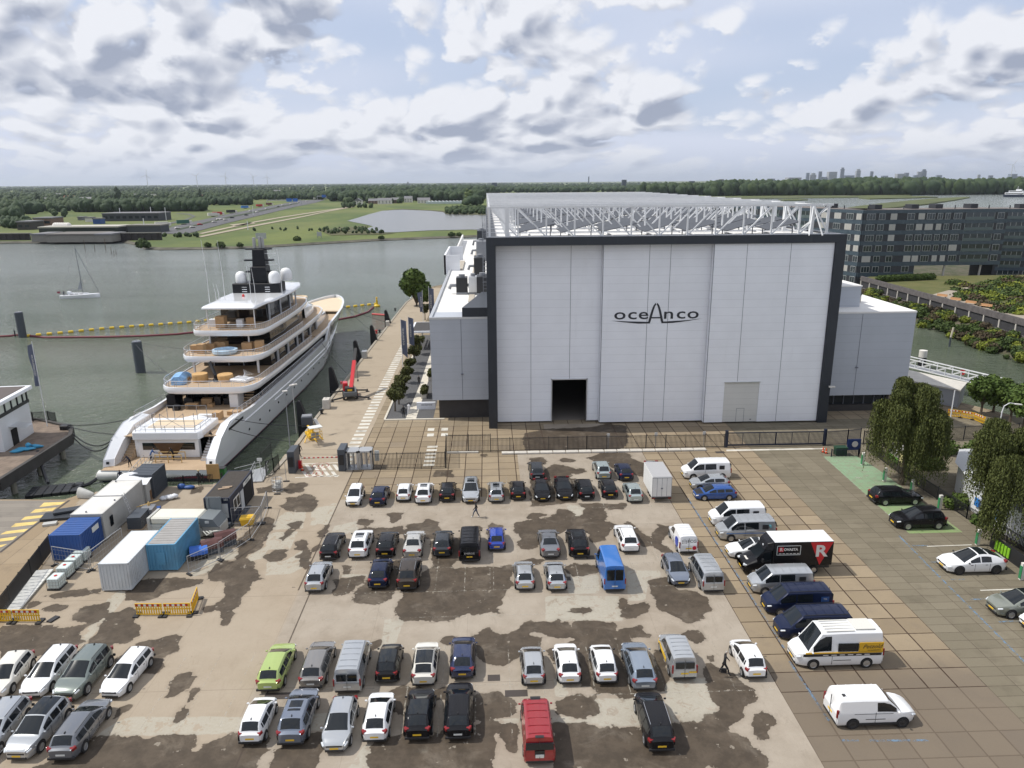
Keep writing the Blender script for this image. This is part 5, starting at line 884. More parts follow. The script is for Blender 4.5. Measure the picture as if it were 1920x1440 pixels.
BT={
 'city':dict(L=3.6,W=1.62,H=1.50,belt=.93,hood=.98,tail=.95,rb=.14,rt=.48,ft=1.99,fb=3.01,w0=.62,w1=2.95,r=.29,rw=.78),
 'hatch':dict(L=4.15,W=1.76,H=1.46,belt=.93,hood=.95,tail=.98,rb=.20,rt=.74,ft=2.19,fb=3.28,w0=.78,w1=3.32,r=.32,rw=.74),
 'estate':dict(L=4.72,W=1.82,H=1.47,belt=.94,hood=.93,tail=.98,rb=.18,rt=.62,ft=2.59,fb=3.71,w0=.95,w1=3.78,r=.33,rw=.74),
 'sedan':dict(L=4.75,W=1.82,H=1.44,belt=.94,hood=.93,tail=1.02,rb=.85,rt=1.55,ft=2.59,fb=3.66,w0=1.0,w1=3.80,r=.33,rw=.72),
 'suv':dict(L=4.50,W=1.86,H=1.66,belt=1.05,hood=1.05,tail=1.08,rb=.20,rt=.66,ft=2.39,fb=3.48,w0=.88,w1=3.58,r=.36,rw=.76),
 'mpv':dict(L=4.60,W=1.82,H=1.66,belt=1.0,hood=1.0,tail=1.02,rb=.14,rt=.50,ft=2.69,fb=3.96,w0=.90,w1=3.68,r=.33,rw=.77),
 'fast':dict(L=4.75,W=1.92,H=1.60,belt=.98,hood=.92,tail=1.12,rb=.28,rt=1.55,ft=2.35,fb=3.55,w0=.95,w1=3.85,r=.36,rw=.70),
 'caddy':dict(L=4.45,W=1.80,H=1.84,belt=1.05,hood=1.02,tail=1.1,rb=.05,rt=.16,ft=2.70,fb=3.45,w0=.85,w1=3.55,r=.32,rw=.84),
 'connect':dict(L=4.82,W=1.84,H=1.86,belt=1.08,hood=1.05,tail=1.1,rb=.06,rt=.24,ft=3.0,fb=3.85,w0=.98,w1=3.95,r=.33,rw=.82),
 'van':dict(L=5.05,W=1.95,H=1.97,belt=1.12,hood=1.12,tail=1.12,rb=.05,rt=.20,ft=3.55,fb=4.40,w0=.98,w1=4.08,r=.34,rw=.83),
 'hvan':dict(L=5.75,W=2.0,H=2.60,belt=1.25,hood=1.15,tail=1.3,rb=.05,rt=.18,ft=4.15,fb=5.05,w0=1.1,w1=4.65,r=.35,rw=.80),
}
def body_rings(p):
 L,W,H=p['L'],p['W'],p['H'];hw=W/2
 def top(x):
  if x<p['rb']:return p['tail']+(x/max(p['rb'],.01)-1)*.10
  if x<p['rt']:
   t=(x-p['rb'])/(p['rt']-p['rb']);return p['tail']+(H-.035-p['tail'])*math.sin(t*1.45)/math.sin(1.45)
  if x<p['ft']:
   t=(x-p['rt'])/(p['ft']-p['rt']);return H-.035+.035*math.sin(math.pi*min(1,t*.9+.1))
  if x<p['fb']:
   t=(x-p['ft'])/(p['fb']-p['ft']);return(H-.03)+(p['hood']-(H-.03))*t
  t=(x-p['fb'])/(L-p['fb']);return p['hood']-.10*t-.17*t**4
 def plan(x):
  e=min(x,L-x);sm_=p['H']<1.75;rr=.95 if sm_ or x>L/2 else .16;dp=.36 if x>L/2 else(.27 if sm_ else .03)
  return hw*(1-dp*(max(0,1-e/rr))**2)
 xs=sorted(set([0,.035,.12,.22,.3,.5,p['rb'],(p['rb']+p['rt'])/2,p['rt'],p['rt']+.12,(p['rt']+p['ft'])/2,p['ft']-.12,p['ft'],lerp(p['ft'],p['fb'],.35),lerp(p['ft'],p['fb'],.7),p['fb'],p['fb']+.15,lerp(p['fb'],L,.5),L-.5,L-.25,L-.1,L-.03,L]))
 xs=[x for i,x in enumerate(xs)if i==0 or x-xs[i-1]>.02];rings=[]
 for x in xs:
  T=top(x);B=min(p['belt']-.02*(x/L)*2,T-.01)if T>p['belt']else T-.015;g=max(0,min(1,(T-B)/(H-p['belt'])));w=plan(x);e=min(x,L-x);lo=.20+.12*max(0,1-e/.12);taper=1-(.05 if e<.05 else 0)
  rw=w*lerp(.90,p['rw'],g);sm=w*lerp(.955,.97,g);zt=T;r_=.10*g+.02;B2=B+.02*g
  half_=[(0,zt+.012),(rw*.55,zt),(rw*.88,zt-.012-.02*g),(rw,zt-r_),(lerp(rw,sm,.5),lerp(zt-r_,B2,.5)),(sm,B2),(w*.992*taper,B-.07),(w*taper,(B+lo)*.52),(w*.985*taper,lo+.13),(w*.90*taper,lo)]
  rings.append((x,half_))
 return rings
def make_car(kind,glassroof=False,opts=()):
 p=BT[kind];L,W,H=p['L'],p['W'],p['H'];R_=body_rings(p);t=thing(opts_name(kind),'proto','car',(0,0,0));cx=L/2
 mb=MB();full=[]
 for x,h in R_:full.append([(x-cx,y,z)for y,z in h]+[(x-cx,-y,z)for y,z in h[:0:-1]])
 mb.loft(full);body=mb.build('body',paint('white',(0,0,0)),t,smooth=32)
 def patch(sel,k0,k1,off=.008,yk=1.0,ins=0.0,m=M_cglass,name='window',sides=(1,-1),xin=0.0):
  "glass lying on the body surface between stations sel and ring points k0..k1"
  mb=MB()
  for s in sides:
   rr=[]
   for i,(x,h)in enumerate(sel):
    pts=h[k0:k1+1];xx=x-cx;rr.append([(xx,s*y*yk,z)for y,z in pts])
   if ins:
    for r_ in rr:
     a,b=Vector(r_[0]),Vector(r_[-1]);r_[0]=tuple(a.lerp(b,ins));r_[-1]=tuple(b.lerp(a,ins*.6))
   V=[Vector(q)for r_ in rr for q in r_];nk=len(rr[0]);c=Vector((sum(v.x for v in V)/len(V),0,H*.45));out=[]
   for v in V:d=Vector((v.x-c.x,v.y,(v.z-c.z)));d.x*=.6 if off<.05 else 0;out.append(v+d.normalized()*off)
   mb.add(out,[(i*nk+j,i*nk+j+1,(i+1)*nk+j+1,(i+1)*nk+j)for i in range(len(rr)-1)for j in range(nk-1)])
  return mb.build(name,m,t,smooth=60)
 def at(x):
  for(xa,ha),(xb,hb)in zip(R_,R_[1:]):
   if x<=xb:q=(x-xa)/(xb-xa);return(x,[(lerp(a[0],b[0],q),lerp(a[1],b[1],q))for a,b in zip(ha,hb)])
  return R_[-1]
 van=kind in('van','hvan','caddy','connect')
 g=lambda a,b,n=4:[at(lerp(a,b,k/n))for k in range(n+1)]
 patch(g(lerp(p['ft'],p['fb'],.04),lerp(p['ft'],p['fb'],.93),5),0,3,.016,yk=.93,name='windscreen')
 if not van:patch(g(lerp(p['rb'],p['rt'],.10),lerp(p['rb'],p['rt'],.93),4),0,3,.020,yk=.90,name='rear_window')
 sides_open='panel' not in opts
 def sidewin(a,b,nm='side_window'):[patch(g(a,b,3),3,5,.012,ins=.12,name=nm,sides=(s_,))for s_ in(1,-1)]
 if van:
  sidewin(lerp(p['ft'],p['fb'],.0)-.62,lerp(p['ft'],p['fb'],.62))
  if 'glazed' in opts:sidewin(p['ft']-1.75,p['ft']-.75);sidewin(.35,p['ft']-1.9)
  elif 'half' in opts:sidewin(p['ft']-1.9,p['ft']-.72)
 else:
  b0=lerp(p['rb'],p['rt'],.85);b1=lerp(p['ft'],p['fb'],.60);q=b1-b0;n=3 if kind in('estate','mpv','suv')else 2
  for k in range(n):
   a=b0+q*k/n+(.05 if k else .02);b=b0+q*(k+1)/n-.05;sidewin(a,b)
 if glassroof:patch(g(p['rt']+.06,p['ft']-.06,4),0,2,.006,name='glass_roof')
 if 'sunroof' in opts:patch(g(lerp(p['rt'],p['ft'],.35),p['ft']-.15,2),0,1,.006,name='sunroof')
 for x in(p['w0'],p['w1']):
  for s in(1,-1):
   wd=.2;r_=p['r'];y=s*(W/2-wd/2+.015)
   a=MB();a.lathe([(r_*1.17,-.005),(r_*1.17,.012),(.02,.012)],(0,0,0),20);ar=a.build('wheel_arch',M_arch,t);ar.rotation_euler=(R(-90*s),0,0);ar.location=(x-cx,s*(W/2-.012),r_+.03)
   a=MB();a.lathe([(.02,-wd/2),(r_*.9,-wd/2),(r_,-wd/2+.03),(r_,wd/2-.03),(r_*.93,wd/2),(r_*.68,wd/2),(r_*.66,wd/2-.03),(.02,wd/2-.03)],(0,0,0),20);wh=a.build('wheel',M_tyre,t,smooth=40);wh.rotation_euler=(R(-90*s),0,0);wh.location=(x-cx,y+s*.012,r_)
   a=MB();a.lathe([(.02,0),(r_*.64,0),(r_*.66,.018),(r_*.6,.022),(r_*.55,.004),(.08,.004),(.06,.02),(.01,.02)],(0,0,0),20)
   for k in range(5):q=k*1.2566;a.cbox((math.cos(q)*r_*.34,math.sin(q)*r_*.34,.012),(r_*.62,.055,.018),q)
   ri=a.build('rim',M_rim,wh);ri.location=(0,0,wd/2-.022)
 hl=p['hood']-.16
 for s in(1,-1):
  mb=MB();yy=W/2*.80;mb.cbox((L-cx-.22,s*yy*.86,hl-.15),(.34,.32,.11),s*-.50,ry=.30);mb.build('headlamp',M_head,t,bevel=.03)
  mb=MB()
  if van:mb.cbox((-cx+.045,s*(W/2-.075),1.0 if H<2.2 else 1.15),(.14,.11,.52 if kind!='caddy' else .6))
  else:mb.cbox((-cx+.20,s*(W/2-.23),p['tail']-.10),(.28,.26,.20),s*.50,ry=-.15)
  mb.build('tail_lamp',M_tail,t,bevel=.02)
  mb=MB();mx=lerp(p['ft'],p['fb'],.72)-cx;mb.cbox((mx,s*(W/2+.07),p['belt']+.04),(.11,.16,.11));mb.build('mirror',M_trim if 'dm' in opts else paint('white',(0,0,0)),t,bevel=.03)
 mb=MB();mb.box(-cx-.012,-.26,.52 if not van else .62,-cx+.02,.26,.635 if not van else .735);mb.build('number_plate',M_plate,t)
 mb=MB();mb.box(L-cx-.02,-.26,.40,L-cx+.012,.26,.51);mb.build('number_plate',M_plate,t)
 MB().cbox((-cx+.04,0,.33),(.12,W*.86,.16)).build('bumper_trim',M_trim,t,bevel=.02);MB().cbox((L-cx-.03,0,.30),(.10,W*.62,.16)).build('air_intake',M_trim,t,bevel=.02);MB().cbox((L-cx-.035,0,.60),(.09,W*.56,.13)).build('grille',M_trim,t,bevel=.02)
 if 'cladding' in opts:
  mb=MB()
  for s in(1,-1):mb.box(p['w0']-cx+.3,s*(W/2+.004)-.012,.24,p['w1']-cx-.3,s*(W/2+.004)+.012,.40)
  mb.build('side_cladding',M_trim,t)
 if 'rails' in opts:
  mb=MB()
  for s in(1,-1):
   P=[at(x)for x in np.linspace(p['rt']+.1,p['ft']-.1,4)];mb.tube([(x-cx,s*h[2][0]*1.02,h[2][1]+.045)for x,h in P],.02,5)
  mb.build('roof_rail',M_chrome if 'chrome' in opts else M_trim,t)
 if van:
  mb=MB();z0=p['belt']-.05;zt=H-.32
  if 'panel' not in opts or 'rearglass' in opts:
   for s in(1,-1):mb.box(-cx-.02,min(s*.05,s*W*.36),z0+.06,-cx+.03,max(s*.05,s*W*.36),zt)
   mb.build('rear_window',M_cglass,t)
  mb=MB();mb.box(-cx-.022,-.012,.4,-cx+.02,.012,H-.14);
  for s in(1,-1):mb.box(-.7,s*(W/2-.002)-.012,.62,-.72+1.2,s*(W/2-.002)+.012,.66);mb.box(p['ft']-cx-.72,s*(W/2*.995)-.012,.35,p['ft']-cx-.70,s*(W/2*.995)+.012,p['belt'])
  mb.build('door_seam',M_trim,t)
  mb=MB()
  for k in range(5 if H<2.2 else 0):x=p['rt']+.35+k*(p['ft']-p['rt']-.7)/4-cx;mb.box(x-.02,-W*.33,H+.012,x+.02,W*.33,H+.024)
  if len(mb.v):mb.build('roof_rib',paint('white',(0,0,0)),t)
 else:
  mb=MB()
  for s in(1,-1):
   for x in(p['w0']+.55,(p['w0']+p['w1'])/2+.28):mb.box(x-cx-.008,s*(W/2+.001)-.008,.32,x-cx+.008,s*(W/2+.001)+.008,p['belt']-.06)
   for x in(p['w0']+.75,(p['w0']+p['w1'])/2+.45):mb.box(x-cx,s*(W/2+.004)-.012,p['belt']-.17,x-cx+.18,s*(W/2+.004)+.012,p['belt']-.14)
  mb.build('door_seam',M_trim,t)
  mb=MB();h=at(p['rt']+.14)[1][0][1];mb.cbox((p['rt']-cx+.14,0,h+.04),(.15,.035,.07));mb.build('antenna',M_trim,t)
 return t
def opts_name(k):return{'city':'city_car','hatch':'hatchback','estate':'estate_car','sedan':'saloon_car','suv':'suv','mpv':'people_carrier','fast':'electric_car','caddy':'small_van','connect':'small_van','van':'van','hvan':'high_roof_van'}[k]
def opts_cat(k):return{'caddy':'van','connect':'van','van':'van','hvan':'van','suv':'SUV'}.get(k,'car')
PROTO={}
NV=[0]
def car(kind,col,px,py,face,label,roof=None,opts=(),ang=0.0,mode='near',plate=True,rim=None,group='vehicles parked in the yard',s=1.0,hoodcol=None):
 """face: 'away' = its rear shows, 'cam' = its front shows, 'left'/'right' = parallel to the hall front.
    near: (px,py) = ground under the middle of the nearer end; side: (px,py) = ground under the middle of the nearer flank"""
 key=(kind,roof=='glass',tuple(sorted(opts)))
 src=PROTO.get(key)
 if src is None:src=PROTO[key]=make_car(kind,roof=='glass',tuple(opts));o=src
 else:o=copy_tree(src)
 p=BT[kind];k=VS*s;g=G(px,py)
 base={'away':90,'cam':-90,'left':180,'right':0}[face]
 if mode=='near':a=R(90+ang);c=g+Vector((math.cos(a),math.sin(a),0))*(p['L']*k/2);a=a if face=='away' else a+math.pi
 else:a=R(base+ang);c=g+Vector((0,p['W']*k/2,0))
 o.location=c;o.rotation_euler=(0,0,a);o.scale=(k,k,k)
 o['label']=label;o['category']=opts_cat(kind);o['group']=group;NV[0]+=1
 for ch in o.children:
  nm=ch.name.split('.')[0]
  if nm in('body','mirror','roof_rib'):
   if nm=='mirror' and 'dm' in opts:continue
   sl_=ch.material_slots[0];sl_.link='OBJECT';sl_.material=PT[col]
  if nm=='number_plate' and not plate:ch.material_slots[0].link='OBJECT';ch.material_slots[0].material=M_platew
  if nm=='wheel' and rim=='dark':ch.children[0].material_slots[0].link='OBJECT';ch.children[0].material_slots[0].material=M_rimd
  if nm=='glass_roof' and roof=='glass':pass
 return o
def add_part(o,mb,name,m):return mb.build(name,m,o)
car('city','white',469.5,1401,'away','white small hatchback seen from behind, leftmost of the nearest row')
car('suv','blue_grey',545,1403,'away','blue-grey crossover with large sunroof and black tail band in the nearest row',opts=('sunroof',))
car('hatch','silver',627,1416,'cam','silver hatchback facing the camera in the nearest row')
car('hatch','white',702.5,1397,'away','white rounded hatchback just right of the silver one facing the camera',s=.96)
car('hatch','black',782.5,1393,'away','black hatchback between the white hatchback and the black estate in the nearest row',roof='glass')
car('estate','black',859,1392,'away','black estate at the right end of the nearest left block',plate=False)
o=car('van','red',1012,1437,'away','red van with a black stripe over bonnet and tailgate at the bottom edge',opts=('panel',),plate=False,s=.96)
L_=BT['van'];q=MB();q.box(-2.56,-.30,.75,-2.50,.30,1.15);q.box(-2.54,-.85,1.20,-2.44,.85,1.66);add_part(o,q,'rear_window',M_cglass);q=MB();q.box(1.95,-.3,1.11,2.35,.3,1.16);q.box(1.1,-.3,1.97,1.3,.3,1.99);q.box(-2.4,-.26,1.955,-2.2,.26,1.99);add_part(o,q,'stripe',M_trim);q=MB();q.box(-2.6,-.26,.78,-2.56,.26,.9);add_part(o,q,'number_plate',M_platew)
car('mpv','black',1241,1415,'away','black people carrier with chrome strip parked alone at the bottom right of the yard',opts=('rails','chrome'))
car('estate','lime',503,1302,'away','lime green estate car',plate=False)
car('estate','grey_brown',583,1297,'away','grey-brown estate between the lime green car and the grey van')
car('van','silver',652,1304,'away','grey van with ribbed roof in the second row',opts=('half','rearglass'),plate=False,s=.97)
car('city','black',725,1285,'away','small black hatchback right of the grey van',roof='glass')
car('suv','cream',794,1291,'away','cream crossover with black roof',roof='glass',s=.93)
car('hatch','dark_blue',867,1278,'away','dark blue hatchback right of the cream crossover')
car('city','silver',1001.5,1291,'away','small silver hatchback left of three white or silver cars behind the red van')
car('hatch','white',1069,1288,'away','white hatchback second from the left behind the red van',s=.95)
car('city','white',1138.7,1287,'away','white small hatchback with black diffuser third from the left behind the red van',opts=('dm',))
car('estate','steel_blue',1209.7,1300,'away','silver-blue estate in front of the black people carrier',plate=False)
o=car('caddy','silver',1283,1279,'away','silver delivery car with two rear door windows and a yellow stripe',plate=True,opts=('half',));q=MB();q.box(-.6,.905,.45,1.7,.915,.75);q.box(-2.25,-.8,.72,-2.235,-.3,.84);add_part(o,q,'yellow_stripe',M_plate)
car('city','white',1418,1278,'away','small white hatchback with black tailgate glass beside the walking man',s=1.03)
car('suv','silver',589,1114,'away','silver crossover with roof rails alone at the left of the middle row',opts=('rails',),s=.93)
car('hatch','navy',708,1107,'away','dark navy hatchback left of the brown SUV')
car('suv','brown',763,1110,'away','dark brown SUV with chrome roof rails',opts=('rails','chrome'))
car('estate','black',615.5,1054,'away','black estate with chrome roof rails at the left end of its row',opts=('rails','chrome'),plate=False,s=.97)
car('suv','white',670.5,1051,'away','white SUV with a dark panoramic roof',opts=('sunroof','dm'))
car('hatch','black',721.7,1049,'away','black hatchback between the white SUV and the beige saloon')
car('sedan','beige',772.5,1051,'away','beige-silver saloon car between the black hatchback and the dark coupe',s=.97)
car('hatch','dark_grey',828.7,1047,'away','dark grey coupe-like hatchback with tall red tail lamps')
o=car('van','black',880.5,1057,'away','black van with white lettering on its tailgate',opts=('panel','rearglass'))
text_mesh('lettering','ENERGIE',.24,wall_w,o,(-2.56,0,1.02),(R(90),0,R(-90)),.004);q=MB();q.lathe([(.02,0),(.14,0)],(0,0,0),12);e=q.build('emblem',wall_w,o);e.rotation_euler=(0,R(-90),0);e.location=(-2.562,.62,1.05)
car('city','bright_blue',931.7,1036,'away','small bright blue hatchback right of the black van')
car('hatch','silver',985,1111,'away','silver hatchback left one of a matching pair',s=.97,group='matching silver hatchbacks')
car('hatch','silver',1045,1112,'away','silver hatchback right one of a matching pair left of the blue van',s=.97,group='matching silver hatchbacks')
o=car('hvan','van_blue',1152.5,1112,'away','tall bright blue van',opts=('panel','rearglass'),plate=False,s=.93)
car('hatch','blue_grey',1277,1102,'cam','grey-blue car facing the camera between the white lettered van and the silver van')
car('van','silver',1337.5,1114,'away','silver passenger van with long side windows',opts=('glazed',),plate=False,s=.97)
car('sedan','grey',1033,1050,'away','grey saloon car in the middle of the yard',plate=False)
car('suv','black',1088,1049,'away','black SUV with bright tall tail lamps beside the grey saloon',opts=('rails','chrome','sunroof'))
car('estate','white',1183,1040,'away','white estate standing alone behind the blue van',plate=False,opts=('rails',))
o=car('caddy','white',1290.5,1041,'away','white small van with FCG written on its rear door',opts=('panel',))
text_mesh('lettering','FCG',.40,M_ink,o,(-2.235,-.28,1.38),(R(90),0,R(-90)),.004,sx=1.1);q=MB();
for z in(1.25,1.42,1.55):q.tube([(-2.236,.62,z-.07),(-2.236,.50,z),(-2.236,.34,z),(-2.236,.24,z-.07)],.015,4)
q.tube([(-2.236,.62,1.18),(-2.236,.62,1.5)],.015,4);q.tube([(-2.236,.24,1.18),(-2.236,.24,1.5)],.015,4);add_part(o,q,'emblem',M_ink);q=MB();q.lathe([(.02,0),(.19,0),(.19,.02)],(0,0,0),16);e=q.build('red_sticker',mat('sticker_red',(.5,.01,.04),.5),o);e.rotation_euler=(0,R(-90),0);e.location=(-2.24,-.52,.72)
q=MB();q.prism([(-2.2,.93),(-1.1,.93),(-1.7,.94),(-2.2,.94)],.35,.9);q.lathe([(.01,0),(.55,0),(.5,.02)],(0,0,0),16);e=MB().lathe([(.01,0),(.5,0),(.5,.015)],(0,0,0),20).build('blue_swirl',mat('swirl_blue',(.02,.05,.35),.4),o);e.rotation_euler=(R(-90),0,0);e.location=(-1.35,.91,.95)
car('city','white',661.7,952,'cam','white small car facing the camera at the left end of the row by the fence')
car('hatch','navy',707.5,952,'away','dark navy hatchback second in the row by the fence')
car('city','white',756,943,'away','small white car with a black tailgate in the row by the fence',s=.97)
car('suv','white',793,948,'away','white crossover with a dark glass roof in the row by the fence',opts=('sunroof',),s=.96)
car('hatch','black',838,943,'away','black hatchback left of the silver SUV in the row by the fence',s=.97)
car('suv','silver',882.5,946,'cam','silver SUV with dark sunroof facing the camera behind the walking man',opts=('sunroof',))
car('estate','silver',931,945,'away','silver estate with dark sunroof in the row by the fence',opts=('sunroof',),s=.95)
car('hatch','black',972,940,'away','small black hatchback with red tail lamps in the row by the fence',s=.95)
car('sedan','black',1018,942,'cam','black car facing the camera in front of the dark grey estate',s=.95)
car('estate','dark_grey',1008,903,'away','dark grey estate in the back row behind the black car',s=.95)
car('sedan','black',1060.5,940,'cam','black car with black roof facing the camera, right of two others')
car('estate','black',1101,940,'away','black estate with a pale plate in the row by the fence',plate=False,s=.97)
car('hatch','black',1145,937,'away','black hatchback with a yellow plate left of the pale boxy car',s=.97)
car('suv','pale_green',1133,902,'away','pale green SUV in the back row',s=.95)
car('hatch','navy',1175,904,'away','dark navy hatchback in the back row beside the pale green SUV',s=.97)
car('suv','pale_green',1192.5,945,'away','pale boxy car left of the white box trailer',s=.9,plate=False)
car('sedan','silver',1236,907,'cam','silver car mostly hidden behind the white box trailer')
def wheels(kind,col,fx,fy,rx,ry,side,label,**k):
 "placed by the ground points under the front and rear wheel of the visible flank"
 a=G(fx,fy);b=G(rx,ry);d=(a-b).normalized();p=BT[kind];sc_=min(1.14,max(.86,(a-b).length/((p['w1']-p['w0'])*VS)));kk=VS*sc_
 nrm=Vector((-d.y,d.x,0))*side;mid=b+d*((p['L']/2-p['w0'])*kk)+nrm*(p['W']/2*kk)
 o=car(kind,col,900,1000,'away',label,group='cars parked at the left',**k);o.location=mid;o.rotation_euler=(0,0,math.atan2(d.y,d.x));o.scale=(kk,)*3;return o
wheels('estate','white',245,1297,284,1249,-1,'white estate with green side lettering at the right end of the left block',opts=('rails',))
wheels('suv','sage',166.7,1301,209,1250,-1,'sage green SUV between two white estates',opts=('rails',))
wheels('estate','white',100.6,1295,142,1245,-1,'white estate second from the left in the rear row of the left block',opts=('rails',))
wheels('hatch','cream',27,1298,64,1252,-1,'cream rounded hatchback at the left picture edge')
wheels('suv','silver',80,1409,130,1350,-1,'silver crossover with a black roof and light badge facing the camera at the bottom left',roof='glass')
wheels('estate','silver',3,1413,55,1348,-1,'pale silver estate with roof rails cut off at the bottom left corner',opts=('rails',))
wheels('estate','grey',206,1345,162,1408,1,'dark grey estate with black roof rails showing its tail at the bottom left',opts=('rails',),plate=False)
def side(kind,col,x0,x1,py,face,label,**k):
 a=G(x0,py);b=G(x1,py);p=BT[kind];o=car(kind,col,(x0+x1)/2,py,face,label,mode='side',**k);kk=VS*k.get('s',1);kk2=min(1.12,max(.88,(b.x-a.x)/p['L']/kk))*kk
 o.scale=(kk2,)*3;o.location=Vector(((a.x+b.x)/2,a.y+p['W']*kk2/2,0));return o
o=side('van','white',1283,1372,901,'left','white van furthest back in the right-hand column',opts=('half',));q=MB();q.box(-1.75,.965,1.18,-1.2,.975,1.62);add_part(o,q,'sticker',M_ink)
side('hatch','silver',1298,1371,921,'left','silver hatchback between the furthest white van and the blue estate')
o=side('estate','blue',1305,1384,940,'left','bright blue estate with a black bonnet');q=MB();p=BT['estate'];R_=[r for r in body_rings(p)if r[0]>p['fb']+.05 and r[0]<p['L']-.06];q.loft([[(x-p['L']/2,y,z+.008)for y,z in h[:4]]+[(x-p['L']/2,-y,z+.008)for y,z in h[3:0:-1]]for x,h in R_],cap=False);add_part(o,q,'black_bonnet',M_trim)
side('van','white',1336,1438,990,'left','white van in front of the silver van with blue stripe',opts=('half',))
o=side('van','silver',1350,1457,1017,'left','silver van with a blue stripe and blue lettering',opts=('half',));q=MB();q.box(-2.2,.972,.80,2.0,.985,.86);add_part(o,q,'blue_stripe',mat('stripe_blue',(.05,.16,.42),.4));text_mesh('lettering','STB',.36,mat('letter_teal',(.12,.42,.50),.5),o,(-1.75,.93,1.42),(R(90),0,R(180)),.03)
side('fast','white',1368,1462,1050,'left','white electric saloon with glass roof partly hidden by the black box truck',roof='glass',rim='dark')
side('van','silver',1412,1528,1117,'left','silver van with ribbed roof in front of the black box truck',opts=('half',))
o=side('van','navy',1439,1564,1157,'left','rear one of two dark navy vans with blue rear side panels',opts=('half','rails'),group='matching dark navy vans');q=MB();q.box(-2.1,.955,1.2,-1.5,.972,1.6);add_part(o,q,'blue_panel',mat('panel_blue',(.02,.07,.22),.3));text_mesh('lettering','TSS',.18,wall_w,o,(-1.8,.975,1.42),(R(90),0,R(180)),.004)
o=side('van','navy',1464,1600,1205,'left','front one of two dark navy vans, beside the white van with yellow panel',opts=('half','rails'),group='matching dark navy vans');q=MB();q.box(-2.1,.955,1.2,-1.5,.972,1.6);add_part(o,q,'blue_panel',mat('panel_blue',(.02,.07,.22),.3));text_mesh('lettering','TSS',.18,wall_w,o,(-1.8,.975,1.42),(R(90),0,R(180)),.004)
o=side('hvan','white',1493,1658,1256,'left','high-roofed white van with a yellow side panel and black stripe',opts=('panel',));W2=BT['hvan']['W']/2
q=MB();q.box(-2.75,W2-.03,1.22,-1.15,W2+.012,1.92);q.box(-2.75,W2-.03,1.16,1.9,W2+.012,1.24);q.box(1.9,W2-.04,1.1,2.35,W2+.006,1.24);add_part(o,q,'yellow_panel',mat('signal_yellow',(.62,.36,.02),.4));q=MB();q.box(-2.7,W2-.02,.96,2.5,W2+.014,1.14);add_part(o,q,'black_stripe',M_trim);q=MB();q.box(-1.12,W2-.06,1.28,.22,W2-.0,1.86);add_part(o,q,'side_window',M_cglass)
q=MB()
for k in range(6):q.box(-1.9+k*.55,W2+.01,1.02,-1.55+k*.55,W2+.02,1.08)
add_part(o,q,'stripe_lettering',wall_w);text_mesh('lettering','Petzold',.42,M_ink,o,(-2.0,W2+.016,1.62),(R(90),0,R(180)),.004,shear=.4);text_mesh('lettering','www.petzold.nl',.14,M_ink,o,(-2.15,W2+.016,1.36),(R(90),0,R(180)),.004)
q=MB();q.box(-2.3,-.6,2.60,-1.0,.6,2.68);[q.box(-.9,-.6+k*.3,2.6,1.0,-.5+k*.3,2.63)for k in range(5)];add_part(o,q,'roof_panel',mat('dusty_white',(.58,.57,.53),.8))
o=side('connect','white',1567,1722,1368,'right','white panel van with black wheels facing right at the lower right',opts=('panel','cladding'),rim='dark');q=MB();q.box(-1.95,-.42,1.87,-1.75,-.2,1.885);q.box(-1.4,-.935,1.0,.9,-.925,1.02);add_part(o,q,'trim',M_trim)
side('estate','black',1640,1737,949,'right','black estate on the green bays under the first willow',opts=('dm',))
side('suv','black',1681,1782,995,'left','black SUV on the last green bay',opts=('rails',))
side('fast','white',1777,1893,1079,'left','white electric car with glass roof and black wheels at the right',roof='glass',rim='dark',opts=('dm',))
side('suv','olive',1872,1989,1162,'left','olive green electric SUV cut off by the right picture edge',roof='glass')
side('hatch','white',1936,2050,1195,'left','white car of which only the nose shows at the right picture edge')
def wheelset(t,xs,W,r_,m=M_rim):
 for x in xs:
  for s in(1,-1):
   a=MB().lathe([(.02,-.12),(r_*.9,-.12),(r_,-.09),(r_,.09),(r_*.93,.12),(r_*.62,.12),(r_*.6,.08),(.02,.08)],(0,0,0),18).build('wheel',M_tyre,t,smooth=40);a.rotation_euler=(R(-90*s),0,0);a.location=(x,s*(W/2-.12),r_);ri=MB().lathe([(.02,0),(r_*.58,0),(r_*.6,.02),(r_*.3,.03),(.02,.03)],(0,0,0),16).build('rim',m,a);ri.location=(0,0,.085)
a=G(1394,1080);b=G(1560,1080);t=thing('box_truck','black box truck with a red triangle, a large white R and ROVASTA lettering','truck',((a.x+b.x)/2,G(1500,1078).y+1.15,0),R(180),'vehicles parked in the yard')
LT=(b.x-a.x);h=LT/2;M_tb=paint('black',(0,0,0));X0=-h;X1=h
q=MB();cab=[]
for x,z,w_ in((h-2.55,2.55,.98),(h-2.0,2.5,.98),(h-1.2,1.55,1.0),(h-.55,1.25,.98),(h-.12,1.02,.9),(h,.72,.85)):cab.append([(x,-w_*.86,z),(x,0,z+.03),(x,w_*.86,z),(x,w_*1.06,min(z-.1,1.35)),(x,w_*1.08,.9),(x,w_*1.03,.35),(x,0,.32),(x,-w_*1.03,.35),(x,-w_*1.08,.9),(x,-w_*1.06,min(z-.1,1.35))])
q.loft(cab);c_=q.build('cab',M_tb,t,smooth=35)
q=MB();q.add([(h-1.97,-.84,2.42),(h-1.97,.84,2.42),(h-1.18,.86,1.60),(h-1.18,-.86,1.60)],[(0,1,2,3)]);o2=q.build('windscreen',M_cglass,c_,fix=False);o2.location=(.035,0,.04)
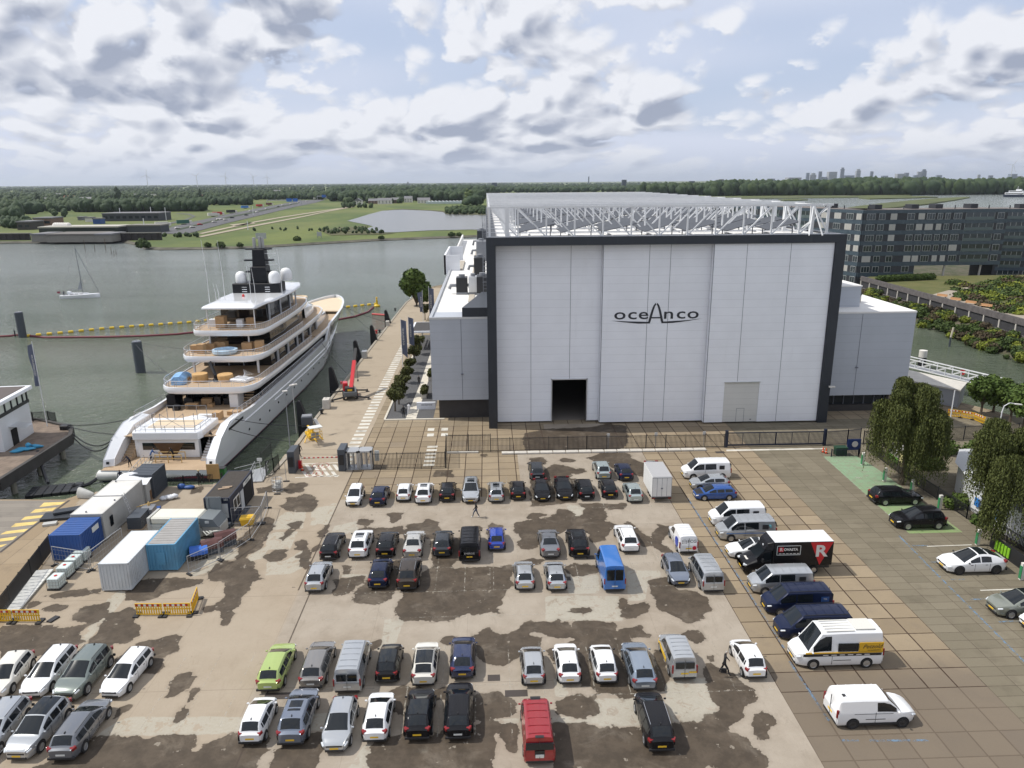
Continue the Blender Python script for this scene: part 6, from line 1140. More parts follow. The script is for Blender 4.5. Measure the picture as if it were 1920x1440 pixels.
q=MB();[q.add([(h-2.45,s*1.03,1.4),(h-1.35,s*1.08,1.38),(h-1.85,s*.93,2.2),(h-2.45,s*.93,2.25)],[(0,1,2,3)])for s in(1,-1)];q.build('side_window',M_cglass,c_,fix=False)
q=MB();q.box(h-.03,-.3,.5,h+.01,.3,.62);q.build('number_plate',M_plate,c_);q=MB();[q.cbox((h-.2,s*.75,.98),(.35,.3,.16),-s*.4)for s in(1,-1)];q.build('headlamp',M_head,c_,bevel=.03);q=MB();[q.cbox((h-1.6,s*1.25,1.6),(.14,.2,.36))for s in(1,-1)];q.build('mirror',M_trim,c_)
q=MB();q.box(h-.62,-.35,1.27,h-.42,.35,1.30);q.build('bonnet_badge',wall_w,c_)
HB2=3.32;q=MB();q.box(X0,-1.15,.95,h-2.6,1.15,HB2);bx=q.build('cargo_box',M_tb,t,bevel=.03);MB().box(X0+.02,-1.13,HB2+.003,h-2.62,1.13,HB2+.02).build('roof',paint('white',(0,0,0)),bx)
q=MB();q.loft([[(h-2.6,-1.1,2.45),(h-2.6,1.1,2.45),(h-2.6,1.1,HB2),(h-2.6,-1.1,HB2)],[(h-1.75,-.85,2.5),(h-1.75,.85,2.5),(h-2.1,.8,HB2-.25),(h-2.1,-.8,HB2-.25)]]);sp_=q.build('spoiler',M_tb,t,bevel=.04);q=MB();[q.cbox((h-1.8,s*.5,2.85),(.06,.16,.14))for s in(1,-1)];q.build('roof_lamp',M_head,sp_)
MB().box(X0+.1,-.9,.55,h-2.6,.9,.95).build('chassis',M_trim,t);wheelset(t,(X0+1.55,h-1.0),2.1,.40)
q=MB();yv=1.158
q.add([(X0+.05,yv,HB2-.04),(X0+2.15,yv,HB2-.04),(X0+1.15,yv,.98)],[(0,1,2)]);q.build('red_triangle',mat('truck_red',(.48,.01,.02),.35),bx,fix=False)
q=MB();fx0,fx1=h-5.05,h-2.85;z0,z1=2.05,3.0
for A_2 in((fx0,z0,fx1,z0+.05),(fx0,z1-.05,fx1,z1),(fx0,z0,fx0+.05,z1),(fx1-.05,z0,fx1,z1)):q.box(A_2[0],yv-.004,A_2[1],A_2[2],yv+.004,A_2[3])
q.build('sign_frame',M_platew,bx)
q=MB();q.box(fx1-.62,yv-.006,z0+.34,fx1-.16,yv+.002,z1-.18);q.build('red_patch',mat('truck_red',(.48,.01,.02),.35),bx)
text_mesh('lettering','R',.42,wall_w,bx,(fx1-.40,yv+.006,2.6),(R(90),0,R(180)),.004,fat=.012);text_mesh('lettering','OVASTA',.34,wall_w,bx,(fx1-1.28,yv+.006,2.6),(R(90),0,R(180)),.004,fat=.014);text_mesh('lettering','R',1.55,wall_w,bx,(X0+1.12,yv+.008,2.35),(R(90),0,R(180)),.004,fat=.05,sx=1.15)
q=MB();[q.box(fx0+.1+k*.33,yv,z0+.12,fx0+.34+k*.33,yv+.004,z0+.18)for k in range(6)];q.build('small_lettering',wall_w,bx)
g=G(1240,942);t=thing('box_trailer','white box trailer with double rear doors','trailer',(g.x,g.y+2.35,0),R(-90),'vehicles parked in the yard')
q=MB();q.box(-2.3,-1.12,.62,2.3,1.12,3.05);bx=q.build('cargo_box',mat('trailer_white',(.66,.66,.65),.5,var=.05),t,bevel=.03);MB().box(-2.28,-1.1,3.052,2.28,1.1,3.075).build('roof',mat('trailer_roof',(.36,.36,.37),.7),bx)
q=MB();[q.box(2.3,y-.015,.7,2.318,y+.015,2.95)for y in(-1.08,-.55,0,.55,1.08)];q.box(2.3,-1.1,2.92,2.318,1.1,2.97);q.box(2.3,-.12,1.6,2.34,.12,1.75);q.box(2.3,-1.1,.68,2.318,1.1,.72);q.build('door_bar',M_seam,bx)
q=MB();q.box(2.2,-1.1,.42,2.34,1.1,.6);q.bar((-2.3,0,.55),(-3.6,0,.5),.1);q.build('chassis',M_trim,t);q=MB();[q.box(2.34,s*.9-.15,.45,2.36,s*.9+.15,.57)for s in(1,-1)];q.build('tail_lamp',M_tail,t);wheelset(t,(.5,-.3),2.0,.32)
# ---------------------------------------------------------------- fences, gates, containers and the quay
M_fence=mat('fence_black',(.016,.017,.02),.5);M_galv=mat('galvanised_steel',(.42,.43,.44),.45,.5);M_yel=mat('safety_yellow',(.66,.40,.02),.5);M_red=mat('machine_red',(.52,.012,.02),.35,coat=.4);M_wood=mat('weathered_timber',(.30,.22,.15),.85,var=.15,vscale=3);M_stripe=mat('red_reflector',(.42,.02,.02),.5);M_markw=mat('road_marking_white',(.56,.54,.48),.8,var=.12,vscale=1.2,dirt=.8);M_marky=mat('road_marking_yellow',(.62,.46,.16),.8,var=.15,vscale=1.5,dirt=.5);M_blue=mat('container_blue',(.02,.075,.26),.5,var=.06,dirt=.3);M_lblue=mat('container_light_blue',(.10,.29,.46),.55,var=.08,dirt=.45,vscale=.8);M_cgrey=mat('container_pale_grey',(.50,.53,.55),.55,var=.05,dirt=.35,vscale=.8);M_ccab=mat('cabin_grey',(.42,.42,.40),.6,var=.05,dirt=.3);M_navyc=mat('cabin_navy',(.012,.018,.04),.5);M_char=mat('container_charcoal',(.055,.065,.08),.5)
def fence(name,pts,h,label,m=M_fence,step=.17,post=2.6,grp='bar fences around the yard',bw=.05):
 t=thing(name,label,'fence',pts[0],0,grp);o=Vector(pts[0]);bars=MB();rails=MB()
 for a,b in zip(pts,pts[1:]):
  a=Vector(a)-o;b=Vector(b)-o;L=(b-a).length;n=max(1,round(L/post));u=Vector((0,0,1))
  for i in range(n+1):p=a.lerp(b,i/n);MB().bar(p,p+u*(h+.08),.07).build('post',m,t,fix=False)
  for z in(.15,h-.12):rails.bar(a+u*z,b+u*z,.045)
  k=int(L/step)
  for i in range(k):p=a.lerp(b,(i+.5)/k);bars.bar(p+u*.06,p+u*h,bw)
 rails.build('rail',m,t,fix=False);bars.build('bars',m,t,fix=False);return t
V3=lambda p:(p[0],p[1],0)
fence('bar_fence',[V3(G(700,880)),V3(G(835,877))],2.15,'black bar fence between the turnstiles and the angled fence corner')
fence('bar_fence',[V3(G(836,877)),V3(G(837,848)),V3(G(920,847))],2.5,'taller black fence turning away from the row of cars towards the hall')
fence('bar_fence',[V3(G(920,847)),V3(G(1100,843)),V3(G(1358,839))],1.95,'long low black bar fence in front of the hall behind the white kerb')
t=thing('sliding_gate','long dark sliding gate to the right of the long low fence','gate',V3(G(1361,838)));a=Vector((0,0,0));b=G(1545,835)-G(1361,838);b.z=0;u=Vector((0,0,1))
q=MB();q.bar(a+u*.25,b+u*.25,.16,.2);q.bar(a+u*2.0,b+u*2.0,.10,.12);[q.bar(a.lerp(b,i/6)+u*.25,a.lerp(b,i/6)+u*2.0,.08)for i in range(7)];q.build('gate_frame',M_navyc,t)
q=MB();[q.bar(a.lerp(b,(i+.5)/80)+u*.3,a.lerp(b,(i+.5)/80)+u*2.0,.055)for i in range(80)];q.build('bars',M_navyc,t,fix=False);q=MB();[q.box(p.x-.17,p.y-.17,0,p.x+.17,p.y+.17,2.35)for p in(a,b)];q.build('gate_post',M_navyc,t)
tag(MB().add([tuple(G(1362,846)+u*.004),tuple(G(1546,842)+u*.004),tuple(G(1546,840)+u*.004),tuple(G(1362,843)+u*.004)],[(0,1,2,3)]).build('gate_track',M_markw,fix=False),None,None,None,'structure')
fence('bar_fence',[V3(G(1545,836)),V3(G(1588,833)),V3(G(1612,830))],2.1,'navy double fence section at the right end of the sliding gate',M_navyc,bw=.055)
fence('bar_fence',[V3(G(1558,857)),V3(G(1609,857)),V3(G(1612,850))],1.1,'low bar enclosure around the green bin',M_navyc,grp='low bar enclosures')
fence('bar_fence',[(50.9,92.9,0),(60,93.4,0),(74,95,0)],2.0,'bar fence running behind the two willows to the water')
fence('bar_fence',[(50.4,91,0),(50.2,80,0),(50.6,70,0),(51.6,62,0),(52.4,54,0)],1.5,'dark fence along the green charging bays under the willows')
fence('bar_fence',[V3(G(0,1165)),V3(G(60,1085)),V3(G(97,1035))],1.9,'dark bar fence beside the white planks at the left picture edge')
fence('bar_fence',[V3(G(500,893)),V3(G(514,887)),V3(G(524,880))],2.0,'short piece of black fence at the quay corner by the ship')
fence('bar_fence',[V3(G(492,880)),V3(G(510,860))],2.3,'thin bar screen standing out over the water beside the quay corner',bw=.018)
fence('bar_fence',[V3(G(296,913)),V3(G(345,909)),V3(G(418,904))],1.15,'low bar fence on the quay edge right behind the yacht stern')
q=MB();n=16;a=G(940,851);b=G(1324,844)
for i in range(n):p0=a.lerp(b,i/n+.002);p1=a.lerp(b,(i+1)/n-.002);q.bar(p0+u*.12,p1+u*.12,.75,.24)
tag(q.build('kerb',M_conc,bevel=.03),'row of white concrete kerb beams in front of the long low fence','kerb');a=G(838,850);b=G(897,849);tag(MB().bar(a+u*.1,b+u*.1,.3,.2).build('kerb',M_conc),'short thin white beam at the foot of the taller fence','kerb')
def turnstile(px0,px1,py,lb):
 p0=G(px0,py);p1=G(px1,py);W_=p1.x-p0.x;t=thing('turnstile',lb,'turnstile',(p0.x+W_/2,p0.y,0),0,'full height turnstiles');q=MB()
 for x in(-W_/2+.1,W_/2-.1):
  for y in(0,1.5):q.box(x-.1,y-.1,0,x+.1,y+.1,2.45)
 q.box(-W_/2,-.1,2.25,W_/2,1.6,2.45);q.box(-W_/2,-.12,0,W_/2,1.62,.05);q.build('frame',M_galv,t)
 q=MB();q.tube([(.1,.75,.05),(.1,.75,2.3)],.06,8)
 for k in range(12):
  for a in(.4,2.5,4.6):q.bar((.1,.75,.25+k*.17),(.1+math.cos(a)*.6,.75+math.sin(a)*.6,.25+k*.17),.035)
 q.build('rotor',M_galv,t);q=MB();[q.bar((-W_/2+.2,1.45,.3+k*.17),(-.15,1.45,.3+k*.17),.035)for k in range(12)];[q.bar((x,1.45,.1),(x,1.45,2.3),.05)for x in(-W_/2+.2,-.15)];q.build('grille',M_galv,t)
turnstile(650,673,881,'left galvanised turnstile cage beside the barrier');turnstile(674,698,880,'right galvanised turnstile cage at the end of the bar fence')
q=MB();p=G(709,874);q.box(p.x-.28,p.y-.45,.9,p.x+.28,p.y-.4,2.3);[q.box(p.x-.16,p.y-.46,z,p.x+.16,p.y-.452,z+.22)for z in(1.05,1.45,1.85)];tag(q.build('site_notice',[M_platew],fix=False),'small white notice board on the fence next to the turnstiles','sign')
def pylon(px,py,lb,h=2.9):
 p=G(px,py);t=thing('gate_pylon',lb,'pylon',(p.x,p.y,0),0,'dark pylons of the quay entrance');MB().box(-.45,-.9,0,.45,1.6,h).build('cabinet',M_char,t,bevel=.04);q=MB();q.box(-.3,-1.0,.9,.3,-.9,2.2);q.build('panel',M_black,t);return t
pylon(551,883,'left dark entrance pylon at the water side of the striped barrier');pylon(644,879,'right dark entrance pylon beside the turnstiles',2.9)
t=thing('barrier','red and white striped boom barrier across the quay entrance','barrier',(0,0,0));a=G(566,872)+u*.95;b=G(634,870)+u*.95;n=16
for s,m in((0,M_markw),(1,M_stripe)):
 q=MB();[q.bar(a.lerp(b,i/n),a.lerp(b,(i+1)/n),.12,.12)for i in range(n)if i%2==s];q.build('boom' if s==0 else 'red_stripe',m,t)
q=MB();p=G(563,878);q.box(p.x-.25,p.y-.2,0,p.x+.25,p.y+.2,1.05);q.build('drive_box',M_red,t)
def mark(name,polys,m=M_markw,z=.006,f=G):
 q=MB()
 for pl in polys:q.sheet([tuple(G(x,y)[:2])for x,y in pl],z)
 o=q.build(name,m,fix=False);o['kind']='structure';return o
def wline(name,segs,w_=.1,m=M_markw,z=.006):
 q=MB()
 for(x0,y0,x1,y1)in segs:
  a=G(x0,y0);b=G(x1,y1);d=(b-a).normalized();n_=Vector((-d.y,d.x,0))*w_/2;q.add([(*(a-n_)[:2],z),(*(b-n_)[:2],z),(*(b+n_)[:2],z),(*(a+n_)[:2],z)],[(0,1,2,3)])
 o=q.build(name,m,fix=False);o['kind']='structure'
def bays(X0,n,pitch,Ya,Yb,skip=()):
 q=MB()
 for i in range(n+1):
  if i in skip:continue
  x=X0+i*pitch;q.add([(x-.04,Ya,.006),(x+.04,Ya,.006),(x+.04,Yb,.006),(x-.04,Yb,.006)],[(0,1,2,3)])
 o=q.build('bay_lines',M_fadew,fix=False);o['kind']='structure'
def fadew():
 n=NT('faded_marking');c=n.noise(2.2,6,.75);m=n.fin((.50,.47,.40),.85);n.put(n.b.inputs['Alpha'],n.step(c,.46,.60,0.0,.5));return m
M_fadew=fadew()
bays(-16.2,14,2.62,74.8,79.4);bays(1.9,6,2.7,80.0,84.6);bays(-15.6,6,2.62,58.2,66.5);bays(-.2,7,2.7,58.2,66.5);bays(-16.0,8,2.45,40.2,50.4);bays(2.2,7,2.5,44.0,49.8);bays(-34.0,6,2.6,42,50,(1,3))
q=MB()
for(x0,x1,y)in((-16.5,20,74.75),(-15.5,20,62.3),(-14,20,58.15),(-14,3,45.4),(2.5,20,44.0),(-16,6,54.2)):q.add([(x0,y-.045,.008),(x1,y-.045,.008),(x1,y+.045,.008),(x0,y+.045,.008)],[(0,1,2,3)])
struct('aisle_lines',q,M_fadew,fix=False)
q=MB()
for k in range(46):
 y=89.0+k*1.62;x=-19.55-.00*k;q.add([(x,y,.010),(x+1.55,y,.010),(x+1.55,y+.9,.010),(x,y+.9,.010)],[(0,1,2,3)])
for k in range(6):q.add([(-8.6,88.2+k*1.35,.006),(-7.2,88.2+k*1.35,.006),(-7.2,88.9+k*1.35,.006),(-8.6,88.9+k*1.35,.006)],[(0,1,2,3)])
for x,y in((-9.0,99.6),(-7.0,99.6),(-9.1,102.0),(-7.1,102.0)):q.add([(x,y,.006),(x+.95,y,.006),(x+.95,y+1.2,.006),(x,y+1.2,.006)],[(0,1,2,3)])
struct('crossing_blocks',q,M_markw,fix=False)
mark('entry_hatching',[[(560+i*13.5,894),(567+i*13.5,894),(559+i*13.5,884),(552+i*13.5,884)]for i in range(1,6)]+[[(566+i*13,882),(573+i*13,882),(565+i*13,871),(558+i*13,871)]for i in range(1,6)]+[[(553,896),(636,892),(636,891),(553,895)],[(568,870),(636,868),(636,867),(568,869)]])
rs=MB()
for px,py in((590,888),(601,873)):
 c=G(px,py);N_=24;rr=[(1.0,.78),];vs=[(c.x+r_*math.cos(a)*1.1,c.y+r_*math.sin(a),.012)for r_ in(1.0,.86)for a in[6.2832*i/N_ for i in range(N_)]];rs.add(vs,[(i,(i+1)%N_,N_+(i+1)%N_,N_+i)for i in range(N_)]);rs.box(c.x-.3,c.y-.35,.011,c.x-.12,c.y+.35,.013);rs.box(c.x+.12,c.y-.35,.011,c.x+.3,c.y+.35,.013)
rm=NT('worn_red');rm.fin((.34,.05,.04),.85);rm.put(rm.b.inputs['Alpha'],rm.step(rm.noise(3,5,.7),.4,.6,.1,.8));o=rs.build('speed_roundel',rm.m,fix=False);o['kind']='structure'
mark('ramp_stripes',[[(A/4,700+B/4)for A,B in pl]for pl in([(330,970),(490,963),(455,985),(295,1003)],[(265,1020),(425,1005),(395,1030),(225,1050)],[(190,1075),(350,1060),(320,1082),(155,1102)],[(115,1125),(285,1110),(250,1135),(80,1155)],[(45,1185),(215,1165),(180,1190),(0,1210)],[(-30,1245),(130,1222),(95,1250),(-70,1272)],[(-60,1295),(55,1280),(10,1303),(-90,1320)])],M_marky)
rampm=paved('ramp_deck',(.21,.19,.165),(.26,.235,.20),30,1.2,0,0,.03,(.1,.08,.07),.4,(.13,.12,.11));q=MB();q.sheet([tuple(G(x,y)[:2])for x,y in((122,938.5),(0,938.5),(-80,939),(-80,1115),(0,1034),(60,988))],.002);struct('slipway_deck',q,rampm,fix=False)
wline('ramp_edge',[(130,938,60,989),(60,989,0,1036)],.28,mat('steel_edge',(.05,.04,.035),.7),.006)
gm=NT('green_bay_paint');X,Y,Z=gm.xyz();nn=gm.noise(1.2,6,.7);gy=gm.step(Y,68,82);col=gm.mix(gy,(.21,.30,.12),(.20,.305,.185));col=gm.mix(gm.step(nn,.42,.68,0,.6),col,(.22,.19,.14));j=gm.ma('MAXIMUM',gm.joint(X,35.2,2.135,.022),gm.joint(Y,45.84,1.075,.022));col=gm.mix(gm.ma('MULTIPLY',j,.5),col,(.12,.16,.08));gm.fin(col,.85)
q=MB();q.sheet([(43.6,88.8),(48.0,88.8),(48.4,84),(48.3,67.0),(42.7,67.0)],.005);struct('green_bays',q,gm.m,fix=False)
q=MB()
for y in(86.4,83.4,80.2,77.2,74.2,71.2,68.2):q.add([(43.2,y,.009),(48.2,y,.009),(48.2,y+.12,.009),(43.2,y+.12,.009)],[(0,1,2,3)])
for x,y in((44.2,87.2),(44.2,84.4),(44.2,81.4),(44.2,78.4),(44.2,75.3)):q.add([(x,y,.009),(x+.9,y,.009),(x+.9,y+.35,.009),(x,y+.35,.009)],[(0,1,2,3)]);q.add([(x+1.6,y+.4,.009),(x+2.0,y+.4,.009),(x+2.0,y+.9,.009),(x+1.6,y+.9,.009)],[(0,1,2,3)])
q.add([(42.6,67.0,.009),(42.72,67.0,.009),(43.6,88.8,.009),(43.5,88.8,.009)],[(0,1,2,3)])
struct('bay_marking',q,M_fadew,fix=False)
M_bl=NT('faded_blue_marking');M_bl.fin((.16,.26,.38),.85);M_bl.put(M_bl.b.inputs['Alpha'],M_bl.step(M_bl.noise(1.8,6,.8),.42,.6,0,.75));M_bl=M_bl.m
wline('blue_lines',[(1685,1004,1735,1055),(1735,1055,1795,1115),(1795,1115,1850,1170),(1850,1170,1930,1250),(1710,1023,1740,1023),(1745,1054,1776,1053),(1783,1087,1810,1086),(1820,1124,1856,1123),(1873,1166,1910,1164),(1290,935,1332,1000),(1332,1000,1400,1105),(1400,1105,1470,1215),(1480,1240,1555,1352),(1630,1389,1740,1388),(1578,1388,1610,1388)],.18,M_bl,.006)
wline('white_bay_lines',[(1738,1024.5,1822,1021.5),(1768,1050,1785,1049.5),(1838,1107,1925,1104)],.14,M_markw,.006)
# --- containers and cabins
def corr(q,x0,y0,x1,y1,z0,z1,pitch=.28,d=.04,m=0):
 "corrugated wall along a line, ribs outward"
 a=Vector((x0,y0,0));b=Vector((x1,y1,0));L=(b-a).length;t=(b-a)/L;n_=Vector((t.y,-t.x,0));k=int(L/pitch)
 for i in range(k):p=a+t*((i+.5)*L/k);q.cbox((p.x+n_.x*d/2,p.y+n_.y*d/2,(z0+z1)/2),(pitch*.55,d,z1-z0),math.atan2(t.y,t.x),m)
def container(x0,y0,x1,y1,h,m,lb,name='shipping_container',roofm=None,z0=.12,ribs=True,grp='containers and cabins in the works yard',doors=None,cat='container'):
 cx,cy=(x0+x1)/2,(y0+y1)/2;a,b=(x1-x0)/2,(y1-y0)/2;t=thing(name,lb,cat,(cx,cy,0),0,grp)
 q=MB();q.box(-a+.04,-b+.04,z0,a-.04,b-.04,h-.05)
 if ribs:corr(q,-a+.12,-b+.04,a-.12,-b+.04,z0+.15,h-.15);corr(q,a-.04,-b+.12,a-.04,b-.12,z0+.15,h-.15);corr(q,-a+.04,b-.12,-a+.04,-b+.12,z0+.15,h-.15);corr(q,a-.12,b-.04,-a+.12,b-.04,z0+.15,h-.15)
 q.build('wall',m,t,fix=False);q=MB()
 for sx in(-1,1):
  for sy in(-1,1):q.cbox((sx*(a-.06),sy*(b-.06),(z0+h)/2),(.14,.14,h-z0+.02))
  q.cbox((sx*(a-.06),0,z0+.08),(.13,2*b-.2,.16));q.cbox((sx*(a-.06),0,h-.07),(.13,2*b-.2,.13))
 for sy in(-1,1):q.cbox((0,sy*(b-.06),z0+.08),(2*a-.2,.13,.16));q.cbox((0,sy*(b-.06),h-.07),(2*a-.2,.13,.13))
 q.build('frame',m,t);q=MB();q.box(-a+.1,-b+.1,h-.05,a-.1,b-.1,h-.012)
 if ribs:
  for k in range(int(2*b/.5)):q.box(-a+.2,-b+.3+k*.5,h-.014,a-.2,-b+.5+k*.5,h+.012)
 q.build('roof',roofm or m,t,fix=False);q=MB();[q.box(sx*a-.02,sy*b-.02,z,sx*a+.02,sy*b+.02,z+.12)for sx in(-1,1)for sy in(-1,1)for z in(z0,h-.11)];q.build('corner_casting',M_seam,t);return t
container(-34.75,59.5,-32.15,65.9,2.75,M_cgrey,'pale grey shipping container with a white roof nearest the yellow barriers',roofm=paint('white',(0,0,0)))
t=container(-32.1,62.9,-29.4,68.5,2.75,M_lblue,'light blue shipping container with a grey roof beside the pale grey one',roofm=mat('dusty_roof',(.30,.29,.28),.8,var=.1,dirt=.4));MB().box(-.5,-2.86,.7,.3,-2.83,2.0).build('side_hatch',M_lblue,t)
t=container(-42.3,65.3,-39.35,69.2,2.75,M_blue,'deep blue office container with a small white sign at the left',roofm=M_blue);MB().box(1.50,.1,1.9,1.53,1.3,2.45).build('notice',M_platew,t)
t=container(-42.4,69.35,-39.2,78.2,3.0,M_ccab,'long grey site cabin with a light flat roof and a ladder against it','site_cabin',roofm=mat('cabin_roof',(.60,.59,.56),.8,var=.05,dirt=.25),ribs=False,cat='cabin');q=MB();q.box(1.60,-3.2,1.0,1.63,-2.6,2.1);q.build('window',M_cglass,t);q=MB();q.box(-1.5,-.05,3.0,1.5,.05,3.05);q.build('roof_seam',M_seam,t);each([MB().cbox((x,y,3.08),(.12,.12,.14))for x,y in((-1.0,3.9),(1.3,-1.2),(-.2,-4.0))],'roof_vent',M_seam,t)
t=container(-41.3,79.6,-38.7,83.1,3.0,M_char,'charcoal corrugated container closest to the yacht stern',roofm=M_char)
t=thing('tarped_shelter','open shelter under a sagging white tarpaulin between the grey cabin and charcoal container','shelter',(-40.6,78.9,0));q=MB();q.box(-1.8,-.5,.1,1.6,.9,2.3);q.build('wall',M_ccab,t);g_=[]
for i in range(7):
 for j in range(5):g_.append((-2.0+i*.65,-.75+j*.52,2.75+.25*math.sin(i*.9)-.18*math.sin(j*.8+i*.4)))
q=MB();q.add(g_,[(i*5+j,(i+1)*5+j,(i+1)*5+j+1,i*5+j+1)for i in range(6)for j in range(4)]);q.build('tarpaulin',M_wrap,t,smooth=60)
t=container(-30.2,72.3,-27.5,80.0,3.15,M_navyc,'navy works cabin with a black gravel roof and an open doorway','works_cabin',roofm=mat('bitumen_roof',(.045,.038,.032),.9,var=.2,vscale=3),ribs=False,cat='cabin')
q=MB();q.box(1.36,-2.9,1.15,1.39,-.9,2.5);q.build('window_frame',wall_w,t);q=MB();q.box(1.39,-2.75,1.3,1.40,-2.0,2.35);q.box(1.39,-1.8,1.3,1.40,-1.05,2.35);q.build('window',M_cglass,t);q=MB();q.box(1.36,.6,.15,1.39,3.2,2.35);q.build('doorway',M_void,t);q=MB();q.box(1.36,-.6,.2,1.385,.4,2.4);q.build('door',M_cgrey,t);q=MB();q.box(1.37,.5,2.5,1.395,3.2,2.95);q.build('sign_board',M_platew,t);q=MB();q.box(-1.1,-3.87,.9,-.1,-3.84,2.5);q.box(.1,-3.87,.9,1.1,-3.84,2.5);q.build('shutter',M_cgrey,t);q=MB();q.bar((-.6,-1.6,3.2),(.5,-1.2,3.2),.3,.06);q.bar((-.3,-1.1,3.21),(.7,-.9,3.21),.3,.06);q.build('plank',M_wood,t)
text_mesh('lettering','RECEPTIE',.28,M_ink,t,(1.402,1.85,2.72),(R(90),0,R(90)),.003);text_mesh('lettering','253',.3,M_platew,t,(.95,-3.87,2.95),(R(90),0,0),.01)
q=MB();q.box(-1.35,-4.6,0,1.35,-3.95,.5);[q.box(1.4,-3.0+.0,.02+k*.2,1.9+.0,1.0,.06+k*.2)for k in range(1)];q.build('step',M_char,t)
t=thing('waste_compactor','cream and grey waste compactor with a raised hopper and white hoses','compactor',(-31.6,70.6,0),R(-3),None)
q=MB();q.loft([[(-3.1,-1.15,.25),(2.2,-1.15,.25),(2.2,-1.15,1.1),(-3.1,-1.15,1.1)],[(-3.1,-1.2,1.15),(2.2,-1.2,1.15),(2.2,-1.2,1.2),(-3.1,-1.2,1.2)]]);q.box(-3.1,-1.15,.2,2.0,1.15,1.55);q.build('body',mat('compactor_grey',(.47,.49,.46),.55,dirt=.35,var=.05),t,bevel=.05);MB().box(-3.05,-1.12,1.552,1.95,1.12,2.35).build('upper_body',mat('compactor_cream',(.63,.62,.54),.5,dirt=.2,var=.04),t,bevel=.16)
q=MB();[q.box(x-.06,-1.22,.2,x+.06,-1.15,1.55)for x in(-3.0,-2.0,-1.0,0,1.0,1.9)];q.box(-3.35,-1.2,.2,-3.1,1.2,2.3);q.build('rib',M_ccab,t);q=MB()
q.loft([[(2.05,-1.2,1.35),(2.05,1.2,1.35),(2.05,1.2,2.3),(2.05,-1.2,2.3)],[(3.9,-1.2,1.35),(3.9,1.2,1.35),(3.4,1.2,2.15),(3.4,-1.2,2.15)]]);q.box(2.0,1.1,1.4,2.1,1.3,3.4);q.cbox((2.6,1.25,2.8),(1.6,.08,1.5));q.build('hopper',mat('hopper_grey',(.16,.18,.19),.5),t);q=MB();q.box(2.1,-1.0,.25,4.0,1.0,1.3);q.build('press_housing',M_ccab,t,bevel=.05)
q=MB();[q.tube([(2.3+i*.3,-1.2,.9),(2.8+i*.3,-1.55,.6+.2*i),(3.5+i*.2,-1.35,1.0),(4.1+i*.1,-1.0,.8)],.07,6)for i in range(3)];q.build('hose',mat('hose_white',(.6,.6,.55),.6),t);MB().box(-1.2,-1.235,1.65,-.5,-1.20,2.0).build('label_plate',M_platew,t);MB().box(2.6,-1.24,1.75,3.0,-1.20,2.0).build('label_plate',M_platew,t)
def grit(px,py,s,lb):t=thing('grit_box',lb,'box',V3(G(px,py)),R(8),'yellow plastic boxes');q=MB();q.loft([[(-.7*s,-.45*s,0),(.7*s,-.45*s,0),(.7*s,.45*s,0),(-.7*s,.45*s,0)],[(-.85*s,-.55*s,.85*s),(.85*s,-.55*s,.85*s),(.85*s,.55*s,.85*s),(-.85*s,.55*s,.85*s)]]);q.build('tub',M_yel,t,bevel=.03);q=MB();q.loft([[(-.92*s,-.62*s,.85*s),(.92*s,-.62*s,.85*s),(.92*s,.62*s,.85*s),(-.92*s,.62*s,.85*s)],[(-.8*s,-.5*s,1.12*s),(.8*s,-.5*s,1.12*s),(.8*s,.5*s,1.12*s),(-.8*s,.5*s,1.12*s)]]);q.cbox((0,-.0,1.13*s),(.4,.25,.02));q.build('lid',M_yel,t,bevel=.03)
grit(465,983,.85,'yellow grit box with a lid standing in front of the navy cabin');grit(423,970,.7,'second yellow plastic box half hidden behind the compactor')
def stack(x,y,rz,sx,sy,h,cov,lb,low=M_black):
 t=thing('covered_stack',lb,'covered stack',(x,y,0),rz,'covered stacks along the works fence');MB().box(-sx/2,-sy/2,0,sx/2,sy/2,h*.72).build('load',low,t,bevel=.05);q=MB();rr=[]
 for i in range(7):
  u_=-sx/2-.06+(sx+.12)*i/6;rr.append([(u_,-sy/2-.06,h*.45+rng.uniform(0,.12)),(u_,-sy/2,h*.8),(u_,-sy*.2,h+rng.uniform(-.04,.06)),(u_,sy*.25,h+rng.uniform(-.03,.05)),(u_,sy/2,h*.78),(u_,sy/2+.05,h*.5)])
 q.loft(rr,closed=False,cap=False);q.build('cover',cov,t,smooth=30)
g=G(372,1048);stack(g.x,g.y+.3,R(22),1.5,1.2,1.15,mat('blue_tarp',(.03,.13,.50),.4),'dark stack under a bright blue tarpaulin by the light blue container');g=G(397,1038);stack(g.x,g.y+.3,R(28),1.9,1.2,1.35,mat('brown_tarp',(.09,.035,.03),.35,var=.2,vscale=2),'dark stack under a shiny brown cover, left one of two',M_char);g=G(422,1024);stack(g.x,g.y+.3,R(28),1.9,1.2,1.45,mat('brown_tarp',(.09,.035,.03),.35,var=.2,vscale=2),'dark stack under a shiny brown cover, right one of two',M_char)
M_ibc=mat('tote_plastic',(.60,.68,.66),.35,var=.05)
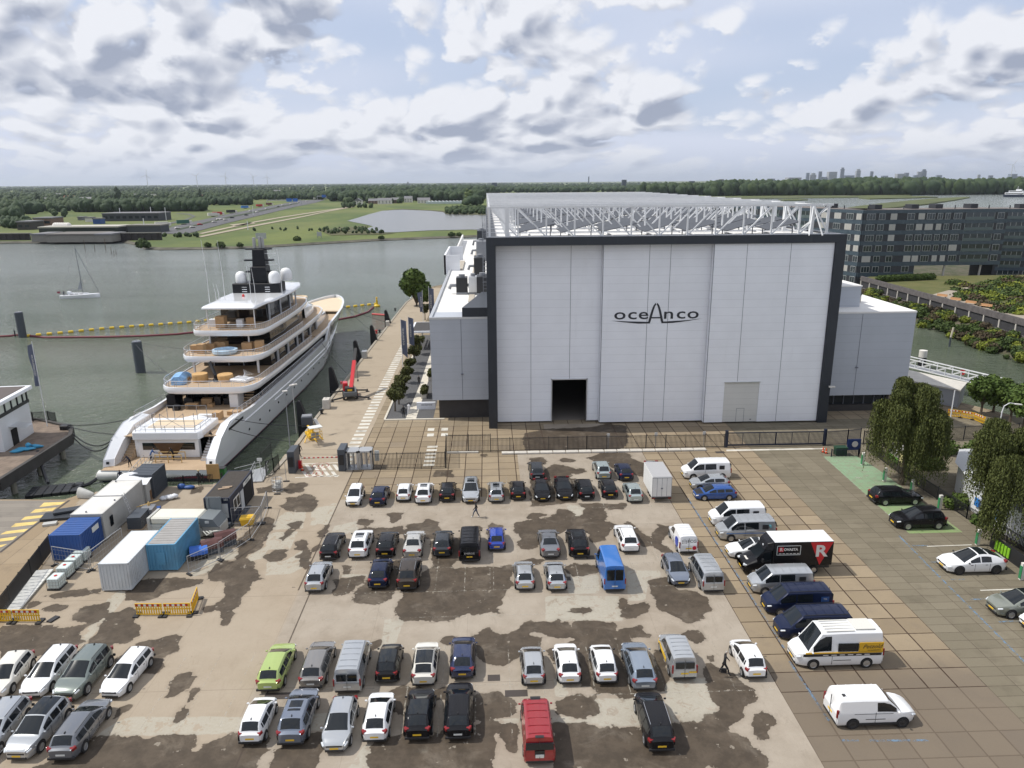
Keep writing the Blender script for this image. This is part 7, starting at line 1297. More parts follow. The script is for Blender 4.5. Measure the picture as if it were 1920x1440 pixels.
def tote(px,py,lb):
 t=thing('liquid_tote',lb,'tank',V3(G(px,py)+Vector((0,.6,0))),R(0),'white liquid totes in steel cages');MB().box(-.5,-.6,.16,.5,.6,1.12).build('tank',M_ibc,t,bevel=.06);q=MB();q.box(-.56,-.66,0,.56,.66,.14);q.build('pallet',M_trim,t);q=MB()
 for z in(.2,.5,.8,1.08):[q.bar(a,b,.022)for a,b in(((-.54,-.64,z),(.54,-.64,z)),((.54,-.64,z),(.54,.64,z)),((.54,.64,z),(-.54,.64,z)),((-.54,.64,z),(-.54,-.64,z)))]
 for i in range(5):x=-.54+i*.27;q.bar((x,-.64,.14),(x,-.64,1.1),.022);q.bar((x,.64,.14),(x,.64,1.1),.022);y=-.64+i*.32;q.bar((.54,y,.14),(.54,y,1.1),.022);q.bar((-.54,y,.14),(-.54,y,1.1),.022)
 q.build('cage',M_galv,t,fix=False);MB().lathe([(.14,0),(.14,.05),(.01,.05)],(0,0,1.12),12).build('cap',M_stripe,t)
for px,py,lb in((101,1107,'nearest of the white liquid totes beside the white planks'),(118,1086,'second white liquid tote from the front'),(134,1070,'third white liquid tote from the front'),(150,1055,'rearmost white liquid tote next to the blue office container')):tote(px,py,lb)
t=thing('plank_walkway','long pale plank walkway lying along the dark fence at the left','walkway',(0,0,0));q=MB();a=G(18,1150);b=G(85,1072);a.z=b.z=.15
q.bar(a,b,1.5,.14);q.build('deck',mat('pale_planks',(.58,.58,.55),.7,var=.1,vscale=3),t);q=MB();d=(b-a);nn_=Vector((-d.y,d.x,0)).normalized();[q.bar(a.lerp(b,k/12)+nn_*.75+u*.075,a.lerp(b,k/12)-nn_*.75+u*.075,.03)for k in range(13)];q.build('cleat',M_galv,t)
def roadbarrier(a,b,lb,n=1,h=1.15):
 a=Vector(a);b=Vector(b);t=thing('road_barrier',lb,'barrier',a,0,'yellow plastic road barriers');d=b-a;u_=Vector((0,0,1));q=MB();q.bar(u_*.12,d+u_*.12,.07,.1);q.bar(u_*.62,d+u_*.62,.06,.1);q.bar(u_*.98,d+u_*.98,.06,.32);k=int(d.length/.2);[q.bar(d*((i+.5)/k)+u_*.12,d*((i+.5)/k)+u_*.85,.09,.05)for i in range(k)];q.build('panel',M_yel,t)
 q=MB();n_=Vector((-d.y,d.x,0)).normalized();kk=max(4,int(d.length/.42));[q.bar(d*((i+.12)/kk)+u_*.98+n_*0,d*((i+.58)/kk)+u_*.98+n_*0,.075,.2)for i in range(kk)];q.build('red_reflector',M_stripe,t);q=MB();[q.bar(d*((i+.60)/kk)+u_*.98,d*((i+1.08)/kk)+u_*.98,.072,.2)for i in range(kk-1)];q.build('white_reflector',M_platew,t);q=MB();[q.cbox((d*f)+u_*.06,(.4,.85,.12),math.atan2(d.y,d.x))for f in(.03,.97)];q.build('foot',M_trim,t)
roadbarrier(V3(G(256,1154)),V3(G(306,1154)),'yellow barrier left one of the group of three in the yard');roadbarrier(V3(G(309,1154)),V3(G(359,1153)),'yellow barrier in the middle of the group of three');roadbarrier(V3(G(361,1151)),V3(G(372,1122)),'yellow barrier turned away at the right of the group of three')
roadbarrier(V3(G(-26,1166)),V3(G(24,1166)),'yellow barrier cut by the left picture edge');roadbarrier(V3(G(27,1166)),V3(G(77,1166)),'yellow barrier right beside the one at the left picture edge')
q=MB();p=G(100,1162);q.cbox((p.x,p.y,.06),(.9,.5,.12),R(70));tag(q.build('rubber_block',M_trim,bevel=.02),'loose black rubber block lying right of the left barriers','rubber block')
def mesh_panel(a,b,lb,h=2.0):
 a=Vector(a);b=Vector(b);t=thing('mesh_fence_panel',lb,'fence',a,0,'temporary mesh fence panels');d=b-a;q=MB();u_=Vector((0,0,1));q.bar(u_*.1,u_*h,.05);q.bar(d+u_*.1,d+u_*h,.05);q.bar(u_*h,d+u_*h,.05);q.bar(u_*.2,d+u_*.2,.05);q.build('frame',M_galv,t);q=MB();k=int(d.length/.35);[q.bar(d*(i/k)+u_*.2,d*(i/k)+u_*h,.010)for i in range(k)];[q.bar(u_*z,d+u_*z,.010)for z in(.7,1.2,1.7)];q.build('mesh',M_galv,t,fix=False);q=MB();[q.cbox(d*f+u_*.06,(.7,.22,.12),R(90)+math.atan2(d.y,d.x))for f in(0,1)];q.build('foot',M_trim,t)
mesh_panel(V3(G(169,1071)),V3(G(103,1060)),'mesh panel in front of the deep blue office container');mesh_panel(V3(G(172,1070)),V3(G(232,1024)),'mesh panel running back beside the grey cabin');mesh_panel(V3(G(355,1078)),V3(G(412,1052)),'mesh panel in front of the brown covered stacks',1.9);mesh_panel(V3(G(414,1050)),V3(G(470,1013)),'mesh panel leading towards the yellow grit box',1.9);mesh_panel(V3(G(436,985)),V3(G(490,982)),'mesh panel between the navy cabin and the yellow grit box');mesh_panel(V3(G(492,981)),V3(G(502,953)),'mesh panel by the ramp of the navy cabin')
mesh_panel(V3(G(470,1013)),V3(G(490,983)),'mesh panel closing the gap right of the yellow grit box')
def post_foot(px,py,h,lb):p=G(px,py);t=thing('fence_pole',lb,'pole',V3(p),0,'loose fence poles on rubber feet');MB().tube([(0,0,.1),(0,0,h)],.03,6).build('pole',M_rail,t);MB().cbox((0,0,.06),(.75,.25,.12)).build('foot',M_trim,t,bevel=.03)
post_foot(537,903,2.4,'pole on a black foot near the fence corner, right of the cable cage');post_foot(520,927,2.3,'pole in front of the cable cage');post_foot(503,953,2.1,'pole nearest the ramp shadow of the navy cabin')
t=thing('cable_cage','round wire cage holding grey bags beside the loose poles','cage',V3(G(521,920)));q=MB();
for z in(.1,.6,1.1,1.5):q.tube([(math.cos(a)*.6,math.sin(a)*.6,z)for a in[k*.5236 for k in range(13)]],.03,4)
[q.bar((math.cos(a)*.6,math.sin(a)*.6,.05),(math.cos(a)*.6,math.sin(a)*.6,1.55),.03)for a in[k*.5236 for k in range(12)]];q.build('cage',M_galv,t,fix=False);blobs('bags',[(0,0,.5,.45,.45,.45,.5),(.1,.1,1.0,.4,.4,.3,.3)],M_ccab,ICO2,.1,t)
def pallet_pile(px,py,sx,sy,h,m,lb,nm='material_pile',rz=0.2):
 p=G(px,py);t=thing(nm,lb,'pile',V3(p),rz,'building materials near the containers');q=MB();q.box(-sx/2,-sy/2,0,sx/2,sy/2,.14);q.build('pallet',M_wood,t);q=MB();k=max(2,int(h/.18));[q.box(-sx*.46+rng.uniform(0,.05),-sy*.46,.14+i*h/k,sx*.46-rng.uniform(0,.05),sy*.46,.14+(i+.92)*h/k)for i in range(k)];q.build('load',m,t)
pallet_pile(262,985,1.6,2.6,1.3,M_char,'stack of grey bundles against the long grey cabin',rz=.05);pallet_pile(280,972,1.5,1.6,1.2,mat('grey_foil',(.20,.21,.23),.4),'second stack wrapped in grey foil by the ladder',rz=.1);pallet_pile(276,936,1.4,1.2,1.1,mat('brown_load',(.22,.13,.07),.8,var=.2),'brown material stacked under the tarped shelter');pallet_pile(288,960,1.6,1.0,.35,M_blue,'flat blue pack lying behind the compactor')
t=thing('wooden_trestle','wooden trestle leaning by the compactor','trestle',V3(G(282,968)),.4);q=MB();[q.bar((s*.35,-.5,0),(0.0,0,1.7),.1)for s in(1,-1)];[q.bar((s*.35,.6,0),(0,0,1.7),.1)for s in(1,-1)];q.bar((-.3,-.35,.5),(.3,-.35,.5),.08);q.bar((-1.2,.1,1.3),(1.1,-.2,1.75),.08);q.build('beam',mat('new_timber',(.58,.40,.16),.8),t)
t=thing('ladder','aluminium ladder leaning against the long grey cabin','ladder',V3(G(248,988)));q=MB();a0=Vector((.35,0,0));b0=Vector((-.75,.4,3.6));off=Vector((.0,.42,0));q.bar(a0,b0,.05);q.bar(a0+off,b0+off,.05);[q.bar(a0.lerp(b0,k/11),a0.lerp(b0,k/11)+off,.035)for k in range(1,11)];q.build('rung',M_galv,t)
o=blobs('plastic_heap',[(0,0,.25,.7,.45,.3,.6),(.5,.2,.3,.45,.4,.3,.4),(-.6,-.1,.2,.5,.4,.25,.5)],M_wrap,ICO2,.15);o.location=G(318,936);tag(o,'heap of crumpled white and green plastic on the ground between the cabins','plastic heap')
o=blobs('blue_bundle',[(-.4,0,.3,.45,.4,.35,.6),(.5,-.05,.2,.7,.35,.22,.4)],M_blue,ICO2,.12);o.location=G(347,916);tag(o,'blue bundle lying at the low fence behind the stern','bundle')
t=thing('timber_board','brown plywood board standing on the low quay fence','board',V3(G(402,905)));MB().box(-.75,-.05,.5,.75,.05,2.4).build('sheet',mat('plywood',(.36,.23,.09),.8,var=.1),t);q=MB();q.bar((-.6,.1,0),(-.6,.1,1.4),.09);q.bar((.6,.1,0),(.6,.1,1.4),.09);q.build('post',M_wood,t)
t=thing('waste_bin','green waste container behind the plywood board','bin',V3(G(417,896)));MB().box(-.5,-.4,.1,.5,.4,1.3).build('tub',mat('bin_green',(.03,.16,.04),.5),t,bevel=.05);MB().box(-.52,-.42,1.3,.52,.42,1.4).build('lid',M_trim,t,bevel=.03)
t=thing('covered_boat','small boat wrapped in a pale grey tarpaulin on the quay','boat',V3(G(164,933)),R(-15));t.scale=(.5,.5,.7);q=MB();rr=[]
for i in range(8):
 x=-1.9+i*.55;f=i/7;w_=.95*(1-f**3*.75);h=1.75-.75*f;rr.append([(x,-w_,.12),(x,-w_*1.05,h*.55),(x,-w_*.5,h*.92),(x,0,h),(x,w_*.5,h*.92),(x,w_*1.05,h*.55),(x,w_,.12)])
q.loft(rr).build('tarpaulin',mat('grey_tarp',(.42,.42,.40),.6,var=.08),t,smooth=50);MB().box(-1.5,-.5,0,1.5,.5,.12).build('cradle',M_wood,t)
t=thing('rubber_sheets','dark rubber sheets stacked left of the long grey cabin','sheets',V3(G(120,970)),R(8));MB().cbox((0,0,.2),(4.2,1.6,.3),0,0,.06).cbox((.6,1.0,.45),(3.6,1.5,.2),.25,0,-.12).build('sheet',mat('dark_rubber',(.022,.027,.035),.45),t)
tag(MB().cbox((0,0,.12),(1.3,.7,.24),.3).build('rubble',M_ccab,loc=V3(G(94,984))),'low lump of dark debris on the sand-coloured apron','rubble')
# --- fenders, bollards and machines on the quay
def fender(px,py,h,lb):
 p=G(px,py);t=thing('quay_fender',lb,'fender',(p.x-.25,p.y,0),0,'tall black wedge fenders on the quay edge');t.scale=(.62,.7,.8);prof=[(-.9,-2.6),(1.5,-2.6),(1.5,0.1),(.2,h*.82),(-.1,h*.97),(-.5,h),(-.85,h*.93)]
 q=MB();q.add([(x,-.55,z)for x,z in prof]+[(x,.55,z)for x,z in prof],[tuple(range(7)),tuple(range(13,6,-1))]+[(i,(i+1)%7,7+(i+1)%7,7+i)for i in range(7)]);q.build('wedge',mat('fender_rubber',(.012,.012,.014),.7),t,bevel=.08)
fender(570,795,4.6,'nearest black wedge fender behind the yellow lift');fender(628,727,4.8,'second black wedge fender left of the red crane');fender(672,671,4.6,'third black wedge fender along the quay');fender(702,638,4.4,'fourth black wedge fender along the quay');fender(728,606,4.3,'furthest black wedge fender along the quay')
def qblock(px,py,s,lb,m=M_conc):p=G(px,py);t=thing('ballast_block',lb,'block',V3(p),R(3),'blocks on the quay edge');MB().box(-.55*s,-.8*s,0,.55*s,.8*s,1.6*s).build('block',m,t,bevel=.06);q=MB();q.tube([(-.15,0,1.6*s),(-.1,0,1.75*s),(.1,0,1.75*s),(.15,0,1.6*s)],.03,5);q.build('lifting_eye',M_rail,t)
qblock(613,765,1.0,'pale concrete block on the quay edge in front of the red crane');qblock(684,671,.95,'grey cabinet block by the third wedge fender',M_galv);qblock(727,611,.8,'small grey block by the furthest wedge fender')
def bollard(px,py,lb,m=M_black):p=G(px,py);tag(MB().lathe([(.32,0),(.3,.1),(.2,.16),(.2,.5),(.36,.6),(.34,.78),(.01,.85)],(0,0,0),14).build('bollard',m,smooth=40,loc=(p.x,p.y,0)),lb,'bollard','mooring bollards')
bollard(603,776,'bollard on the quay just below the pale concrete block');bollard(712,624,'black bollard between the two furthest wedge fenders');bollard(706,625,'small red mooring post beside a black bollard',M_stripe);bollard(741,583,'bollard near the far end of the quay')
t=thing('telehandler_crane','red rotating telescopic crane with its outriggers out on the quay','crane',V3(G(657,745)),R(12));t.scale=(.84,.84,.84);q=MB();q.box(-1.3,-2.2,.7,1.3,2.8,1.35);q.box(-1.25,-2.6,1.0,1.25,-2.2,1.8);q.build('chassis',mat('chassis_grey',(.10,.11,.12),.45),t,bevel=.08);q=MB();q.box(-1.0,-2.2,1.35,.9,-.6,2.6);q.build('counterweight',M_trim,t,bevel=.1);MB().box(-.5,-2.24,1.9,.4,-2.2,2.3).build('warning_panel',M_yel,t)
q=MB();q.box(-1.35,-.2,1.4,-.35,1.5,3.1);q.build('cab',M_red,t,bevel=.12);MB().box(-1.37,0,2.1,-.33,1.52,2.95).build('cab_glass',M_cglass,t);q=MB();q.cbox((-1.6,1.0,2.9),(.25,.4,.6));q.build('mirror',M_red,t)
q=MB();q.bar((.25,-1.6,2.2),(1.35,4.2,6.4),.75,.8);b_=q.build('boom',M_red,t,bevel=.06);MB().bar((1.3,4.0,6.3),(1.85,7.0,8.4),.5,.55).build('inner_boom',M_trim,b_);q=MB();q.bar((1.85,7,8.4),(1.9,7.3,6.6),.35);q.tube([(1.9,7.35,6.7),(1.9,7.35,1.6)],.035,4);q.cbox((1.9,7.35,1.5),(.3,.3,.4));q.build('hook_line',M_trim,b_)
for sx in(1,-1):
 for y,dy in((-2.0,-.4),(2.6,.8)):q=MB();q.bar((sx*.9,y,.75),(sx*3.6,y+dy,.35),.26,.26);q.bar((sx*3.6,y+dy,.6),(sx*3.6,y+dy,.08),.18);q.cbox((sx*3.6,y+dy,.05),(.7,.7,.08));q.build('outrigger',M_trim,t)
wheelset(t,(),2,.6)
for y in(-1.3,1.6):
 for s in(1,-1):a=MB().lathe([(.02,-.2),(.55,-.2),(.62,-.12),(.62,.12),(.55,.2),(.02,.2)],(0,0,0),18).build('wheel',M_tyre,t,smooth=40);a.rotation_euler=(0,R(90),0);a.location=(s*1.3,y,.62);MB().lathe([(.02,0),(.32,0),(.3,.05),(.02,.05)],(0,0,0),14).build('rim',M_red,a).location=(0,0,.19*s)
t=thing('boom_lift','yellow trailer boom lift with a cage near the quay gate','lift',V3(G(583,822)),R(28));q=MB();q.box(-.5,-1.2,.4,.5,1.2,.8);q.bar((0,-1.2,.6),(0,-3.2,.5),.14);q.build('chassis',M_yel,t);q=MB();q.bar((0,1.0,1.0),(-.2,-2.2,1.6),.28);q.bar((-.1,-2.0,1.9),(0,1.3,1.5),.22);q.bar((.8,-.9,.7),(1.3,-1.6,.1),.12);q.bar((-.8,-.9,.7),(-1.3,-1.6,.1),.12);q.bar((.5,1,.7),(1.2,1.8,.1),.12);q.build('boom',M_yel,t);q=MB()
for z in(1.0,1.5,2.0):[q.bar(a,b,.05)for a,b in(((-1.1,-3.6,z),(.7,-3.6,z)),((.7,-3.6,z),(.7,-2.4,z)),((.7,-2.4,z),(-1.1,-2.4,z)),((-1.1,-2.4,z),(-1.1,-3.6,z)))]
[q.bar((x,y,1.0),(x,y,2.0),.05)for x in(-1.1,-.2,.7)for y in(-3.6,-2.4)];q.build('cage',M_yel,t);MB().box(-.9,-3.4,2.5,.9,-2.2,2.58).build('canopy',M_platew,t);q=MB();[q.bar((x,-2.4,2.0),(x,-2.4,2.5),.04)for x in(-.8,.6)];q.box(-.6,-3.0,1.0,.4,-2.6,1.7);q.build('control_box',M_rail,t)
t=thing('welding_set','dark generator cabinet behind the yellow lift','generator',V3(G(577,800)),R(10));MB().box(-.8,-.8,.2,.8,.8,1.7).build('cabinet',M_char,t,bevel=.06);MB().box(-.7,-.6,1.7,.7,.6,1.8).build('lid',M_rail,t);MB().cbox((1.3,.2,.5),(.5,1.6,.2),.5,0,.5).build('chute',wall_w,t)
def lamp(px,py,h,lb,heads=((.0,-.3),(.35,.1)),m=M_galv,z0=0):
 p=G(px,py,z0);t=thing('light_mast',lb,'lamp post',(p.x,p.y,z0),0,'slim lamp and camera masts');MB().tube([(0,0,0),(0,0,h)],[.07,.045],8).build('mast',m,t);q=MB();[q.cbox((x,y,h+.1),(.65,.3,.14),.4)for x,y in heads];q.build('lamp_head',wall_w if heads[0]else m,t,bevel=.03)
lamp(556,812,7.2,'pale mast with two white lamp heads beside the quay gate');lamp(545,850,8.6,'dark thin mast at the left of the quay gate pylon',((0,0),),M_rail)
t=thing('quay_ramp','aluminium ramp with handrails behind the navy cabin','ramp',(0,0,0));a=G(480,905)+u*.1;b=G(492,884)+u*.3;c=G(440,884)+Vector((0,0,-.6));q=MB();q.bar(a,b,1.6,.1);q.bar(b,c,1.2,.08);q.build('deck',M_galv,t);q=MB();s_=(b-a).cross(u).normalized()*.8
for s in(1,-1):
 for z in(.55,1.1):q.tube([a+s_*s+u*z,b+s_*s+u*z],.035,5)
 [q.bar(a.lerp(b,k/4)+s_*s,a.lerp(b,k/4)+s_*s+u*1.1,.045)for k in range(5)]
for z in(.5,1.0):q.tube([b+u*z,c+u*z],.03,5)
q.build('handrail',M_galv,t);p=G(483,905);q=MB();q.box(p.x-.3,p.y+1.5,2.2,p.x+.3,p.y+1.55,2.6);q.bar((p.x,p.y+1.55,.3),(p.x,p.y+1.55,2.3),.05);q.build('sign_plate',M_platew,t)
# --- cars' yard people and floating things are added below
def person(px,py,h,face,lb,top,legs,pose='walk',z=None,skin=(.34,.20,.14),hair=(.03,.02,.015),hat=None,bag=None,at_=None):
 p=Vector(at_)if at_ is not None else G(px,py);s=h/1.75;t=thing('person',lb,'person',p,R(face)+math.pi/2*0,'people');J={}
 st={'walk':(.34,-.30,.18),'stand':(.05,-.04,.04),'bend':(.10,-.12,.05)}[pose];lean={'walk':.05,'stand':0,'bend':.55}[pose]
 def L_(y,z_):return(0,y,z_)
 hipz=.93;sh=Vector((0,math.sin(lean)*.52,hipz+.05+math.cos(lean)*.50));nk=sh+Vector((0,math.sin(lean)*.1,.08));hd=nk+Vector((0,.03+math.sin(lean)*.12,.15))
 P=[Vector((0,0,hipz)),Vector((0,sh.y*.45,hipz+.25)),sh,nk,hd,hd+Vector((0,.02,.1))];rad=[.14,.125,.145,.055,.085,.085];E=[(0,1),(1,2),(2,3),(3,4),(4,5)];seg=['hip','torso','torso','skin','skin']
 for sgn,off in((1,st[0]),(-1,st[1])):
  b=len(P);kn=Vector((sgn*.10,off*.55+.05,.50));an=Vector((sgn*.10,off,.09 if off>-.1 else .14));P+=[Vector((sgn*.09,0,hipz-.06)),kn,an,an+Vector((0,.15,-.05))];rad+=[.095,.065,.045,.04];E+=[(0,b),(b,b+1),(b+1,b+2),(b+2,b+3)];seg+=['legs','legs','legs','shoe']
  a=len(P);sw=-off*.8 if pose=='walk' else .08;f_=.45 if pose=='bend' else 0;P+=[sh+Vector((sgn*.19,0,-.02)),sh+Vector((sgn*.24,sw*.4+f_*.4,-.28)),sh+Vector((sgn*.23,sw+.06+f_,-.52+f_*.3)),sh+Vector((sgn*.23,sw+.09+f_,-.62+f_*.3))];rad+=[.062,.047,.036,.038];E+=[(2,a),(a,a+1),(a+1,a+2),(a+2,a+3)];seg+=['torso','torso','torso','skin']
 me=bpy.data.meshes.new('body');me.from_pydata([tuple(q_)for q_ in P],E,[]);o=bpy.data.objects.new('body',me);COL.objects.link(o);md=o.modifiers.new('skin','SKIN');
 for i,sv in enumerate(me.skin_vertices[0].data):sv.radius=(rad[i],rad[i]*(.78 if i in(0,1,2)else 1));sv.use_root=(i==0)
 o.modifiers.new('sub','SUBSURF').levels=1;o.modifiers['sub'].render_levels=1
 me2=bpy.data.meshes.new_from_object(o.evaluated_get(bpy.context.evaluated_depsgraph_get()));o.modifiers.clear();o.data=me2;me2.name='body'
 ms={'torso':mat('clothes_'+top[0],top[1],.85),'legs':mat('clothes_'+legs[0],legs[1],.85),'skin':mat('skin_%.2f'%skin[0],skin,.6),'shoe':mat('shoe_'+('white' if bag=='w' else 'dark'),(.6,.6,.6)if bag=='w' else(.03,.03,.03),.6),'hair':mat('hair_%.2f'%hair[0],hair,.8)};ks=list(ms);me2.materials.clear();[me2.materials.append(ms[k])for k in ks]
 for f in me2.polygons:
  c=f.center;best=9;bk='torso'
  for(i,j),sg in zip(E,seg):
   a,b=P[i],P[j];ab=b-a;tt=max(0,min(1,(c-a).dot(ab)/ab.length_squared));d_=(c-a-ab*tt).length-rad[i]*.6
   if d_<best:best,bk=d_,sg
  if bk=='hip':bk='torso' if c.z>hipz+.02 else 'legs'
  if bk=='skin' and c.z>hd.z+.04 or(bk=='skin' and c.z>hd.z-.06 and c.y<hd.y-.03):bk='hair'
  f.material_index=ks.index(bk);f.use_smooth=True
 o.parent=t;o.scale=(s,)*3;q=MB();
 if hat:q.lathe([(.13,0),(.14,.03),(.12,.1),(.06,.15),(.01,.16)],tuple(hd+Vector((0,.01,.06))),12);q.build('helmet',mat('hat_'+hat[0],hat[1],.5),t).scale=(s,)*3
 q=MB();q.cbox(tuple(hd+Vector((0,.10,-.01))),(.03,.04,.05));[q.cbox(tuple(hd+Vector((k*.035,.088,.03))),(.02,.015,.012))for k in(1,-1)];q.build('face_detail',ms['skin'],t).scale=(s,)*3
 if bag and bag!='w':MB().box(.25,-.25,.35,.36,.12,.68).build('bag',M_black,t,bevel=.02).scale=(s,)*3
 return t
PS=1.06*1.78
K_BLK=('black',(.012,.012,.014));K_NVY=('navy',(.015,.02,.045));K_WHT=('white',(.62,.62,.64));K_JN=('jeans',(.04,.055,.09))
person(893,970,PS,100,'person in dark clothes and white shoes walking across the yard behind the silver SUV',K_BLK,K_JN,'walk',bag='w');person(1357,1264,PS*1.0,-100,'person in a long black coat carrying a bag beside the small white hatchback',K_BLK,K_BLK,'walk',hair=(.35,.33,.30),bag='b')
person(757,783,PS,10,'person in dark clothes on the garden path, left one of a pair',K_BLK,K_BLK,'stand');person(767,778,PS,-10,'person dressed in white on the garden path, right one of a pair',K_WHT,K_WHT,'walk');person(786,724,PS,170,'person in black walking further up the garden path',K_BLK,K_BLK,'walk')
person(563,858,PS,60,'person in dark clothes stepping past the quay gate',K_BLK,K_BLK,'walk');person(375,911,PS,0,'person with a blue backpack standing at the low fence behind the yacht',K_BLK,K_BLK,'stand',hat=('straw',(.45,.36,.2)))
person(0,0,PS,-20,'worker in black coming down the right-hand yacht stairs',K_BLK,K_BLK,'stand',at_=on(5.25,5.6,3.15));person(0,0,PS,70,'worker in black at the timber barrier on the swim platform',K_BLK,K_BLK,'bend',at_=on(.9,3.4,1.58));person(0,0,PS,-60,'worker in blue bending at the top of the gangway',('blue',(.03,.09,.25)),K_NVY,'bend',at_=on(-2.0,3.0,1.6));person(0,0,PS,200,'worker in dark overalls at the lower end of the gangway',K_NVY,K_NVY,'stand',at_=(-44.6,84.0,.0));person(0,0,PS,150,'worker in dark overalls halfway on the left of the swim platform',K_NVY,K_BLK,'bend',at_=on(-3.9,1.2,1.58))
for px,py,w_,lb in((926,1271,.45,'d'),(968,1300,.8,'d'),(1060,1085,.5,'d'),(520,1305,.9,'d'),(1350,848,.6,'d'),(1107,1045,.4,'d')):
 p=G(px,py);o=MB().box(p.x-w_,p.y-.35,.004,p.x+w_,p.y+.35,.012).build('drain_cover',mat('drain_iron',(.05,.04,.035),.7));o['kind']='structure'
# ---------------------------------------------------------------- promenade garden
M_grav=mat('dark_gravel',(.085,.085,.088),.95,var=.3,vscale=6);M_cream=mat('cream_paving',(.56,.52,.44),.85,var=.08)
q=MB();q.sheet([(-15.9,107.7),(-12.9,107.7),(-12.4,128),(-12.3,172),(-15.5,172)],.012);q.sheet([(-11.3,107.7),(-8.65,107.7),(-8.65,150),(-10.9,150)],.012);struct('gravel_bed',q,M_grav,fix=False)
q=MB();q.sheet([(-12.9,107.7),(-11.3,107.7),(-10.9,150),(-10.6,172),(-12.3,172),(-12.4,128)],.014);struct('garden_path',q,M_cream,fix=False);q=MB();q.bar((-16.1,107.4,.06),(-6.9,107.4,.06),.35,.14);q.bar((-16.05,107.6,.06),(-15.7,172,.06),.3,.14);struct('garden_kerb',q,M_cream)
t=thing('name_wall','low white garden wall with the word oceanco near the hall corner','wall',(-10.1,112.6,0));MB().box(-1.5,0,0,1.5,.35,1.15).build('wall',M_white,t);text_mesh('lettering','oceanco',.42,M_ink,t,(0.1,-.012,.78),(R(90),0,0),.006,sx=1.25)
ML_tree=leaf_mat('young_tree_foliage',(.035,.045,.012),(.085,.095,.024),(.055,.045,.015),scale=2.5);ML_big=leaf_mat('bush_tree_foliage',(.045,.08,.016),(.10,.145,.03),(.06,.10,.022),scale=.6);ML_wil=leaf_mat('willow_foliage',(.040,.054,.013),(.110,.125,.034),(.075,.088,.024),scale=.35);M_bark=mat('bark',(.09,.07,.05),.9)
def tree(x,y,h,r_,n,lf,m,lb,cat='tree',trunk=.35,seed=1,name='tree',squash=.8,grp=None,k=9,z=0,droop=0):
 t=thing(name,lb,cat,(x,y,z),0,grp);r2=random.Random(seed);q=MB();q.tube([(0,0,0),(.05,0,h*trunk),(0,.05,h*.8)],[r_*.07+.03,r_*.05+.02,.02],7);C=[];Rr=[]
 for i in range(k):
  a=i*2.4;rr=r_*.55*math.sqrt((i+.5)/k)*1.15;zc=h*(trunk+(1-trunk)*(.30+.55*r2.random()))-.0;c=(math.cos(a)*rr,math.sin(a)*rr,min(zc,h-r_*.3));C.append(c);Rr.append(r_*r2.uniform(.34,.52));q.tube([(0,0,h*trunk*.9),(c[0]*.5,c[1]*.5,(c[2]+h*trunk)/2),c],[.03+r_*.02,.02+r_*.012,.01],5)
 q.build('trunk',M_bark,t);leaves('crown',C,Rr,n,lf,m,t,squash,droop,.5,seed);return t
for i,(px,py,h,lb)in enumerate(((741,771,3.7,'nearest young tree in the gravel bed, with a free-standing trunk'),(748,758,3.9,'second young tree, crown merging with the nearest one'),(756,741,3.6,'third young tree, its leaves yellower than the others'),(763,718,3.0,'fourth young tree, small and light green'),(768,700,3.0,'fifth young tree, small and dark green'),(777,682,3.7,'sixth young tree, close behind the small ones'),(784,664,4.0,'seventh young tree, next to the canopy'),(797,600,4.2,'young tree behind the canopy near the rear flags'))):
 p=G(px,py);tree(p.x,p.y,h,1.65 if h>3.2 else 1.25,900,.13,ML_tree,lb,seed=20+i,grp='young trees along the promenade',trunk=.42)
tree(-20.9,215,10.6,4.5,8000,.28,ML_big,'large bushy green tree standing at the far end of the promenade',seed=5,k=20,trunk=.05,squash=1.0)
for px,py,lb in((803,712,'upper long planter with a clipped hedge beside the wing'),(790,745,'lower long planter with a clipped hedge behind the name wall')):
 p=G(px,py);t=thing('hedge_planter',lb,'planter',(p.x+.5,p.y,0),0,'white planters with hedges');MB().box(-.45,-.9,0,.45,2.4,.75).build('trough',M_conc,t,bevel=.03);leaves('hedge',[(0,y,1.15)for y in(-.5,0,.5,1,1.5,2)],[.62]*6,1500,.09,ML_tree,t,1.0,seed=3)
t=thing('entrance_canopy','thin entrance canopy with dark roof and raking legs at the side wing','canopy',(-8.6,156,0));MB().box(-8.2,0,3.7,0,11,4.1).build('roof',M_white,t);MB().box(-7.8,.4,4.1,-.2,10.6,4.13).build('roof_felt',M_dark,t);q=MB();q.bar((-6.4,2,0),(-5.6,2,3.7),.25);q.bar((-5.0,2,0),(-3.6,2,3.7),.25);q.build('leg',M_alu,t)
M_flag=mat('banner_grey_blue',(.085,.10,.15),.7);M_pole=mat('flagpole_white',(.62,.63,.64),.4)
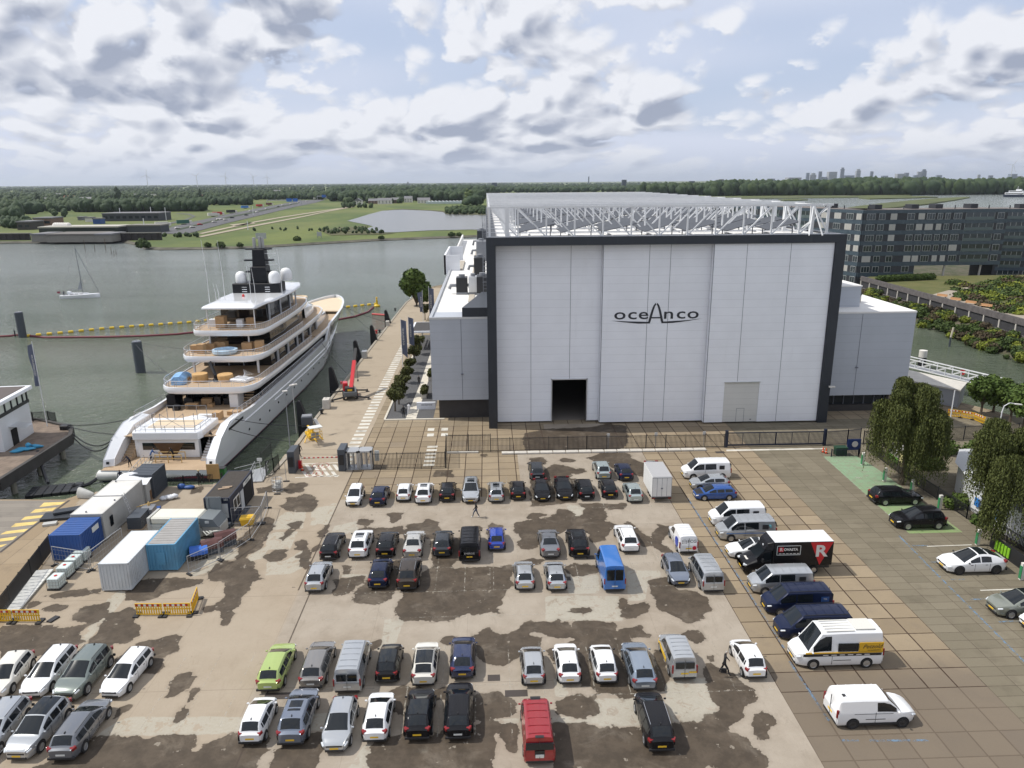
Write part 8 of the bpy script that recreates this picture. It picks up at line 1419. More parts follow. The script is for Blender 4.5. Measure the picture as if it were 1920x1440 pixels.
def banner(base,z1,z2,H_,lb,side=1,w_=1.05,droop_=.6):
 base=Vector(base);t=thing('flag',lb,'flag',base,0,'tall company banners');MB().tube([(0,0,0),(0,0,H_)],[.075,.045],8).build('flagpole',M_pole,t);V=[];n=14
 for i in range(n+1):
  f=i/n;z=z1+(z2-z1)*f;ww=w_*(1-.55*f*droop_)if side<2 else w_
  for j in range(4):u_=j/3;V.append((side*u_*ww,.16*math.sin(f*7+u_*3),z-(.35*u_ if f<.99 else .9*u_)+(.9*u_*f*f if droop_ else 0)))
 b_=MB().add(V,[(i*4+j,i*4+j+1,(i+1)*4+j+1,(i+1)*4+j)for i in range(n)for j in range(3)]).build('banner',M_flag,t,smooth=70);tm=text_mesh('lettering','oceanco',(w_*.62),wall_w,b_,(side*w_*.34,-.20,(z1+z2)/2),(R(90),R(-90 if side>0 else-90),0),.003,sx=1.15*(z1-z2)/(w_*3.9)*.8)
banner((-16.8,140.1,0),9.6,2.9,9.9,'grey company banner on the nearer left pole beside the block crossing',droop_=.0);banner((-16.0,146,0),9.0,3.6,9.3,'grey company banner close behind the nearest one',droop_=0.0);banner((-16.7,188,0),8.1,2.8,8.5,'drooping banner by the canopy, left of a pair',-1,1.3,.8);banner((-15.2,190,0),8.8,1.6,9.2,'straight banner by the canopy, right of a pair',1,1.3,0)
banner((-65.5,105.6,.5),12.6,6.2,12.9,'folded company banner on the white pole of the left pier',-1,.75,.3)
# ---------------------------------------------------------------- left pier
M_deck=mat('pier_deck',(.17,.13,.10),.9,var=.35,vscale=.9);t=thing('pier','dark jetty on piles jutting into the water at the left edge','pier',(0,0,0));pg=[(-59.7,101.0),(-59.4,84.5),(-90,80.5),(-90,101),(-69,109),(-61.5,104.8)]
MB().prism(pg,.2,.55).build('deck',M_deck,t);q=MB();[q.bar((*a,.05),(*b,.05),.5,1.5)for a,b in zip(pg,pg[1:]+pg[:1])if a[0]>-80 or b[0]>-80];q.build('beam',mat('pier_beam',(.045,.042,.04),.85,var=.2),t);q=MB();[q.tube([(x,y,-4),(x,y,-.4)],.35,8)for x,y in((-60.6,100),(-60.3,94),(-60.1,88),(-63,103.6),(-66,100),(-66,92))];q.build('pile',mat('concrete_pile',(.25,.24,.2),.9),t)
tag(MB().box(-62.6,103.6,.55,-61.4,104.6,1.2).build('mooring_block',M_black,bevel=.05),'black mooring block on the outer corner of the pier','bollard')
fence('bar_fence',[(-71,107.6,.55),(-66.9,108.5,.55),(-65.3,107.6,.55)],1.5,'short bar fence behind the flagpole on the pier')
t=thing('pier_cabin','white pier cabin with a glazed upper storey cut by the left edge','cabin',(-66.0,102.3,.55),R(6));q=MB();q.box(-9,-7.5,0,.2,.6,4.6);q.build('wall',clad_mat('pier_cladding',(.60,.62,.64),.03,50),t);q=MB();q.box(-9,-7.6,4.6,.3,.7,5.0);q.build('sill',M_black,t);MB().box(-9,-7.4,5.0,.1,.55,6.4).build('glazing',mat('opal_glass',(.62,.67,.60),.2),t);each([MB().box(.1,y-.09,5.0,.26,y+.09,6.4)for y in(-7.4,-5.5,-3.8,-2.2,-.7,.45)]+[MB().box(x-.09,.5,5,x+.09,.72,6.4)for x in(-8,-6,-4,-2)],'mullion',M_black,t);MB().box(-9.5,-8.1,6.4,.8,1.2,6.9).build('roof_edge',M_white,t,bevel=.05);MB().box(-9,-7.5,6.9,.2,.7,6.93).build('roof',mat('roof_brown',(.10,.085,.08),.9),t);q=MB();q.add([(.2,-5.6,2.9),(2.2,-5.2,2.55),(2.2,-3.4,2.55),(.2,-3.2,2.9)],[(0,1,2,3)]);q.build('awning',M_alu,t,fix=False);MB().box(.2,-5.2,0,.24,-3.6,2.3).build('doorway',M_void,t)
o=blobs('blue_tarpaulin',[(0,0,.2,1.2,.5,.22,.5),(.9,.9,.2,.9,.4,.25,.4),(-.7,-.8,.15,.8,.5,.2,.4),(.3,.3,.6,.35,.3,.3,.5)],mat('cyan_tarp',(.05,.30,.50),.4),ICO2,.25);o.location=(-62.6,95.4,.6);tag(o,'crumpled bright blue tarpaulin lying on the pier','tarpaulin')
t=thing('pontoon','black floating pontoon lying between the pier and the yacht','pontoon',(-55.2,88.2,-2.5),R(14));q=MB();[q.box(-3+i*1.0+.03,-1.5+j*1.0+.03,-.2,-2.03+i,-.53+j,.45)for i in range(6)for j in range(3)];q.build('float',M_black,t,bevel=.08)
rope((-60.8,95,.6),(-56.8,89.6,-1.9),.8,'black hose hanging from the pier to the pontoon',.22);rope((-53.2,88.6,-1.9),tuple(on(-7.2,.6,1.2)),.7,'black hose rising from the pontoon to the yacht stern',.22);rope((-61.8,104.2,1.2),tuple(on(-7.5,7.5,6.0)),.3,'upper mooring line from the pier corner to the yacht',grp=None);rope((-61.8,104.1,1.1),tuple(on(-7.3,4.5,5.0)),.25,'straight mooring line from the pier corner to the stern wing',grp=None);rope((-61.8,104,.9),tuple(on(-7.3,3.8,4.4)),1.7,'slack bundle of mooring lines from the pier corner',.09);rope((-61.8,103.9,.8),tuple(on(-7.3,3.6,4.2)),2.3,'lowest slack mooring line from the pier corner',.09)
rope((-72.2,149.6,3.6),tuple(on(-6.9,24,7.2)),.6,'mooring line from the middle pile to the second deck',.05);rope((-72.2,150,3.9),tuple(on(-6.5,40,8.5)),.4,'upper mooring line from the middle pile',.04)
for a,b,lb in(((-26.6,134,.7),on(7.3,58,6),'mooring line from the quay to the middle of the hull'),((-27,104,.5),on(7.4,9,5.6),'mooring line from the quay to the stern wing'),((-26.9,97,.5),on(7.4,7,4.8),'lower mooring line from the quay gate to the stern wing'),((-26,170,.6),on(3,98,7),'bow line running to the far bollard'),((-25.6,186,.6),on(2,99,7),'upper bow line to the far quay')):rope(tuple(a),tuple(b),.35,lb,.05)
for px,py,L_,lb in((216,893,4.6,'white cylindrical fender floating left of the charcoal container'),(328,891,5.0,'white cylindrical fender floating behind the low quay fence')):
 p=G(px,py,-1.9);q=MB();q.tube([(-L_/2,0,0),(-L_/2+.3,0,0),(L_/2-.3,0,0),(L_/2,0,0)],[.3,.72,.72,.3],14);tag(q.build('ship_fender',mat('fender_white',(.60,.60,.57),.5,dirt=.4),smooth=40,loc=(p.x,p.y,-1.75)),lb,'fender','white floating fenders')
# ---------------------------------------------------------------- on the water
def pile(px,py,pt,r_,lb,m=M_black,cap=None,z0=WL):
 p=G(px,py,z0);h=GY(px,pt,p.y).z-z0;t=thing('mooring_pile',lb,'pile',(p.x,p.y,z0),0,'mooring piles');MB().tube([(0,0,-2),(0,0,h*(1 if not cap else .62))],r_,14).build('shaft',m,t,smooth=40);q=MB();q.tube([(0,0,h*(.62 if cap else 1)),(0,0,h*(1 if cap else 1.03))],r_*(1.02 if cap else .85),14);q.build('cap',cap or M_seam,t,smooth=40)
 if not cap:q=MB();[q.tube([(-r_*1.15,0,z),(-r_*1.3,0,z+.15),(-r_*1.15,0,z+.3)],.06,4)for z in(h*.4,h*.7,h*.9)];q.bar((0,0,h),(0,0,h+.6),.1);q.build('fitting',M_seam,t)
pile(43,632,586,.95,'dark mooring pile at the left where the yellow floats begin',M_char);pile(264,698,641,.95,'dark mooring pile in open water left of the yacht',M_char);pile(1727,690,657,.75,'white-topped black pile beside the footbridge',M_black,wall_w);pile(1911,770,730,.9,'white-topped pile at the right picture edge',M_black,wall_w);pile(29,632,620,.15,'thin stake beside the left mooring pile')
q=MB();p=G(1780,650,WL);q.tube([(p.x,p.y,-4),(p.x,p.y,-.3)],.22,6,0);q.tube([(p.x,p.y,-.3),(p.x+.3,p.y,2.0)],.2,6,1);tag(q.build('channel_stake',[M_char,mat('pale_wood',(.5,.45,.36),.8)]),'pale wooden stake with a dark foot in the right-hand channel','stake')
for i,(x,y,h)in enumerate(((160,468,7),(178,468,4),(199,470,8),(209,473,4),(214,476,3),(218,474,3))):p=G(x,y+4,WL);tag(MB().tube([(p.x,p.y,-4),(p.x+.2,p.y,-2.5+h)],.16,5).build('channel_stake',M_bark),['leftmost far stake standing in the river','second far stake in the river','tallest far stake in the river','short far stake right of the tallest','far stake leaning at the right of its row','last far stake at the right end of the row'][i],'stake')
M_float=mat('float_yellow',(.62,.42,.02),.5)
def boomline(pts,n,lb,lbt,r_=.4):
 P=[G(x,y,WL)for x,y in pts];L=[0]
 for a,b in zip(P,P[1:]):L.append(L[-1]+(b-a).length)
 def at_(s):
  for i in range(len(P)-1):
   if s<=L[i+1]+1e-6:f=(s-L[i])/(L[i+1]-L[i]);return P[i].lerp(P[i+1],f),(P[i+1]-P[i]).normalized()
  return P[-1],(P[-1]-P[-2]).normalized()
 for i in range(n):
  c,d=at_(L[-1]*i/(n-1));q=MB();q.tube([c-d*.6,c-d*.5,c+d*.5,c+d*.6],[r_*.6,r_,r_,r_*.6],10);o=q.build('float',M_float,smooth=40);o.location.z=.2;tag(o,lb,'float',lbt)
 tag(MB().tube([p+Vector((0,0,.1))for p in P],.06,4).build('float_rope',M_black),'rope linking the '+lbt,'rope')
boomline([(52,631),(120,625),(200,617),(280,611),(352,606),(420,598)],21,'yellow float on the line left of the yacht','yellow floats left of the yacht');boomline([(610,580),(641,577.5),(660,576),(705,571)],8,'yellow float on the short line right of the yacht bow','yellow floats off the yacht bow')
t=thing('buoy','yellow buoy with a pointed top at the end of the float line','buoy',G(707,575,WL));MB().lathe([(.9,0),(1.0,.4),(.8,.6),(.35,.8),(.3,2.2),(.01,2.5)],(0,0,0),14).build('body',M_float,t,smooth=40);MB().lathe([(.3,2.5),(.3,2.9),(.01,3.1)],(0,0,0),8).build('lamp',M_yel,t)
M_boom=mat('boom_dark_red',(.13,.012,.025),.6)
for pts,lb in(([(-60,633),(0,632),(20,631),(45,628)],'dark red floating boom running in from the left edge'),([(50,630),(85,634),(130,633.5),(200,633),(270,631),(330,628),(380,623),(460,612)],'long dark red floating boom left of the yacht'),([(600,606),(636,600),(664,595),(690,586),(700,577)],'curved dark red boom off the yacht bow'),([(698,590),(712,591),(727,592)],'short red and white boom at the far quay')):
 tag(MB().tube([G(x,y,WL)+Vector((0,0,.15))for x,y in pts],.3,7).build('floating_boom',M_boom if 'white' not in lb else M_stripe,smooth=60),lb,'boom')
p=G(152,558,WL);t=thing('sailing_boat','white sailing boat under bare mast with two people in the cockpit','sailing boat',p,R(8));rr=[]
for i in range(13):
 f=i/12;x=-6.2+12.4*f;w_=1.9*(math.sin(min(1,(f*.62+.38))*math.pi*.98)**.7 if f<.98 else .03);w_=max(.04,1.95*(1-max(0,(f-.45)/.55)**2.2)*(.78+.22*min(1,f*3)));rr.append([(x,0,-.3),(x,w_*.8,-.1),(x,w_,.95+.35*f),(x,w_*.9,1.0+.35*f),(x,0,1.12+.35*f),(x,-w_*.9,1.0+.35*f),(x,-w_,.95+.35*f),(x,-w_*.8,-.1)])
MB().loft(rr).build('hull',M_hull,t,smooth=40);q=MB();q.loft([[(-3.6,-1.0,1.15),(-3.6,1.0,1.15),(-3.6,.8,1.75),(-3.6,-.8,1.75)],[(2.8,-.6,1.35),(2.8,.6,1.35),(2.4,.4,1.6),(2.4,-.4,1.6)]]);q.build('cabin',M_hull,t,bevel=.08);q=MB();[q.box(-2.9+k*1.5,s*1.0-.02,1.35,-1.9+k*1.5,s*1.0+.02,1.55)for k in range(3)for s in(1,-1)];q.box(-5.4,-.9,1.1,-3.8,.9,1.2);q.build('window',M_yglass,t);q=MB();q.loft([[(-3.9,-.9,1.6),(-3.9,.9,1.6),(-3.9,.8,2.3),(-3.9,-.8,2.3)],[(-2.9,-.9,1.6),(-2.9,.9,1.6),(-3.1,.8,2.1),(-3.1,-.8,2.1)]]);q.build('sprayhood',M_wrap,t);q=MB();q.tube([(.9,0,1.2),(.6,0,17.2)],[.13,.08],8);q.bar((.8,0,2.6),(-3.6,0,2.8),.16);q.bar((.75,-1,9.5),(.75,1,9.5),.06);q.build('mast',mat('mast_alu',(.25,.26,.28),.4,.6),t);q=MB();q.tube([(6.1,0,1.5),(.65,0,16.6)],.07,5);q.tube([(-6,0,1.3),(.6,0,17)],.02,4);q.tube([(.9,1.7,1.2),(.7,0,13)],.02,4);q.build('stay',M_seam,t);q=MB();q.loft([[(.7,-.1,2.9),(.7,.1,2.9),(.68,.1,6),(.68,-.1,6)],[(-.6,-.05,2.9),(-.6,.05,2.9),(.3,.05,5.2),(.3,-.05,5.2)]]);q.build('furled_sail',mat('sail_grey',(.3,.32,.35),.7),t);q=MB();q.bar((-6.1,0,1.3),(-6.5,0,2.7),.05);q.box(-7.3,-.02,1.7,-6.4,.02,2.3);q.build('ensign',mat('ensign_red',(.25,.03,.06),.7),t)
for k,(x,y)in enumerate(((-5.4,.5),(-4.9,-.5))):person(0,0,1.85,90,['helmsman in dark clothes at the stern of the sailing boat','crew member in dark clothes in front of the helmsman'][k],K_NVY if k else K_BLK,K_BLK,'stand',at_=tuple(p+Vector((x,y+(-.75 if k else-.75),.55))))
p=G(1906,369.5,WL);t=thing('passenger_ship','white river ship on the water at the upper right edge','ship',p,R(-50));q=MB();q.loft([[(x,-w_,0),(x,w_,0),(x,w_*1.1,h),(x,-w_*1.1,h)]for x,w_,h in((-22,6,5),(0,6.5,5),(16,5,6),(25,.4,8))]);q.build('hull',M_navyc,t);q=MB();q.box(-20,-6,5,14,6,9);q.box(-14,-5,9,10,5,12.5);q.box(-2,-4,12.5,7,4,15.5);q.build('superstructure',M_hull,t);q=MB();q.box(-19,-6.1,6.2,13,6.1,7.6);q.box(-13,-5.1,10,9.5,5.1,11.4);q.build('window_band',M_yglass,t);MB().tube([(0,0,15.5),(0,0,21)],.3,6).build('mast',M_hull,t)
# ---------------------------------------------------------------- right bank, bridge, apartments
SL=[(113,96),(110.5,128),(110,143),(112.2,165),(113,186),(113.5,220),(102,262),(84,350),(100,420),(300,420),(500,300),(500,96)]
n=NT('bank_earth');n.fin(n.mix(n.step(n.noise(.25,6,.7),.4,.65),(.045,.055,.02),(.12,.10,.075)),.95,n.noise(2,4),.8,.3);M_bank=n.m
q=MB();top_=[(121,96),(121,140),(121.6,165),(123,200),(124,240),(112,262),(90,345),(104,415),(300,415),(500,300),(500,96)];b_=len(SL)
for i in range(7):
 if i+1<len(top_):q.add([(*SL[i],WL-1),(*SL[i+1],WL-1),(*top_[i+1],.3),(*top_[i],.3)],[(0,1,2,3)])
q.sheet([top_[i]for i in range(11)],.3);struct('right_bank',q,M_bank,fix=False)
lawn=NT('garden_lawn');lawn.fin(lawn.mix(lawn.step(lawn.noise(.15,5,.7),.35,.65),(.075,.085,.02),(.115,.11,.035)),.95,lawn.noise(4,3),.5,.1)
q=MB();q.sheet([(124.2,242),(121.6,150),(121.4,100),(300,100),(300,246),(130,246)],3.0);struct('garden_lawn',q,lawn.m,fix=False);q=MB();q.sheet([(127,205),(124.5,160),(124.5,150),(130,150),(136,206),(160,222),(160,226),(138,214)],3.03);struct('garden_path',q,mat('path_grey',(.30,.26,.21),.9),fix=False)
t=thing('retaining_wall','long dark retaining wall with pale posts along the right-hand channel','wall',(121.3,96,0));q=MB();q.add([(0,0,.2),(0,44,.2),(.6,69,.2),(2.6,144,.2),(2.6,144,4.1),(.6,69,4.1),(0,44,4.1),(0,0,4.1)],[(0,1,6,7),(1,2,5,6),(2,3,4,5)]);q.build('wall',mat('dark_panel_wall',(.038,.038,.042),.7,var=.2,vscale=.6),t,fix=False);q=MB()
for i in range(25):y=2+i*5.9;x=interp([(0,0),(44,0),(69,.6),(144,2.6)],y);q.box(x-.28,y-.2,.3,x+.0,y+.2,2.9)
q.build('post',M_conc,t,fix=False);q=MB();[q.bar((x0-.15,y0,3.3),(x1-.15,y1,3.3),.35,1.5)for x0,y0,x1,y1 in((0,0,0,44),(0,44,.6,69),(.6,69,2.6,144))];[q.bar((x0-.5,y0,.35),(x1-.5,y1,.35),.35,.2)for x0,y0,x1,y1 in((0,0,0,44),(0,44,.6,69),(.6,69,2.6,144))];q.build('coping',mat('wall_coping',(.11,.10,.10),.85,var=.3),t)
ML_gr=[leaf_mat('shrub_yellow_green',(.13,.16,.02),(.22,.25,.035),(.16,.19,.03),scale=1),leaf_mat('shrub_dark_green',(.035,.06,.015),(.075,.11,.025),(.05,.08,.02),scale=1),leaf_mat('heather_brown',(.06,.045,.03),(.11,.08,.045),(.07,.07,.03),scale=1),ML_mid]
it=[[]for _ in range(4)]
for k in range(330):
 y=rng.uniform(100,236);f=rng.random();x=interp([(96,113),(143,110.5),(186,113),(236,114)],y)+f*9.0;z=-2.3+2.6*f;s_=rng.uniform(.6,1.7);it[rng.choice([1,1,2,3,0])].append((x,y,z+s_*.3,s_,s_,s_*.65,rng.random()))
for i in range(4):tag(leaves('bank_growth',[q_[:3]for q_ in it[i]],[q_[3]for q_ in it[i]],260*len(it[i]),.15,ML_gr[i],None,.7,0,.3,70+i),None,None,None,'stuff')
it=[[]for _ in range(4)]
for k in range(260):
 px=rng.uniform(1790,1990);py=rng.uniform(523,590);p=G(px,py,3.0)
 if p.x<128 or py>523+(px-1640)*.28 or(px<1860 and py<530):continue
 s_=rng.uniform(.9,2.4);it[rng.choice([0,0,1,1,2,3])].append((p.x,p.y,3.1,s_*1.4,s_*1.2,s_*.65,rng.random()))
for i in range(4):
 if it[i]:tag(leaves('garden_shrubs',[q_[:3]for q_ in it[i]],[q_[3]for q_ in it[i]],240*len(it[i]),.22,ML_gr[i],None,.55,0,.3,80+i),None,None,None,'stuff')
t=thing('hedge','long clipped dark green hedge on the lawn in front of the apartments','hedge',(0,0,0));a=G(1650,528,3);b=G(1745,524,3);leaves('foliage',[tuple(a.lerp(b,k/24)+Vector((0,0,.9)))for k in range(25)],[1.5]*25,9000,.16,ML_gr[1],t,.75,shell=.7)
for px,py,lb in((1765,558,'wooden bench by the wall path, leftmost of four'),(1790,565,'wooden bench by the wall path, second from the left'),(1819,571,'wooden bench by the wall path, third from the left'),(1848,577,'wooden bench by the wall path, rightmost of four'),(1892,553,'left wooden bench of the upper pair in the shrubs'),(1908,556,'right wooden bench of the upper pair in the shrubs')):
 p=G(px,py,3.0);t=thing('bench',lb,'bench',p,R(-60),'wooden garden benches');M_bw=mat('bench_wood',(.46,.27,.14),.7);MB().box(-1.4,-.3,.4,1.4,.3,.5).build('seat',M_bw,t);MB().box(-1.4,.3,.5,1.4,.4,1.0).build('backrest',M_bw,t);q=MB();[q.box(s-.06,-.25,0,s+.06,.25,.4)for s in(-1.1,1.1)];q.build('leg',M_rail,t)
M_tile=NT('blue_glass_tile');X,Y,Z=M_tile.xyz();nz=M_tile.noise(.9,4,.8);c=M_tile.mix(M_tile.step(nz,.35,.65),(.035,.055,.075),(.075,.105,.13));c=M_tile.mix(M_tile.cell(M_tile.ma('ADD',X,Y),Z,0,0,.6,.5),c,(.05,.075,.095));M_tile.fin(c,.35);M_tile=M_tile.m
M_slate=mat('slate_cladding',(.032,.035,.042),.6,var=.15);M_winf=mat('window_frame_pale',(.38,.40,.40),.5);M_blind=mat('window_blind',(.42,.41,.38),.6);M_wg=mat('apartment_glass',(.03,.04,.045),.08,spec=.8);M_balc=mat('balcony_glass',(.10,.13,.13),.15)
def apartments(lb,p0,p1,depth,wins,nfl=7,z0=0.0,H_=24.6,open_=None,balc=()):
 "front from p0 to p1 (seen from the river side); wins: (u0,u1) spans per floor"
 a=Vector((*p0,0));b=Vector((*p1,0));L=(b-a).length;ang=math.atan2((b-a).y,(b-a).x);t=thing('apartment_building',lb,'apartment building',a,ang,'apartment buildings on the right bank');fh=H_/nfl
 q=MB();zb=fh*2 if open_ else 0
 if open_:q.box(0,0,z0,open_[0],depth,fh*2);q.box(open_[1],2,z0,L,depth,fh*2)
 q.box(0,0,zb,L,depth,H_);q.build('wall',M_slate,t);q=MB()
 for k in range(nfl+1):
  z=k*fh;u1=L if(not open_ or k>=2)else open_[0];q.box(-.06,-.06,max(0,z-.75),u1+.06,depth+.06,min(H_+.3,z+.55))
 q.build('floor_band',M_tile,t);MB().box(.3,.3,H_+.3,L-.3,depth-.3,H_+.42).build('roof',mat('flat_roof_brown',(.15,.13,.12),.9),t);each([MB().box(L*f,depth*.35,H_+.42,L*f+2.5,depth*.65,H_+1.9)for f in(.12,.38,.55,.8)],'roof_plant',M_slate,t);each([MB().tube([(L*f,depth*.2,H_+.4),(L*f,depth*.2,H_+1.6)],.2,6)for f in(.05,.3,.66,.9)],'roof_pipe',M_slate,t)
 if open_:q=MB();[q.tube([(u_,1.2,z0),(u_+.4,1.2,fh*2)],.35,8)for u_ in(open_[0]+(open_[1]-open_[0])*.38,open_[0]+(open_[1]-open_[0])*.82)];q.build('column',M_conc,t)
 for k in range(nfl):
  for(u0,u1,ty)in wins:
   if open_ and k<2 and u1>open_[0]:continue
   z=k*fh+.62;h=fh-1.45;s_=rng.uniform(-.25,.25)if ty=='w' else 0;fr_=MB();x0,x1=u0+s_,u1+s_
   if ty=='w':
    fr_.box(x0,-.10,z,x1,-.0,z+h);w_=fr_.build('window',M_winf,t);g_=MB();n_=2 if x1-x0<2.6 else 3;[g_.box(x0+.12+i*(x1-x0-.12)/n_,-.13,z+.12,x0+(i+1)*(x1-x0-.12)/n_,-.095,z+h-.12)for i in range(n_)];g_.build('pane',M_blind if rng.random()<.28 else M_wg,w_)
   else:
    fr_.box(x0,-.07,z-.2,x1,-.02,z+h+.1);w_=fr_.build('loggia',M_wg,t);g_=MB();g_.box(x0,-.16,z-.3,x1,-.10,z+.75);g_.build('balcony_glazing',M_balc,w_);g_=MB();[g_.box(x0+i*(x1-x0)/4-.05,-.12,z-.3,x0+i*(x1-x0)/4+.05,-.07,z+h)for i in range(5)];g_.build('mullion',M_winf,w_)
 return t
front=[(1.0,4.0,'w'),(5.0,7.2,'w'),(9.0,11.2,'w'),(15.0,17.5,'w'),(18.4,20.6,'w'),(21.4,24.2,'w'),(25.2,27.0,'w'),(28.0,29.8,'w'),(30.8,33.6,'w'),(35.0,45.0,'l'),(46.0,48.4,'w')]
apartments('long dark blue-tiled apartment block raised on columns behind the hall',(126.5,248),(176,248.6),14,front,open_=(19.5,48.6));apartments('side wing of the blue-tiled apartments running away behind the roof trusses',(88,345),(126.2,248.3),12,[(3,12,'l'),(14,17,'w'),(20,29,'l'),(32,35,'w'),(38,47,'l'),(50,53,'w'),(56,65,'l'),(68,71,'w'),(74,83,'l'),(86,88.5,'w'),(92,95,'w'),(97,100,'w'),(101.5,103.6,'w')]);apartments('second blue-tiled apartment block at the right picture edge',(184,262),(240,250),14,[(1,8,'l'),(9.5,11.5,'w'),(13,15,'w'),(18,26,'l'),(28,31,'w'),(34,40,'l'),(43,50,'l')],H_=24.0)
t=thing('footbridge','white steel truss footbridge on the channel side behind the right wing','footbridge',(0,0,0));A=Vector((77.5,140,.6));B=Vector((86.5,117.5,.6));s_=(B-A).cross(u).normalized()*1.0;q=MB()
for s in(1,-1):
 q.bar(A+s_*s,B+s_*s,.16);q.bar(A+s_*s+u*1.5,B+s_*s+u*1.5,.16)
 for k in range(9):p0=A.lerp(B,k/8)+s_*s;q.bar(p0,p0+u*1.5,.12);k<8 and q.bar(p0,A.lerp(B,(k+1)/8)+s_*s+u*1.5,.10)
q.build('truss',M_steel,t);MB().bar(A,B,1.9,.12).build('deck',M_rail,t);o=MB().lathe([(.5,-.1),(.5,.1),(.3,.1),(.3,-.1)],(0,0,0),14).build('lifebuoy',M_stripe,t);o.rotation_euler=(R(90),0,R(-70));o.location=tuple(A.lerp(B,.7)+u*.9+s_*-1.1)
t=thing('harbour_shed','grey harbour shed with a pale flat roof beside the footbridge','shed',(74,108.6,0),R(20));MB().prism([(0,0),(4.6,2.6),(1.0,24),(-8,24)],0,2.75).build('wall',clad_mat('shed_grey',(.30,.31,.33),.05,50),t);MB().prism([(-.2,-.2),(4.8,2.5),(1.2,24.2),(-8.2,24.2)],2.75,3.0).build('roof',M_conc,t);q=MB();q.box(-3,18,3,.6,22,3.9);q.build('roof_box',wall_w,t)
for(a,b,lb)in((G(1776,780),G(1800,783),'yellow barrier furthest left by the harbour shed'),(G(1801,783),G(1824,787),'yellow barrier in the middle of the bent row by the harbour shed'),(G(1825,787),G(1846,796),'yellow barrier at the right end of the row by the harbour shed')):roadbarrier(V3(a),V3(b),lb,h=1.2)
def willow(x,y,h,r_,n,seed,lb):
 "a few big limbs, and long whips of narrow leaves hanging from them"
 t=thing('willow_tree',lb,'tree',(x,y,0));r2=random.Random(seed);q=MB();q.tube([(0,0,0),(.2,.1,h*.22),(-.1,0,h*.45),(.1,.1,h*.8)],[.42,.34,.22,.08],9);W_=[]
 heads=[]
 for i in range(13):
  a=i*2.4+r2.uniform(-.4,.4);f=(i+.5)/13;rr=r_*(.18+.72*math.sqrt(f))*r2.uniform(.8,1.1);tz=h*(1-.40*(rr/r_)**1.8)*r2.uniform(.74,1.0);c=Vector((math.cos(a)*rr,math.sin(a)*rr,tz));q.tube([(0,0,h*r2.uniform(.22,.4)),(c.x*.4,c.y*.4,tz*.78),tuple(c)],[.17,.09,.03],5);heads.append((c,r_*r2.uniform(.17,.36)))
 q.build('trunk',M_bark,t);nq=[];per=26;ns=n//per
 Q=np.zeros((ns*per*4,3));T=np.zeros(ns*per*4);r3=np.random.RandomState(seed);k=0
 for s in range(ns):
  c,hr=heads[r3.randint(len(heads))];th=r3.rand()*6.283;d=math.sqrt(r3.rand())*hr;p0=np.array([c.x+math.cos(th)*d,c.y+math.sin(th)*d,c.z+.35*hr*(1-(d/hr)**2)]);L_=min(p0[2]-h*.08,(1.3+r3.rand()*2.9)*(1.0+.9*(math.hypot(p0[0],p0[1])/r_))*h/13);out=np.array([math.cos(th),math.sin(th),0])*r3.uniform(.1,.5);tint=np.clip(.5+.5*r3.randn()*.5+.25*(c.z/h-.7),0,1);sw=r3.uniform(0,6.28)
  for j in range(per):
   f=j/per;p=p0+out*math.sin(f*1.7)*1.1+np.array([math.sin(sw+f*3)*.12,math.cos(sw+f*3)*.12,-L_*f**1.15]);a_=r3.rand()*6.283;w=np.array([math.cos(a_),math.sin(a_),r3.uniform(-.4,.4)])*.055;v=np.array([w[1]*1.2,-w[0]*1.2,-.17*r3.uniform(.7,1.4)]);jt=r3.randn(3)*.05;p=p+jt
   Q[k:k+4]=(p-w,p+w,p+w*.4+v,p-w*.4+v);T[k:k+4]=np.clip(tint+r3.uniform(-.2,.2),0,1);k+=4
 N_=len(Q)//4;me=bpy.data.meshes.new('crown');me.vertices.add(N_*4);me.vertices.foreach_set('co',Q.ravel());me.loops.add(N_*4);me.polygons.add(N_);me.loops.foreach_set('vertex_index',np.arange(N_*4));me.polygons.foreach_set('loop_start',np.arange(N_)*4);me.polygons.foreach_set('loop_total',np.full(N_,4));me.update(calc_edges=True)
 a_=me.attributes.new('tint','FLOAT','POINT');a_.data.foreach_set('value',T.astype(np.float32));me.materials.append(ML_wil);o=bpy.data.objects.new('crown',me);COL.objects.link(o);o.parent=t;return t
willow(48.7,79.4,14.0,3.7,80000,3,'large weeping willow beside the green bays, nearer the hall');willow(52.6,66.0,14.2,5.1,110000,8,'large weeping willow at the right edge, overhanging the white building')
for i,(px,py,h,r_,lb)in enumerate(((1838,780,6.2,2.6,'bushy young tree right of the harbour shed'),(1862,772,5.5,2.4,'round green tree behind the street lamp by the channel'),(1893,792,5.6,2.6,'green tree to the right of the street lamp'),(1918,802,5.4,2.6,'green tree at the right edge by the channel'),(1932,776,5.0,2.6,'tree half out of the picture by the channel'))):p=G(px,py);tree(p.x,p.y,h,r_,3200,.15,ML_big,lb,seed=40+i,grp='green trees by the channel',k=12,trunk=.3,squash=1)
for i,(x,y,h)in enumerate(((56,88.5,1.6),(60,89,1.5),(64,88.5,1.7),(68,89,1.4),(55,84,1.2),(51.6,73,1.2),(52,69,1.0))):tag(leaves('shrub',[(0,0,h*.5),(1,.3,h*.4),(-1,-.2,h*.4)],[h*.8,h*.7,h*.7],900,.11,ML_big,seed=60+i),['low shrub right behind the first willow','shrub between the willows at the fence','shrub at the fence right of the white flagpole','last shrub in the row along the rear fence','small shrub at the foot of the first willow','shrub growing at the white building below the first willow','little shrub by the charging post between the willows'][i],'shrub','shrubs near the willows').location=(x,y,0)
